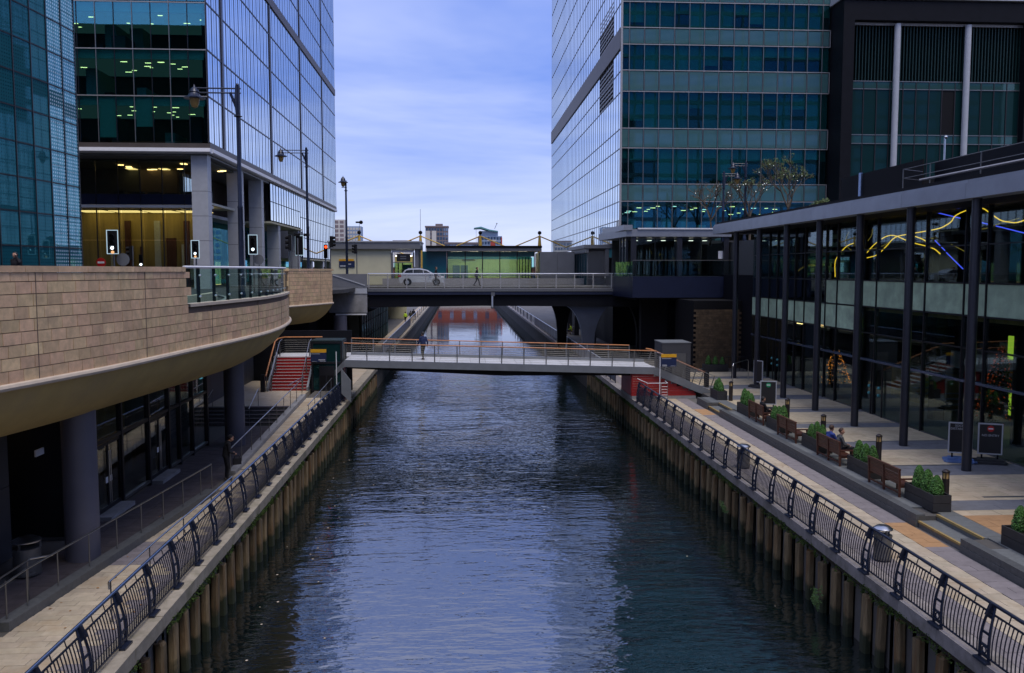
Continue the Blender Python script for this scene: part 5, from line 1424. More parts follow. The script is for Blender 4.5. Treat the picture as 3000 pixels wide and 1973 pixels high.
for i in range(36):
    x = RX + 1 + (i % 12) * 1.5 + random.uniform(-.2, .2); y = RY0 + 1.2 + (i // 12) * 2.2
    if random.random() < .7:
        zc = 14.85 - random.choice((0, .25, .5)); ub('ceiling_light', M['lamp_on'] if i % 3 else M['lamp_white'], t, x, x + random.choice((.35, .5)), y, y + .08, zc, zc + .05)
for i in range(6): ub('cabinet', random.choice((M['interior_pale'], M['red_d'], M['blind'])), t, RX + 1 + i * 1.8, RX + 1.8 + i * 1.8, RY0 + 1, RY0 + 2, 11.4, 12.9 + random.uniform(0, .8))
# canal face
nm = 44; mo = (RY1 - RY0) / nm
levels = [11.2, 13.4, 15.28, 17.01, 20.54, 22.48, 26.08, 28.14, 30.3, 32.3, 34.75, 38, 41.5, 45, 48.5, 52, 55.5, 59]
panes = []
for k in range(len(levels) - 1):
    if levels[k] == 30.3: continue
    for j in range(nm):
        lou = 3 <= j <= 8 and levels[k] in (28.14, 32.3, 26.08)
        if not lou: panes.append((RX - .02, RX + .02, RY0 + j * mo + .05, RY0 + (j + 1) * mo - .05, levels[k] + .04, levels[k + 1] - .04))
pieces(panes, M['g_sky_r'], 'mirror_pane', t, 300, (0, 60))
ub('plant_band', M['band'], t, RX - .15, RX + .2, RY0 + .05, RY1, 30.3, 32.3)
mb = MB()
for j in range(nm + 1):
    y = RY0 + j * mo; mb.box(RX - .04, RX + .02, y - .045, y + .045, 11.2, 59)
o = mb.build('vertical_fin', M['fin'], t); struct(o, 'stuff')
for z in levels: ub('floor_line', M['fin'], t, RX - .06, RX + .04, RY0 + .05, RY1, z - .04, z + .04)
for z0, z1 in ((26.1, 30.2), (32.4, 36.5)):
    ub('louvre_void', M['black'], t, RX + .05, RX + .1, RY0 + 3 * mo, RY0 + 9 * mo, z0, z1)
    for i in range(int((z1 - z0) / .45)): ub('louvre_blade', M['pale_panel'], t, RX - .04, RX + .04, RY0 + 3 * mo, RY0 + 9 * mo, z0 + i * .45, z0 + i * .45 + .16)
ub('backing', M['black'], t, RX + .12, RX + .3, RY0 + .3, RY1, 11.2, 59)
ub('corner_post', M['frame_pale'], t, RX - .12, RX + .08, RY0 - .12, RY0 + .04, 11.2, 59)
ub('ground_storey', M['dark_panel'], t, RX + 1.2, RX + 6, RY0 + 1, RY1, 6.8, 11.1)
# ------------------------------------------------------------------ dark framed building with louvres
BY = 84.0
t = thing('louvred_building', 'dark framed building with vertical louvres and round pale columns at the upper frame edge', 'building', (45, BY, ROAD))
ub('frame', M['dark_panel'], t, 37.2, 38.3, BY - .8, BY + 3, .4, 34.6)
ub('frame', M['dark_panel'], t, 38.3, 62, BY - .8, BY + 3, 32.6, 34.4)
ub('frame', M['dark_panel'], t, 55.7, 57.5, BY - .8, BY + 3, .4, 32.6)
ub('pale_cornice', M['pale_panel'], t, 37.0, 62, BY - 1.0, BY + 3, 34.6, 35.6)
ub('trim', M['frame_pale'], t, 38.3, 55.7, BY - .1, BY, 32.3, 32.55)
ub('trim', M['frame_pale'], t, 38.3, 38.42, BY - .1, BY, 14, 32.3)
ub('louvre_void', M['black'], t, 38.3, 55.7, BY + .6, BY + .7, 27.0, 32.5)
for i in range(54): ub('louvre_slat', M['fin_green'] if 'fin_green' in M else M['g_back_s'], t, 38.6 + i * .32, 38.68 + i * .32, BY + .1, BY + .5, 26.95, 32.3)
for z in (28.3, 29.7, 31.0): ub('louvre_rail', M['fin'], t, 38.4, 55.7, BY + .5, BY + .56, z, z + .06)
for z0, z1 in ((26.2, 26.95), (20.9, 21.75)):
    for i in range(13): ub('spandrel_pane', M['g_back_s'], t, 38.45 + i * 1.33, 38.45 + i * 1.33 + 1.27, BY + .02, BY + .06, z0 + .06, z1 - .06)
    for z in (z0, z1): ub('transom', M['mullion_g'], t, 38.4, 55.7, BY - .02, BY + .05, z - .04, z + .04)
for z0, z1 in ((21.8, 26.15), (14, 20.85)):
    for i in range(13):
        ub('glass_pane', M['black'] if (i == 7 and z0 > 20) else M['g_back'], t, 38.45 + i * 1.33, 38.45 + i * 1.33 + 1.27, BY + .05, BY + .08, z0, z1)
for i in range(14): ub('mullion', M['fin'], t, 38.38 + i * 1.33, 38.46 + i * 1.33, BY - .03, BY + .12, 14, 26.9)
for x in (42.85, 50.0):
    o = MB().cyl((x, BY - .3), .3, .4, 32.4, 16).build('round_column', M['pale_panel'], t, True)
ub('backing', M['black'], t, 38.3, 62, BY + .8, BY + 10, .4, 34.5)
# ------------------------------------------------------------------ colonnaded glass pavilion on the plaza
t = thing('glass_pavilion', 'long dark glass pavilion with slender columns and grey roof beam on the plaza', 'pavilion', (22, 40, PZ))
GX = 22.9; CXP = 20.2
cy = [17.85 + 4.95 * i for i in range(10)]                # column lines 17.85 ... 62.4
col_m = MB().cyl((0, 0), .185, 0, 10.8, 20).mesh('column', M['col'], True)
for y in cy: link('column', col_m, t, (CXP + .004 * (y - 40), y, PZ))
y = 13.0
for i in range(11):
    a, b = 13.0 + i * 4.95, 13.0 + (i + 1) * 4.95
    b = min(b, 66.6)
    ub('roof_beam', M['fascia'], t, 19.75, 20.5, a + .008, b - .008, 11.19, 11.8)
    ub('roof_beam', M['fascia'], t, 19.85, 20.5, a + .008, b - .008, 11.81, 11.93)
ub('roof_beam', M['fascia'], t, 20.52, 46, 65.9, 66.6, 11.19, 11.93)
ub('roof_flashing', M['black'], t, 20.0, 46, 12.5, 66.5, 11.94, 12.1)
ub('soffit', M['dark_panel'], t, 20.5, GX + 1, 12.5, 65.9, 11.24, 11.5)
ub('roof_slab', M['dark_panel'], t, GX, 46, 12.5, 65.9, 11.52, 11.92)
# glazing: bays of two panes, four tiers, with stone-pale panels at floor level
tiers = [(.44, 3.3), (3.42, 4.85), (4.9, 6.32), (6.36, 7.78), (7.84, 9.5), (9.56, 11.22)]
yy = []
for i in range(11):
    a = 13.0 + i * 4.95; yy += [a, a + 3.3]
yy = [v for v in yy if v < 65] + [66.2]
for a, b in zip(yy, yy[1:]):
    m = (a + b) / 2
    for k, (z0, z1) in enumerate(tiers):
        pale = (k == 3 and m < 52.5) or (k == 2 and 47.3 < m) 
        if k == 1 and m > 64.9: pale = True
        if k == 2 and m > 64.9: pale = False
        if pale: ub('stone_panel', M['greenish'], t, GX - .03, GX + .03, a + .04, b - .04, z0 + .03, z1)
        else: ub('glass_pane', M['g_pav'], t, GX - .015, GX + .015, a + .04, b - .04, z0, z1)
    ub('mullion', M['mullion'], t, GX - .1, GX + .12, a - .035, a + .035, PZ, 11.23)
    for z in (3.36, 4.87, 6.34, 7.81, 9.53): ub('transom', M['mullion'], t, GX - .07, GX + .09, a + .036, b - .036, z - .03, z + .03)
ub('blue_transom', M['rail_blue'], t, GX - .16, GX - .08, 13, 66, 3.33, 3.45)
ub('plinth', M['granite'], t, GX - .06, GX + .1, 13, 66.2, PZ - .01, PZ + .04)
# doors with blue-white decals
for y in (44.9, 60.0):
    for d in (0, 1.25):
        dr = ub('door', M['mullion'], t, GX - .12, GX - .06, y + d, y + d + .08, PZ, 3.3)
    for d in (.5, 1.6):
        mb = MB(); mb.ball((GX - .05, y + d, 1.95), .09, 8); mb.ball((GX - .05, y + d, 1.55), .09, 8); mb.build('door_decal', M['teal_pale'], t)
# interior
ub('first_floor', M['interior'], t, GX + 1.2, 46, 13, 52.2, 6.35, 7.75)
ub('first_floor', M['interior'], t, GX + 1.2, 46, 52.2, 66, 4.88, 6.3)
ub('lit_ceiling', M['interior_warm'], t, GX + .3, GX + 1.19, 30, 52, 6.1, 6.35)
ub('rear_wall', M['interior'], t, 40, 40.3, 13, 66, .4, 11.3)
ub('end_wall', M['dark_panel'], t, GX + .2, 40, 66.2, 66.4, .4, 11.3)
ub('stair_flight', M['interior_warm'], t, 27.5, 29.5, 47.5, 53, .4, 2.2)
for i in range(9): ub('stair_tread', M['concrete'], t, 26.2, 29.4, 46.4 + i * .32, 46.75 + i * .32, .45 + i * .28, .52 + i * .28)
for y in (30, 37, 44): ub('inner_pillar', M['black'], t, 25.2, 25.8, y, y + .6, .4, 11.3)
ub('lit_screen', M['lit_green'], t, 28.0, 28.1, 36.5, 42.25, 3.35, 5.05)
ub('lit_shop', M['lit_green'], t, 28.0, 28.1, 40.9, 42.0, 1.0, 2.2)
for (y0, y1, z) in ((56.5, 57.4, 4.55), (60.4, 61.6, 4.5)): ub('ceiling_light', M['lamp_on'], t, 24.6, 24.75, y0, y1, z, z + .12)
for i in range(5): ub('shelf_lines', M['greenish'], t, 25.2, 25.3, 55.5, 60.8, 8.3 + i * .55, 8.6 + i * .55)
ub('escalator_side', M['pale_panel'], t, 27.5, 27.8, 40.5, 46.5, 3.0, 3.9)
ub('escalator_side', M['pale_panel'], t, 30, 30.3, 40, 46, 3.6, 4.4)
# hanging light sculpture
def curve_tube(pts, r, m, par, n=6):
    P = [Vector(p) for p in pts]
    if len(P) > 2:
        Q = [P[0] * 2 - P[1]] + P + [P[-1] * 2 - P[-2]]; out = []
        for i in range(1, len(Q) - 2):
            for k in range(5):
                u = k / 5; a, b, c, d = Q[i - 1], Q[i], Q[i + 1], Q[i + 2]
                out.append(.5 * ((2 * b) + (c - a) * u + (2 * a - 5 * b + 4 * c - d) * u * u + (3 * b - a - 3 * c + d) * u ** 3))
        P = out + [P[-1]]
    mb = MB(); mb.tube(P, r, n); return mb.build('light_tube', m, par)
ls = thing('light_sculpture', 'tangle of glowing yellow and blue tubes hanging inside the pavilion', 'light sculpture', (24.5, 45, 9))
N1 = {
 'y1': [(24.5, 45.6, 10.38), (24.5, 43.12, 10.51), (24.5, 42.25, 10.67), (24.5, 41.8, 10.84), (24.5, 41.58, 11.04), (24.5, 41.07, 11.2), (24.5, 40.1, 11.36)],
 'y2': [(24.5, 40.1, 11.36), (24.5, 39.3, 11.3), (24.5, 38.55, 10.96), (24.5, 37.89, 10.66), (24.5, 37.26, 10.54), (24.5, 36.65, 10.5), (24.5, 35.5, 10.7)],
 'y3': [(24.5, 45.9, 9.95), (24.5, 43.55, 9.56), (24.5, 42.71, 9.23)], 'y4': [(24.5, 45.6, 10.3), (24.5, 44.25, 9.97), (24.5, 43.55, 9.56)],
 'y5': [(24.5, 50.74, 9.42), (24.5, 49.81, 9.9), (24.5, 48.55, 10.3), (24.5, 47.5, 10.35), (24.5, 46.06, 10.02)],
 'y6': [(24.5, 50.82, 9.12), (24.5, 49.4, 9.3), (24.5, 48.34, 9.77), (24.5, 47.32, 10.25), (24.5, 45.6, 10.38)],
 'y7': [(24.5, 54.99, 7.95), (24.5, 55.06, 8.91), (24.5, 54.52, 9.4), (24.5, 53.45, 9.91), (24.5, 52.51, 10.07)],
 'd8': [(24.5, 53.19, 10.81), (24.5, 53.59, 10.35), (24.5, 53.46, 9.96), (24.5, 52.79, 9.65), (24.5, 51.85, 9.58)],
 'd9': [(24.5, 61.6, 7.95), (24.5, 61.56, 8.19), (24.5, 60.46, 8.57), (24.5, 59.12, 8.75), (24.5, 57.82, 8.67)],
 'd1': [(27, 49.25, 10.33), (27, 47.66, 10.17), (27, 45.89, 9.77), (27, 44.55, 9.34)], 'd2': [(27, 43.62, 10.52), (27, 42.8, 10.55), (27, 41.75, 10.74), (27, 39.96, 10.93)],
 'd3': [(27, 55.72, 9.77), (27, 54.06, 9.88), (27, 52.71, 10.23), (27, 52.06, 10.44)], 'd4': [(27, 55.18, 11.1), (27, 55.25, 10.71), (27, 55.76, 10.33)],
 'b1': [(24.7, 43.6, 11.39), (24.7, 41.4, 10.96)], 'b2': [(24.7, 43.6, 9.94), (24.7, 42.65, 9.4)], 'b3': [(24.7, 42.5, 9.29), (24.7, 41.0, 8.46)], 'b4': [(24.7, 39.9, 10.7), (24.7, 38.9, 10.5)], 'b5': [(24.7, 38.5, 10.43), (24.7, 36.0, 9.92)]}
for k, v in N1.items(): curve_tube(v, .027 if k[0] != 'd' else .02, M['neon_y'] if k[0] == 'y' else (M['neon_b'] if k[0] == 'b' else M['neon_d']), ls)
for y in (40, 44, 48, 53):
    mb = MB(); mb.cyl((24.5, y), .008, 10.0, 11.6, 4); mb.build('hanger', M['dull_steel'], ls)
# christmas trees inside
def xmas(x, y, z, h, r, label, m):
    t = thing('christmas_tree', label, 'tree', (x, y, z), 'lit trees inside the pavilion')
    mb = MB(); mb.cyl((x, y), .25, z, z + .45, 10); mb.build('pot', M['black'], t)
    cr = MB()
    for i in range(700):
        f = random.random() ** .8; rr = r * (1 - f * .93) * random.uniform(.55, 1.05); a = random.uniform(0, 6.28); p = Vector((x + rr * math.cos(a), y + rr * math.sin(a), z + .5 + f * (h - .5)))
        q = p + Vector((math.cos(a) * .14, math.sin(a) * .14, -.1)); sd = Vector((-math.sin(a), math.cos(a), 0)) * .06
        cr.add([p - sd, p + sd, q], [(0, 1, 2)])
    cr.build('crown', M['leaf_core'], t)
    li = MB()
    for i in range(230):
        f = random.random() ** .85; rr = r * (1 - f * .93) * random.uniform(.85, 1.06); a = random.uniform(0, 6.28)
        li.ball((x + rr * math.cos(a), y + rr * math.sin(a), z + .5 + f * (h - .5)), .02, 4)
    o = li.build('fairy_lights', m, t); struct(o, 'stuff')
xmas(25.0, 55.6, .4, 2.9, 1.05, 'conical tree with orange fairy lights behind the pavilion glass near the doors', M['fairy'])
xmas(26.6, 40.6, .4, 4.3, 1.35, 'larger reddish fairy-lit tree behind the glass by the notice boards', M['fairy_r'] if 'fairy_r' in M else M['fairy'])
# roof plant
t = thing('roof_plant', 'black plant enclosure with handrails on the pavilion roof', 'plant enclosure', (25, 45, 12.4))
ub('screen', M['black'], t, 24.0, 24.1, 43.8, 53.4, 12.1, 14.15)
ub('screen', M['black'], t, 24.1, 40, 53.3, 53.4, 12.4, 14.15)
ub('screen', M['dark_panel'], t, 24.6, 24.7, 20, 43.7, 12.4, 14.0)
ub('post', M['rail_blue'], t, 23.9, 24.0, 50.5, 50.8, 12.4, 14.2)
for z in (12.95, 13.4):
    mb = MB(); mb.tube([(22.3, 20, z + .05), (22.3, 42.5, z + .05), (23.8, 43.4, z + .05)], .02, 6); mb.build('handrail', M['dull_steel'], t)
for y in (24, 28, 32, 36, 40, 42.5): ub('rail_post', M['dull_steel'], t, 22.28, 22.32, y - .02, y + .02, 12.36, 13.45)
mb = MB(); mb.tube([(21.6, 30, 12.62), (21.6, 39.6, 12.62)], .06, 6); mb.build('pipe', M['frame_pale'], t)
mb = MB(); mb.tube([(28.7, 50, 12.4), (28.7, 50, 16.2)], .05, 6); mb.ball((28.75, 50, 16.25), .12, 8); mb.build('sensor_pole', M['steel'], t)

# ------------------------------------------------------------------ plaza furniture
def bench_mesh(t):
    """high-backed teak bench, seat towards +x, length along y (own axes)"""
    L = 2.3
    for y in (-L / 2 + .05, 0, L / 2 - .05):
        mb = MB(); mb.bar((-.26, y, 0), (-.3, y, .98), .07, .07, up=(0, 1, 0)); mb.build('leg', M['teak'], t)
        mb = MB(); mb.box(.22, .29, y - .035, y + .035, 0, .62 if y else .42); mb.build('leg', M['teak'], t)
        if y: mb = MB(); mb.box(-.28, .31, y - .045, y + .045, .62, .67); mb.build('armrest', M['teak'], t)
        mb = MB(); mb.box(-.24, .24, y - .03, y + .03, .34, .41); mb.build('seat_bearer', M['teak'], t)
    for i in range(6): mb = MB(); mb.box(-.22 + i * .085, -.22 + i * .085 + .072, -L / 2, L / 2, .415, .44); mb.build('seat_slat', M['teak'], t)
    for i in range(4):
        z = .5 + i * .125; mb = MB(); mb.bar((-.262 - i * .006, -L / 2, z), (-.262 - i * .006, L / 2, z), .028, .105); mb.build('back_slat', M['teak'], t)
    mb = MB(); mb.bar((-.3, -L / 2, .985), (-.3, L / 2, .985), .08, .06); mb.build('top_rail', M['teak'], t)
    mb = MB(); mb.box(-.28, -.24, -L / 2, L / 2, .12, .17); mb.build('stretcher', M['teak'], t)
BENCH = [(15.85, 44.1, 'teak bench farthest along the plaza, with a dark-clothed person on it'), (15.72, 39.5, 'empty teak bench between two planters before the man in blue'),
         (15.72, 34.85, 'teak bench on which two people sit side by side'), (15.7, 30.05, 'empty teak bench closest to the small granite steps')]
proto = None
for i, (x, y, lab) in enumerate(BENCH):
    if proto is None:
        proto = thing('bench', lab, 'bench', (x, y, PZ), 'teak benches along the plaza edge'); ORG[proto.name] = Vector((0, 0, 0)); bench_mesh(proto); o = proto
    else:
        o = copy_tree(proto); o['label'] = lab
    o.location = (x, y, PZ); o.rotation_euler = (0, 0, random.uniform(-.015, .015))
def shrub_mesh(seed, tall):
    rnd = random.Random(seed); mb = MB(); core = MB()
    prof = lambda f: (1 - max(0, f - .3) / .7) ** .45 if f > .3 else .78 + .22 * math.sin(f / .3 * math.pi / 2)
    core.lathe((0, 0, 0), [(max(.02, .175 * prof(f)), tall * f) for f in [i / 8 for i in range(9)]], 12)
    for i in range(1500):
        f = rnd.random(); a = rnd.uniform(0, 6.28); r = .205 * max(.04, prof(f)) * rnd.uniform(.86, 1.06) * (1 + .05 * math.sin(a * 5 + f * 9)); z = tall * f * 1.02
        c = Vector((r * math.cos(a), r * math.sin(a), z)); n_ = Vector((math.cos(a), math.sin(a), .5)).normalized()
        u = n_.orthogonal().normalized(); u.rotate(Matrix.Rotation(rnd.uniform(0, 6.28), 3, n_)); v = n_.cross(u); s = rnd.uniform(.016, .03)
        n2 = n_ * rnd.uniform(-.02, .02)
        mb.add([c - u * s, c + v * s * .6 + n2, c + u * s, c - v * s * .6 - n2], [(0, 1, 2, 3)])
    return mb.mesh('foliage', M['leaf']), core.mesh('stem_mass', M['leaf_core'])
SH = [shrub_mesh(s, h) for s, h in ((1, .68), (2, .76), (3, .64), (4, .72))]
def planter(x, y, L, rz, label, shrub_at, who, z=PZ, w=.62, h=.56):
    t = thing('planter', label, 'planter', (x, y, z), 'dark planters along the plaza edge', rz or 1e-6)
    mb = MB(); mb.box(-w / 2, w / 2, -L / 2, L / 2, 0, .06); mb.build('base', M['planter'], t)
    for (a, b, c, d) in ((-w / 2, -w / 2 + .04, -L / 2, L / 2), (w / 2 - .04, w / 2, -L / 2, L / 2), (-w / 2 + .04, w / 2 - .04, -L / 2, -L / 2 + .04), (-w / 2 + .04, w / 2 - .04, L / 2 - .04, L / 2)):
        mb = MB(); mb.box(a, b, c, d, .06, h * .52); mb.box(a, b, c, d, h * .54, h); mb.build('board', M['planter'], t)
    mb = MB(); mb.box(-w / 2 + .04, w / 2 - .04, -L / 2 + .04, L / 2 - .04, .06, h - .07); mb.build('soil', M['soil'], t)
    for i, f in enumerate(shrub_at):
        c, s = math.cos(rz), math.sin(rz); yy = f * L; px, py = x - s * yy, y + c * yy
        fm, cm = random.choice(SH)
        pos = ['first', 'second', 'third', 'fourth'][i]
        r = thing('topiary_shrub', '%s clipped shrub from the bridge end in %s' % (pos, who), 'shrub', (px, py, z + h - .09), 'clipped shrubs in the planters')
        sc = random.uniform(.92, 1.1)
        a = link('foliage', fm, r, (px, py, z + h - .09)); b = link('stem_mass', cm, r, (px, py, z + h - .09)); r.rotation_euler = (0, 0, random.uniform(0, 6)); r.scale = (sc, sc, sc * random.uniform(.95, 1.1))
PL = [(16.1, 52.4, 1.5, 0, 'the planter below the red-sided stairs', (.28, -.02, -.3)),
      (15.95, 46.5, 1.9, 0, 'the planter beyond the farthest bench', (.3, 0, -.3)),
      (15.95, 41.8, 1.9, 0, 'the planter before the farthest bench', (.3, 0, -.3)),
      (15.9, 37.1, 1.9, 0, 'the planter behind the blue jacket', (.3, 0, -.3)),
      (15.9, 32.45, 1.9, 0, 'the planter before the seated couple', (.3, 0, -.3)),
      (15.9, 27.95, 1.85, 0, 'the planter beside the small granite steps', (.3, 0, -.3)),
      (16.1, 22.6, 2.3, 0, 'the planter past the small steps', (.34, .1, -.16, -.4))]
for (x, y, L, rz, who, sh) in PL: planter(x, y, L, rz, who.replace('the planter', 'long dark planter with clipped shrubs') if True else '', sh, who)
planter(20.2, 66.8, 1.9, R(90), 'long dark planter with clipped shrubs against the brick wall', (.3, 0, -.3), 'the planter against the brick wall')
# bollard lights
bm_ = MB(); bm_.lathe((0, 0, 0), [(.12, 0), (.12, .92)], 14); bodym = bm_.mesh('body', M['bollard'], True)
lm = MB().cyl((0, 0), .1, .92, 1.12, 14).mesh('lens', M['amber_lens'], True)
capm = MB().lathe((0, 0, 0), [(.13, 1.12), (.13, 1.17), (.05, 1.23), (.01, 1.24)], 14).mesh('cap', M['bollard'], True)
cage = MB()
for i in range(6): cage.box(.112 * math.cos(i * 1.047) - .01, .112 * math.cos(i * 1.047) + .01, .112 * math.sin(i * 1.047) - .01, .112 * math.sin(i * 1.047) + .01, .915, 1.125)
cagem = cage.mesh('cage', M['bollard'])
BOL = [(16.55, 51.4, 'bollard light near the foot of the red-sided stairs'), (17.3, 44.2, 'bollard light behind the farthest teak bench'), (17.1, 39.2, 'bollard light half hidden by the man in blue'),
       (17.3, 34.2, 'bollard light behind the seated couple and planter'), (16.5, 27.9, 'bollard light by the planter next to the small steps')]
for (x, y, lab) in BOL:
    t = thing('bollard_light', lab, 'bollard', (x, y, PZ), 'bollard lights on the plaza')
    for nm, me in (('body', bodym), ('lens', lm), ('cap', capm), ('cage', cagem)): link(nm, me, t, (x, y, PZ))
# litter bins
def bin_(x, y, z, label, r=.27, h=.95):
    t = thing('litter_bin', label, 'litter bin', (x, y, z), 'steel litter bins')
    mb = MB(); mb.lathe((x, y, z), [(r * .86, .02), (r, .06), (r, h * .78)], 20); mb.build('drum', M['dull_steel'], t, True)
    
    for (b0, b1) in ((.1, .14), (h * .76, h * .8)): mb = MB(); mb.lathe((x, y, z), [(r * 1.04, b0), (r * 1.04, b1)], 20); mb.build('band', M['dull_steel'], t)
    for a in (0.4, 2.5, 4.6): mb = MB(); mb.bar((x + r * .95 * math.cos(a), y + r * .95 * math.sin(a), z + h * .78), (x + r * .95 * math.cos(a), y + r * .95 * math.sin(a), z + h), .1, .02); mb.build('strut', M['dull_steel'], t)
    mb = MB(); mb.lathe((x, y, z), [(r * 1.08, h * .97), (r * 1.08, h), (r * .7, h + .07), (.02, h + .09)], 20); mb.build('lid', M['steel'], t, True)
bin_(12.0, 35.4, 0, 'steel litter bin farther along behind the plaza railing')
bin_(12.2, 23.7, 0, 'steel litter bin behind the plaza railing opposite the small steps', .25, .95)
bin_(-11.95, 23.9, 0, 'dark steel litter bin by the thick round column under the terrace', .35, 1.0)
bin_(-10.7, 18.55, 0, 'bin cut off at the picture edge on the buff walk', .3, .9)
# notice boards
def board(x, y, rz, label, w, h, lines, base_m, disc=None):
    t = thing('notice_board', label, 'notice board', (x, y, PZ), 'notice boards on the plaza', rz)
    mb = MB(); mb.prism([(-.62, -.3), (-.5, -.42), (.5, -.42), (.62, -.3), (.62, .3), (.5, .42), (-.5, .42), (-.62, .3)], 'z', .02, .1); mb.prism([(-.5, -.3), (.5, -.3), (.42, .3), (-.42, .3)], 'z', .1, .18); mb.build('base', base_m, t)
    for s in (-.32, .32): mb = MB(); mb.box(s * w - .03, s * w + .03, -.03, .03, .15, .4); mb.build('leg', M['black'], t)
    z0 = .36
    mb = MB()
    for (a, b, c, d) in ((-w / 2, w / 2, z0, z0 + .05), (-w / 2, w / 2, z0 + h - .05, z0 + h), (-w / 2, -w / 2 + .05, z0 + .05, z0 + h - .05), (w / 2 - .05, w / 2, z0 + .05, z0 + h - .05)): mb.box(a, b, -.035, .035, c, d)
    mb.build('frame', M['pale_panel'], t)
    mb = MB(); mb.box(-w / 2 + .05, w / 2 - .05, -.02, .02, z0 + .05, z0 + h - .05); mb.build('panel', M['sign_black'], t)
    for (s, zz, sz) in lines: text('lettering', s, sz, M['pale_panel'], t, (0, -.026, z0 + h * zz), (R(90), 0, 0))
    if disc: mb = MB(); mb.tube([(0, -.024, z0 + h * .83), (0, -.032, z0 + h * .83)], .13, 20); mb.build('disc', disc, t); mb = MB(); mb.box(-.09, .09, -.04, -.034, z0 + h * .83 - .028, z0 + h * .83 + .028); mb.build('symbol', M['white'], t)
    return t
board(20.85, 34.3, R(-22), 'black notice board about social distancing half behind a pavilion column', .92, 1.3, [('SOCIAL\nDISTANCING', .86, .13), ], M['sign_blue_base'])
board(21.95, 34.0, R(-22), 'black NO ENTRY notice board on a dark base by the pavilion glass', .92, 1.3, [('NO ENTRY', .58, .13)], M['planter'], M['sign_red'])
board(17.5, 47.6, R(-14), 'black notice board with a green arrow disc behind the farthest bench', .9, 1.35, [], M['planter'], M['sign_green'] if 'sign_green' in M else M['teal'])
board(20.3, 57.2, R(-62), 'narrow notice board turned sideways near the hoop barrier', .8, 1.5, [], M['planter'])
t = thing('hoop_barrier', 'tall thin steel hoop barrier before the far pavilion columns', 'barrier', (19.6, 59.5, PZ))
mb = MB(); mb.tube([(18.9, 58.4, PZ), (18.9, 58.4, 1.75), (18.98, 58.5, 1.9), (20.9, 61.2, 1.9), (21.0, 61.3, 1.75), (21.0, 61.3, PZ)], .03, 8); mb.build('hoop', M['steel'], t, True)
t = thing('low_fence', 'low dark fence beside the brick wall under the bridgehead', 'fence', (21.6, 66.3, PZ))
for i in range(7): ub('picket', M['mullion'], t, 20.9 + i * .3, 20.94 + i * .3, 66.68, 66.72, PZ, 1.5)
ub('rail', M['mullion'], t, 20.9, 22.75, 66.67, 66.73, 1.5, 1.56)
# ------------------------------------------------------------------ trees behind the pavilion roof
def tree(x, y, z, h, label, leaves, lights, seed, spread=.42):
    rnd = random.Random(seed)
    t = thing('street_tree', label, 'tree', (x, y, z), 'young trees behind the pavilion roof')
    br = MB(); lf = MB(); li = MB(); tr = MB()
    tr.tube([(x, y, z), (x + .05, y, z + h * .3), (x - .03, y + .05, z + h * .45)], [.11, .085, .06], 7); tr.build('trunk', M['bark'], t)
    def grow(p, d, L, r, dep):
        q = p + d * L; mid = (p + q) / 2 + Vector((rnd.uniform(-.06, .06), rnd.uniform(-.06, .06), rnd.uniform(-.04, .06))) * L
        br.tube([p, mid, q], [r, r * .85, r * .7], 4, caps=False)
        if dep == 0:
            for _ in range(leaves):
                c = p.lerp(q, rnd.random()) + Vector((rnd.uniform(-.14, .14), rnd.uniform(-.14, .14), rnd.uniform(-.14, .14))); s = rnd.uniform(.05, .1)
                u = Vector((rnd.uniform(-1, 1), rnd.uniform(-1, 1), rnd.uniform(-1, 1))).normalized(); v = u.orthogonal().normalized()
                lf.add([c - u * s, c + v * s * .6, c + u * s, c - v * s * .6], [(0, 1, 2, 3)])
            return
        if lights and rnd.random() < .12: li.ball(q, .04, 5)
        for _ in range(rnd.choice((2, 3, 3))):
            nd = (d + Vector((rnd.uniform(-1, 1), rnd.uniform(-1, 1), rnd.uniform(-.2, .75))) * spread * 1.6).normalized(); grow(q, nd, L * rnd.uniform(.62, .85), r * .68, dep - 1)
    for k in range(4):
        a = k * 1.57 + rnd.uniform(-.5, .5); grow(Vector((x, y, z + h * rnd.uniform(.28, .45))), Vector((math.cos(a) * spread, math.sin(a) * spread, 1)).normalized(), h * .2, .075, 4)
    br.build('branches', M['bark'], t)
    if leaves: lf.build('crown', M['leaf_y'], t)
    if lights: struct(li.build('fairy_lights', M['fairy_w'], t), 'stuff')
tree(29.9, 77.5, 11.0, 7.6, 'young tree with yellow-green leaves behind the pavilion roof near the dark frame', 5, True, 5)
tree(26.4, 77.5, 11.0, 6.6, 'sparse young tree with few yellow leaves between the two lamp posts', 2, True, 9)
tree(23.2, 79.0, 10.6, 6.0, 'bare low-branched tree with white fairy lights above the kiosk roof', 0, True, 12, .6)
tree(32.6, 76.0, 10.6, 4.2, 'small leafy tree close to the corner of the black roof plant', 10, True, 15)
o = MB().box(24.1, 40, 67, 83, 6.6, 10.9).build('raised_terrace', M['granite']); tag(o, 'raised granite terrace behind the pavilion where the young trees stand', 'terrace')
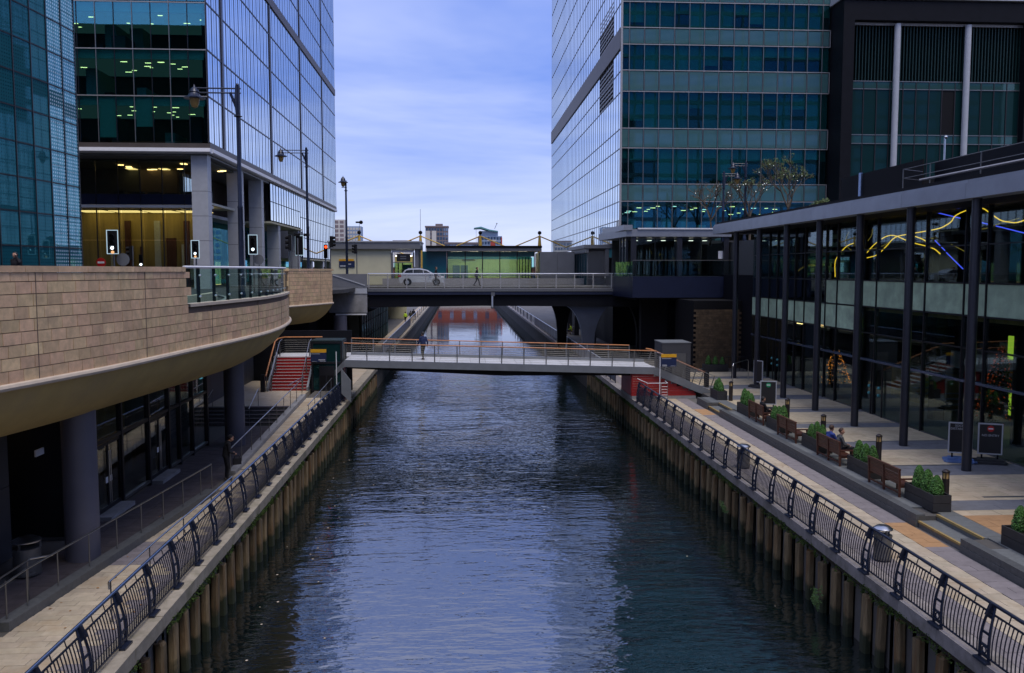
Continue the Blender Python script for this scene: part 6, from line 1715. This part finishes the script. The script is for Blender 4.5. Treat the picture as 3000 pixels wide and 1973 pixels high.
# ------------------------------------------------------------------ lamp posts
def lamp_post(x, y, z, h, label, arm=True, lean=(-1, 0), al=1.9, m='rail'):
    t = thing('lamp_post', label, 'lamp post', (x, y, z), 'street lamp posts')
    top = z + h
    mb = MB(); mb.lathe((x, y, z), [(.17, 0), (.17, .5), (.13, .6), (.115, h * .45), (.13, h * .455), (.1, h * .465), (.085, h - 1.3)], 12); mb.build('shaft', M[m], t, True)
    mb = MB(); mb.lathe((x, y, top - 1.3), [(.09, 0), (.2, .05), (.1, .1), (.1, .16)], 12); mb.build('collar', M[m], t)
    if arm:
        dx, dy = lean
        mb = MB(); mb.add([(x - .09 * dy - dx * .1, y - .09 * dx - dy * .1, top - 1.15), (x + .12 * dx, y + .12 * dy, top - 1.15), (x + .42 * dx, y + .42 * dy, top - .2), (x - .1 * dx, y - .1 * dy, top - .1)], [(0, 1, 2, 3)])
        bk = MB(); bk.tube([(x, y, top - 1.2), (x + dx * .02, y, top - .6), (x, y, top + .1)], [.1, .13, .1], 10); bk.bar((x, y, top - 1.0), (x + dx * .32, y + dy * .32, top - .2), .1, .12); bk.ball((x, y, top + .14), .08, 8); bk.build('bracket', M[m], t)
        for dz in (-.02, -.22):
            ar = MB(); ar.tube([(x - dx * .15, y - dy * .15, top + dz), (x + dx * al, y + dy * al, top + dz)], .035, 6); ar.build('arm', M[m], t)
        lx, ly = x + dx * al, y + dy * al
    else:
        lx, ly = x - .12, y
        ar = MB(); ar.tube([(x, y, top - 1.25), (x, y, top - .3)], .08, 8); ar.bar((x - .4, y, top - .95), (x + .1, y, top - .95), .05, .06); ar.build('bracket', M[m], t)
        lx = x - .25
    mb = MB(); mb.lathe((lx, ly, top - .45), [(.3, -.02), (.46, -.04), (.46, .0), (.28, .08), (.2, .22), (.22, .26), (.15, .4), (.05, .48), (.01, .6)], 16); mb.build('lamp_shade', M[m], t, True)
    mb = MB(); mb.lathe((lx, ly, top - .48), [(.02, -.42), (.12, -.38), (.19, -.22), (.22, 0)], 14); mb.build('lamp_bowl', M['lamp_amber'], t, True)
lamp_post(-9.95, 40.0, ROAD, 9.75, 'tall dark lamp post with its arm reaching over the glass balustrade')
lamp_post(-11.5, 66.3, ROAD, 10.6, 'dark lamp post with arm standing before the mirrored canal face')
lamp_post(-10.7, 82.5, ROAD, 10.3, 'dark lamp post without arm against the sky by the cream building', False)
lamp_post(26.1, 78.0, 10.9, 7.2, 'dark lamp post rising between the trees behind the pavilion', True, (-1, 0), 1.2)
lamp_post(23.3, 75.5, 10.9, 6.0, 'shorter dark lamp post nearer the kiosk roof behind the pavilion', True, (1, 0), 1.2)
# ------------------------------------------------------------------ traffic signals
def signal(x, y, z0, rz, label, lit, size=1.0, arrow=False, back=True, pole_to=ROAD, twin=False):
    """signal head facing -y before rotation; z0 = foot of the head"""
    t = thing('traffic_signal', label, 'traffic signal', (x, y, pole_to), 'traffic signals at the junction', rz or 1e-6)
    k = z0 - pole_to; s = size
    mb = MB(); mb.tube([(0, .2, 0), (0, .2, k + 1.2 * s)], .055, 8); mb.build('pole', M['dull_steel'], t)
    mb = MB(); mb.box(-.16 * s, .16 * s, -.02, .2, k + .05, k + 1.2 * s); mb.build('housing', M['black'], t)
    if back:
        mb = MB(); mb.box(-.32 * s, .32 * s, .0, .03, k - .06, k + 1.36 * s); mb.build('backboard', M['black'], t)
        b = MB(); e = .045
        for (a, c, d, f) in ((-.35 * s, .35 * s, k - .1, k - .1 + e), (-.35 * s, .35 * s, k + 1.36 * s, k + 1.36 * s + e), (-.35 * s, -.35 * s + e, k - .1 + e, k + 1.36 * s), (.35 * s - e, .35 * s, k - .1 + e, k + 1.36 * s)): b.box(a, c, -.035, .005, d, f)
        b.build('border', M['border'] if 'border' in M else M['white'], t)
    for i, c in enumerate(('red', 'amber', 'green')):
        zz = k + 1.0 * s - i * .36 * s
        on = lit == c
        mm = M['black'] if not on else (M['signal_red'] if c == 'red' else M['signal_white'])
        mb = MB(); mb.tube([(0, -.03, zz), (0, -.06, zz)], .11 * s, 14); mb.build('lens', mm, t)
        v = MB(); v.tube([(0, -.03, zz + .02), (0, -.24, zz + .015)], .135 * s, 12, caps=False); v.build('visor', M['black'], t)
    if arrow: mb = MB(); mb.tube([(0, -.03, k - .02 + .04), (0, -.065, k + .02)], .1 * s, 14); mb.build('arrow_lens', M['signal_amber'], t)
signal(-22.7, 58, 9.55, R(4), 'traffic signal with white border and arrow lens in front of the warm lobby', 'green', 1.05, True)
signal(-18.0, 60, 9.3, R(4), 'traffic signal with white border and arrow lens by the corner column', 'green', .8, True)
signal(-14.6, 62, 9.6, R(4), 'traffic signal with white border and no arrow above the glass balustrade', 'green', .92)
signal(-12.7, 65, 9.8, R(-75), 'dark traffic signal seen from the side next to a second one', None, 1.0, False, False)
signal(-12.1, 66, 9.6, R(160), 'dark traffic signal seen from behind beside the lamp post', None, 1.0, False, True)
signal(-10.75, 70, 9.3, R(15), 'traffic signal showing red by the cream building', 'red', .95, False, False)
signal(-10.35, 71, 10.2, R(80), 'dark clustered signal heads above the red light', None, .8, False, False)
signal(-9.9, 82, 9.9, R(-60), 'small dark signal on a thin pole before the cream wall', None, .75, False, False)
signal(-24.6, 66, 9.1, R(-80), 'dark signal head seen sideways before the warm lobby', None, .9, False, False)
signal(-24.0, 66.5, 8.6, R(20), 'small signal with a white lit lens low before the lobby', 'green', .8, False, False)
signal(-27.6, 64, 9.3, R(170), 'dark signal at the edge of the fritted tower', None, 1.0, False, True)
def disc_sign(x, y, z, label, m, red=False, rz=0.0, r=.3):
    t = thing('road_sign', label, 'road sign', (x, y, ROAD), None, rz or 1e-6); k = z - ROAD
    mb = MB(); mb.cyl((0, .08), .04, 0, k + .3, 8); mb.build('pole', M['dull_steel'], t)
    if red:
        mb = MB(); mb.tube([(0, -.02, k), (0, .02, k)], .34, 20); mb.build('plate', M['sign_red'], t); mb = MB(); mb.box(-.24, .24, -.03, -.021, k - .07, k + .07); mb.build('bar', M['white'], t)
    else:
        mb = MB(); mb.tube([(0, -.01, k), (0, .02, k)], r, 20); mb.build('plate', m, t)
disc_sign(-25.9, 64, 8.95, 'red no entry sign with white bar beside the fritted tower', M['sign_red'], True)
disc_sign(-22.3, 58.6, 9.1, 'grey back of a round road sign below the first bordered signal', M['grey_panel'], False, 0, .42)
disc_sign(-14.35, 62.6, 9.15, 'grey back of a round road sign above the glass balustrade', M['grey_panel'], False, 0, .36)
t = thing('camera_post', 'twin traffic camera on the lamp post line before the mirrored face', 'camera', (-11.9, 66, ROAD))
mb = MB(); mb.cyl((-11.9, 66), .05, ROAD, 11.3, 8); mb.build('pole', M['rail'], t)
for d in (-1, 1): mb = MB(); mb.box(-11.9 + d * .35 - .22, -11.9 + d * .35 + .22, 65.9, 66.1, 10.95, 11.15); mb.build('camera_head', M['black'], t)

# ------------------------------------------------------------------ the silver car on the bridge
t = thing('silver_car', 'silver five-door hatchback driving over the road bridge', 'car', (-3.7, 84, 6.9))
cx, cyy, cz = -5.95, 83.4, 6.9
prof = [(0.05, .45), (0.0, .75), (.08, 1.02), (.35, 1.12), (.62, 1.5), (.95, 1.62), (2.1, 1.64), (2.75, 1.52), (3.4, 1.12), (4.05, 1.02), (4.4, .86), (4.5, .55), (4.42, .32)]
def arch(c): return [(c + .42 * math.cos(a), .34 + .42 * math.sin(a)) for a in [math.pi * i / 8 for i in range(9)]]
low = [(4.42, .25)] + arch(3.65) + arch(.85) + [(.15, .25)]
body = MB()
secs = [(0, .93, 0), (.12, 1.0, 0), (1.66, 1.0, 0), (1.78, .93, 0)]
poly = prof + low
rows = []
for (w, sc, _) in secs:
    rows.append([(cx + (px - 2.25) * (1 if sc == 1 else .985) + 2.25, cyy + w, cz + (pz if sc == 1 else (pz * .985 if pz < 1.1 else pz * .97))) for px, pz in poly] )
for i in range(len(rows)): rows[i].append(rows[i][0])
body.sheet(rows); body.add(rows[0][:-1], [tuple(range(len(poly)))]); body.add(rows[-1][:-1], [tuple(range(len(poly) - 1, -1, -1))])
body.build('body', M['silver'], t)
for (a, b) in (([(.55, 1.13), (.78, 1.48), (1.4, 1.55), (1.4, 1.13)], 1), ([(1.47, 1.13), (1.47, 1.55), (2.05, 1.56), (2.35, 1.5), (2.4, 1.13)], 2), ([(2.48, 1.13), (2.45, 1.48), (2.72, 1.44), (3.2, 1.13)], 3)):
    for yy, d in ((cyy - .012, .01), (cyy + 1.782, .01)):
        mb = MB(); mb.prism([(cx + p, cz + q) for p, q in a], 'y', yy, yy + d); mb.build('window', M['carglass'], t)
for wx in (.85, 3.65):
    for yy in (cyy - .02, cyy + 1.58):
        w = MB(); w.tube([(cx + wx, yy, cz + .33), (cx + wx, yy + .22, cz + .33)], .33, 18); wo = w.build('wheel', M['tyre'], t)
        r = MB(); r.tube([(cx + wx, yy - .012, cz + .33), (cx + wx, yy + .02, cz + .33)], .2, 12); r.build('rim', M['steel'], wo)
ub('tail_light', M['taillight'], t, cx - .02, cx + .28, cyy - .02, cyy + .1, cz + .85, cz + 1.05)
ub('headlight', M['white'], t, cx + 4.1, cx + 4.4, cyy - .015, cyy + .2, cz + .78, cz + .92)
ub('mirror', M['silver'], t, cx + 3.0, cx + 3.15, cyy - .2, cyy - .01, cz + 1.08, cz + 1.22)
ub('roof_rail', M['steel'], t, cx + .9, cx + 2.4, cyy + .2, cyy + .24, cz + 1.63, cz + 1.68)

# ------------------------------------------------------------------ people
def person(label, loc, rz, J, col, hand=True, voxel=.02, hat=False, name='person', extra=None):
    """J: joints in own axes, facing +y. One continuous skin from tapered limbs, coloured by nearest limb."""
    segs = []
    def S(a, b, ra, rb, m): segs.append((Vector(a), Vector(b), ra, rb, m))
    top, leg, skin, hair, shoe = col
    H = Vector(J['head']); N = Vector(J['neck']); Cc = Vector(J['chest']); Pv = Vector(J['pelvis'])
    f = Vector(J.get('face', (0, 1, 0))).normalized()
    S(H + Vector((0, 0, .03)), H - Vector((0, 0, .05)) + f * .015, .098, .078, skin)
    S(H + Vector((0, 0, .045)) - f * .02, H + Vector((0, 0, .03)) - f * .035, .104, .098, hair)
    S(H + f * .09 + Vector((0, 0, .01)), H + f * .112 - Vector((0, 0, .025)), .012, .016, skin)
    rt = f.cross(Vector((0, 0, 1))).normalized()
    for sg in (-1, 1): S(H + rt * .095 * sg - Vector((0, 0, .0)), H + rt * .1 * sg - Vector((0, 0, .035)), .016, .013, skin)
    if hat: S(H + f * .06 + Vector((0, 0, .075)), H + f * .19 + Vector((0, 0, .055)), .05, .022, hair)
    S(H - Vector((0, 0, .08)), N, .052, .058, skin)
    S(N - Vector((0, 0, .03)), Cc, .085, .135, top); S(Cc + rt * .075, Pv + rt * .055 + Vector((0, 0, .06)), .125, .125, top); S(Cc - rt * .075, Pv - rt * .055 + Vector((0, 0, .06)), .125, .125, top)
    S(Pv + rt * .06, Pv - rt * .06, .13, .13, top if J.get('coat') else leg)
    for s in ('L', 'R'):
        sh, el, wr = Vector(J['shoulder' + s]), Vector(J['elbow' + s]), Vector(J['hand' + s])
        S(Cc + (sh - Cc) * .5 + Vector((0, 0, .05)), sh, .09, .075, top); S(sh, el, .07, .054, top); S(el, wr, .054, .042, top)
        d = (wr - el).normalized(); hd = wr + d * .06
        S(wr, hd, .033, .036, skin)
        if hand:
            u = d.cross(f).normalized() if d.cross(f).length > .1 else rt; v = u.cross(d)
            for k in range(4):
                b = hd + u * (.03 - .02 * k); L = (.07, .08, .075, .06)[k]; mid = b + d * L * .55; S(b, mid, .0105, .01, skin); S(mid, mid + (d * .6 + v * .8).normalized() * L * .5, .01, .008, skin)
            S(wr + d * .02 + u * .03, hd + u * .06 + v * .01, .013, .01, skin)
        hp, kn, an = Vector(J['hip' + s]), Vector(J['knee' + s]), Vector(J['ankle' + s]); toe = Vector(J['toe' + s])
        S(hp, kn, .092, .062, leg); S(kn, an, .06, .045, leg); S(an + Vector((0, 0, -.02)), toe, .05, .04, shoe); S(an + Vector((0, 0, -.03)) - (toe - an).normalized() * .05, an, .045, .045, shoe)
    mb = MB()
    for a, b, ra, rb, m in segs:
        d = b - a
        if d.length < 1e-4: d = Vector((0, 0, .001)); b = a + d
        dn = d.normalized(); pts, rs = [], []
        for i in range(4): t_ = math.pi / 2 * (1 - i / 3); pts.append(a - dn * ra * math.sin(t_)); rs.append(max(.002, ra * math.cos(t_)))
        for i in range(4): t_ = math.pi / 2 * i / 3; pts.append(b + dn * rb * math.sin(t_)); rs.append(max(.002, rb * math.cos(t_)))
        mb.tube(pts, rs, 10)
    me = mb.mesh('body_src', M['skin'])
    tmp = bpy.data.objects.new('tmp', me); COL.objects.link(tmp)
    md = tmp.modifiers.new('r', 'REMESH'); md.mode = 'VOXEL'; md.voxel_size = voxel
    sm = tmp.modifiers.new('s', 'SMOOTH'); sm.factor = .4; sm.iterations = 2
    dg = bpy.context.evaluated_depsgraph_get(); dg.update()
    out = bpy.data.meshes.new_from_object(tmp.evaluated_get(dg)); bpy.data.objects.remove(tmp); bpy.data.meshes.remove(me)
    mats = []
    for s_ in segs:
        if s_[4] not in mats: mats.append(s_[4])
    out.materials.clear()
    for k in mats: out.materials.append(M[k])
    for p in out.polygons:
        c = p.center; best, bi = 9, 0
        for a, b, ra, rb, m in segs:
            ab = b - a; t_ = max(0, min(1, (c - a).dot(ab) / max(1e-9, ab.length_squared))); dd = (c - (a + ab * t_)).length - (ra + (rb - ra) * t_)
            if dd < best: best, bi = dd, mats.index(m)
        p.material_index = bi; p.use_smooth = True
    o = bpy.data.objects.new(name, out); COL.objects.link(o); o.location = loc; o.rotation_euler = (0, 0, rz)
    o.scale = (1.06, 1.06, 1.03); tag(o, label, 'person'); ORG[o.name] = Vector(loc); return o
def stand(h=1.75, step=0.0, bend=0.0, arms=None, coat=False, head_down=0.0):
    k = h / 1.75; y = bend
    J = dict(pelvis=(0, 0, .95), chest=(0, .02 + y * .4, 1.28), neck=(0, .03 + y * .7, 1.48), head=(0, .05 + y + head_down * .05, 1.63 - head_down * .04), face=(0, 1, -.9 * head_down),
             shoulderL=(-.19, .02 + y * .5, 1.4), shoulderR=(.19, .02 + y * .5, 1.4), elbowL=(-.25, -.02 + step * .5, 1.12), elbowR=(.25, -.02 - step * .5, 1.12), handL=(-.25, .1 + step, .9), handR=(.25, .1 - step, .9),
             hipL=(-.09, 0, .92), hipR=(.09, 0, .92), kneeL=(-.1, .05 - step * .7 if step < 0 else .04 - step * .2, .5), kneeR=(.1, .06 + step * .6, .5), ankleL=(-.1, -step * 1.1, .09), ankleR=(.1, step * 1.1, .09), toeL=(-.12, .15 - step * 1.1, .05), toeR=(.12, .15 + step * 1.1, .05), coat=coat)
    if arms: J.update(arms)
    return {a: (tuple(c * k for c in b) if isinstance(b, tuple) and a != 'face' else b) for a, b in J.items()}
def sit(h=1.75, turn=0.0, lean=0.0):
    return dict(pelvis=(0, 0, .5), chest=(0, -.06 + lean, .84), neck=(0, -.05 + lean * 1.3, 1.04), head=(0, -.01 + lean * 1.5, 1.2), face=(math.sin(turn), math.cos(turn), -.1), coat=True,
                shoulderL=(-.19, -.05 + lean, .96), shoulderR=(.19, -.05 + lean, .96), elbowL=(-.26, .08, .7), elbowR=(.26, .08, .7), handL=(-.1, .3, .64), handR=(.12, .3, .62),
                hipL=(-.1, .02, .5), hipR=(.1, .02, .5), kneeL=(-.12, .46, .52), kneeR=(.12, .46, .54), ankleL=(-.12, .48, .09), ankleR=(.12, .52, .09), toeL=(-.13, .66, .05), toeR=(.13, .7, .05))
# man crossing the footbridge, seen from behind, walking away to one side
person('person in a navy jacket and dark trousers crossing the footbridge', (-2.45, 56.6, fz(-2.45)), R(35), stand(1.78, .16), ('cloth_navy', 'cloth_olive', 'skin', 'hair_black', 'shoe'), True, .018)
# man in black cap looking down, bag held before him
pb = person('person in black cap and dark coat looking down on the shopfront ramp', (-9.35, 34.4, .02), R(-62),
            stand(1.8, 0.0, .1, dict(elbowL=(-.25, .06, 1.12), elbowR=(.25, .08, 1.12), handL=(-.1, .26, 1.02), handR=(.1, .28, 1.02)), True, .8), ('cloth_black', 'cloth_black', 'skin', 'cloth_black', 'shoe'), True, .016, True)
o = MB().box(-.16, .16, -.06, .06, .0, .26).tube([(-.1, 0, .26), (-.09, 0, .36), (.09, 0, .36), (.1, 0, .26)], .012, 6).build('shoulder_bag', M['cloth_black']); o.location = (-8.98, 34.62, .62); o.rotation_euler = (0, 0, R(28)); tag(o, 'small dark bag hanging from the hands of the person in the black cap', 'bag')
# seated pair and others on benches (benches face +x)
person('seated person in a blue jacket with arms folded on the third bench', (15.8, 35.35, PZ + .05), R(-80), sit(1.8, -.35, .0), ('cloth_blue', 'denim', 'skin', 'hair_brown', 'shoe'), True, .017)
person('seated person in dark grey beside the one in blue', (15.84, 34.6, PZ + .05), R(-95), sit(1.68, .5, .04), ('cloth_grey', 'cloth_black', 'skin', 'hair_brown', 'shoe'), True, .017)
person('seated person in black on the farthest bench before the green arrow board', (15.9, 43.9, PZ), R(-85), sit(1.8, .1, .0), ('cloth_black', 'cloth_black', 'skin', 'hair_black', 'shoe'), True, .018)
# walkers behind the bridge railing
person('walker with brown hair passing in front of the silver car', (-2.3, 81.3, 6.9), R(-90), stand(1.74, .14), ('cloth_black', 'cloth_grey', 'skin', 'hair_brown', 'shoe'), False, .025)
person('walker in dark clothes striding across the middle of the road bridge', (1.55, 81.3, 6.9), R(-90), stand(1.72, .24), ('cloth_black', 'cloth_black', 'skin', 'hair_brown', 'shoe'), False, .025)
person('person in black phoning behind the stone parapet', (-19.9, 40.0, 7.42), R(160), stand(1.72, 0, 0, dict(elbowL=(-.32, .14, 1.3), handL=(-.13, .12, 1.6))), ('cloth_black', 'cloth_black', 'skin', 'hair_black', 'shoe'), False, .02)
person('person in a yellow high-visibility vest on the far quay walk', (-8.7, 137, 0), R(30), stand(1.76, .1), ('hivis', 'cloth_black', 'skin', 'hair_black', 'shoe'), False, .04)
person('person in brown walking ahead of the yellow vest on the far quay', (-8.1, 141, 0), R(10), stand(1.74, .12), ('cloth_olive', 'cloth_black', 'skin', 'hair_black', 'shoe'), False, .04)
person('person in dark coat last in line on the far quay walk', (-7.9, 146, 0), R(0), stand(1.8, .1), ('cloth_black', 'cloth_black', 'skin', 'hair_brown', 'shoe'), False, .04)
bx, by = 14.6, 112.0
o = copy_tree(proto); o.location = (bx, by, 0); o.rotation_euler = (0, 0, R(180)); o['label'] = 'far bench with a person in a yellow vest under the road bridge'
person('seated person in a yellow high-visibility vest beyond the curved piers', (bx - .05, by, 0), R(75), sit(1.76, 0, .1), ('hivis', 'denim', 'skin', 'hair_black', 'shoe'), False, .035)

# ------------------------------------------------------------------ masts and skyline beyond
for i, (x, lab) in enumerate([(-15.0, 'yellow mast with stay rods behind the cream building roof'), (-5.9, 'yellow mast with black ball left of the brown far tower'), (3.05, 'yellow mast with black ball in front of the red and teal tower'), (12.0, 'yellow mast with black ball next to the mirrored tower edge')]):
    t = thing('yellow_mast', lab, 'mast', (x, 130, 6.8), 'yellow masts behind the station')
    mb = MB(); mb.tube([(x, 130, 6.8), (x, 130, 11.5), (x, 130, 13.6)], [.3, .32, .16], 8); mb.build('shaft', M['yellow_mast'], t, True)
    mb = MB(); mb.ball((x, 130, 14.0), .3, 10); mb.cyl((x, 130), .07, 13.6, 13.8, 6); mb.build('ball', M['black'], t, True)
    for d in (-1, 1):
        mb = MB(); mb.tube([(x, 130, 13.5), (x + d * 7.5, 130, 10.4)], .1, 6); mb.build('stay', M['yellow_mast'], t)
    if i == 1: mb = MB(); mb.cyl((x, 130), .03, 14.2, 17.5, 5); mb.build('aerial', M['dull_steel'], t)
    if i == 0: mb = MB(); mb.cyl((x + .05, 130), .03, 13.8, 15.3, 5); mb.bar((x - .5, 130, 15.5), (x + .4, 130, 15.5), .1, .25); mb.ball((x + .3, 130, 15.5), .3, 8); mb.build('weather_vane', M['black'], t)
def far_tower(name, label, x0, x1, y, d, z1, wall, rows, cols, win, floor_h=3.0, roof=None):
    t = thing(name, label, 'tower', ((x0 + x1) / 2, y, 0))
    ub('wall', wall, t, x0, x1, y, y + d, 0, z1)
    w = (x1 - x0) / cols
    for r in range(rows):
        z = z1 - 2.6 - r * floor_h
        for c in range(cols): ub('window', win, t, x0 + c * w + w * .14, x0 + (c + 1) * w - w * .14, y - .15, y + .1, z, z + floor_h * .62)
    if roof: ub('roof', roof, t, x0 - .4, x1 + .4, y - .4, y + d + .4, z1, z1 + .9)
    return t
t = far_tower('far_tower', 'brown and white residential tower block on the skyline', -23.8, -8.2, 600, 16, 38.0, M['tower_a'], 7, 8, M['far_glass'], 3.0, M['tower_a'])
for x in (-23.6, -19.4): ub('pale_bay', M['tower_w'], t, x, x + 3.0, 599.7, 600, 0, 35.5)
ub('plant_room', M['tower_a'], t, -17, -12, 603, 612, 38.9, 40.5)
t = far_tower('far_tower', 'red and blue tower with curved teal roof on the skyline', 12.6, 29.2, 600, 16, 32.0, M['tower_b'], 4, 8, M['far_glass'], 3.2)
for (x0, x1, z) in ((13.0, 14.8, 32.2), (21.2, 24.4, 28.0), (28.4, 29.3, 31)): ub('red_panel', M['tower_r'], t, x0, x1, 599.6, 599.98, 0, z)
ub('upper_block', M['tower_b'], t, 13.5, 26.5, 601, 614, 32.05, 35.5); ub('white_band', M['tower_w'], t, 19.0, 25.2, 599.5, 599.98, 28.4, 29.4)
mb = MB(); mb.prism([(9.8, 37.6), (14.5, 38.4), (20.5, 36.4), (26.2, 35.5), (26.2, 34.8), (20.5, 35.5), (14.5, 37.3), (9.8, 37.1)], 'y', 598, 615); mb.build('curved_roof', M['tower_t'], t)
mb = MB(); mb.bar((11.2, 599, 0), (11.2, 599, 37.2), .3, .3); mb.build('roof_strut', M['tower_w'], t); mb = MB(); mb.bar((24, 600, 37), (25.6, 600, 40.5), .35, .35); mb.ball((25.6, 600, 40.6), .5, 6); mb.build('crane_jib', M['dull_steel'], t)
far_tower('far_tower', 'white slab tower with dark window column at the office tower edge', -90, -79.2, 600, 12, 43.0, M['tower_w'], 9, 3, M['tower_a'], 3.0)
far_tower('far_tower', 'blue-white balconied tower behind the first lamp post on the skyline', -78.9, -69, 610, 12, 39.0, M['tower_b'], 8, 5, M['tower_w'], 2.6)
far_tower('far_block', 'long low brown block on the skyline between the far towers', -10, 14, 560, 14, 25.5, M['tower_a'], 2, 14, M['far_glass'], 3.0, M['tower_a'])
far_tower('far_block', 'small pale block on the skyline left of the yellow mast', -46, -34, 600, 12, 28.0, M['tower_w'], 2, 6, M['far_glass'], 3.0, M['tower_a'])
far_tower('far_tower', 'pale balconied tower mirrored in the canal face of the banded tower', 62, 74, 420, 14, 34.0, M['tower_w'], 8, 5, M['far_glass'], 3.0)
far_tower('far_tower', 'grey-blue tower mirrored beside the pale one in the banded tower', -100, -84, 430, 14, 38.0, M['tower_b'], 8, 6, M['far_glass'], 3.0)
t = thing('red_warehouse', 'red brick warehouse across the dock whose reflection reddens the far water', 'warehouse', (2, 350, 0))
ub('wall', M['brick_red'], t, -60, 70, 350, 362, 2.6, 9.2); ub('ground_storey', M['tower_w'], t, -60, 70, 349.8, 362, 0, 2.58)
ub('roof', M['tower_a'], t, -61, 71, 349.5, 363, 9.2, 9.7)
for i in range(26): ub('window', M['far_glass'], t, -57 + i * 4.8, -55.5 + i * 4.8, 349.85, 350.1, 4.2, 6.6)
M['rear_glass'] = coated('rear_blue_glass', (0.01, 0.03, 0.06), (0.4, 0.65, 0.95), 0.38, wob=0)
# office blocks behind the viewpoint: they stand in the mirrored glass and close the street
def rear_block(x0, x1, y0, y1, h, label, wall, n):
    t = thing('rear_office', label, 'tower', ((x0 + x1) / 2, y1, 0))
    ub('body', M['rear_glass'], t, x0, x1, y0, y1, 0, h)
    for k in range(n):
        z = 10 + k * 4.0
        ub('floor_band', wall, t, x0 - .2, x1 + .2, y0 - .2, y1 + .25, z, z + 1.1)
    for i in range(int((x1 - x0) / 6) + 1): ub('pier', wall, t, x0 + i * 6 - .25, x0 + i * 6 + .25, y1 + .01, y1 + .3, 0, h)
rear_block(-150, -14, -110, -70, 56, 'dark banded office block reflected in the front of the tower above the terrace', M['tower_w'], 12)
rear_block(18, 150, -110, -66, 92, 'pale banded office block reflected in the green front of the banded tower', M['grey_panel'], 20)

# a few fallen leaves on the buff walk and the promenade
mb = MB()
for i in range(70):
    if i < 40: x, y, z = random.uniform(-10.3, -8.0), random.uniform(16, 33), .012
    else: x, y, z = random.uniform(11.9, 14.8), random.uniform(16, 45), .012
    a = random.uniform(0, 6.28); s = random.uniform(.03, .07); c, sn = math.cos(a) * s, math.sin(a) * s
    mb.add([(x - c, y - sn, z), (x + sn * .6, y - c * .6, z + .012), (x + c, y + sn, z + .004), (x - sn * .6, y + c * .6, z + .01)], [(0, 1, 2, 3)])
M['dead_leaf'] = mat('dead_leaf', (0.28, 0.13, 0.03), 0.8, var=0.4, scale=9)
o = struct(mb.build('fallen_leaves', M['dead_leaf']), 'stuff'); o['label'] = 'brown fallen leaves scattered on the quay paving'

mb = MB()
for i in range(60):
    y = random.uniform(15, 60); x = random.choice((random.uniform(-6.8, -3.5), random.uniform(-6.8, 10.8))); s = random.uniform(.015, .05); a = random.uniform(0, 6.28); c, sn = math.cos(a) * s, math.sin(a) * s
    mb.add([(x - c, y - sn, WZ + .01), (x + sn, y - c, WZ + .01), (x + c, y + sn, WZ + .01), (x - sn, y + c, WZ + .01)], [(0, 1, 2, 3)])
o = struct(mb.build('floating_debris', M['bead']), 'stuff'); o['label'] = 'pale flecks of debris floating on the canal'
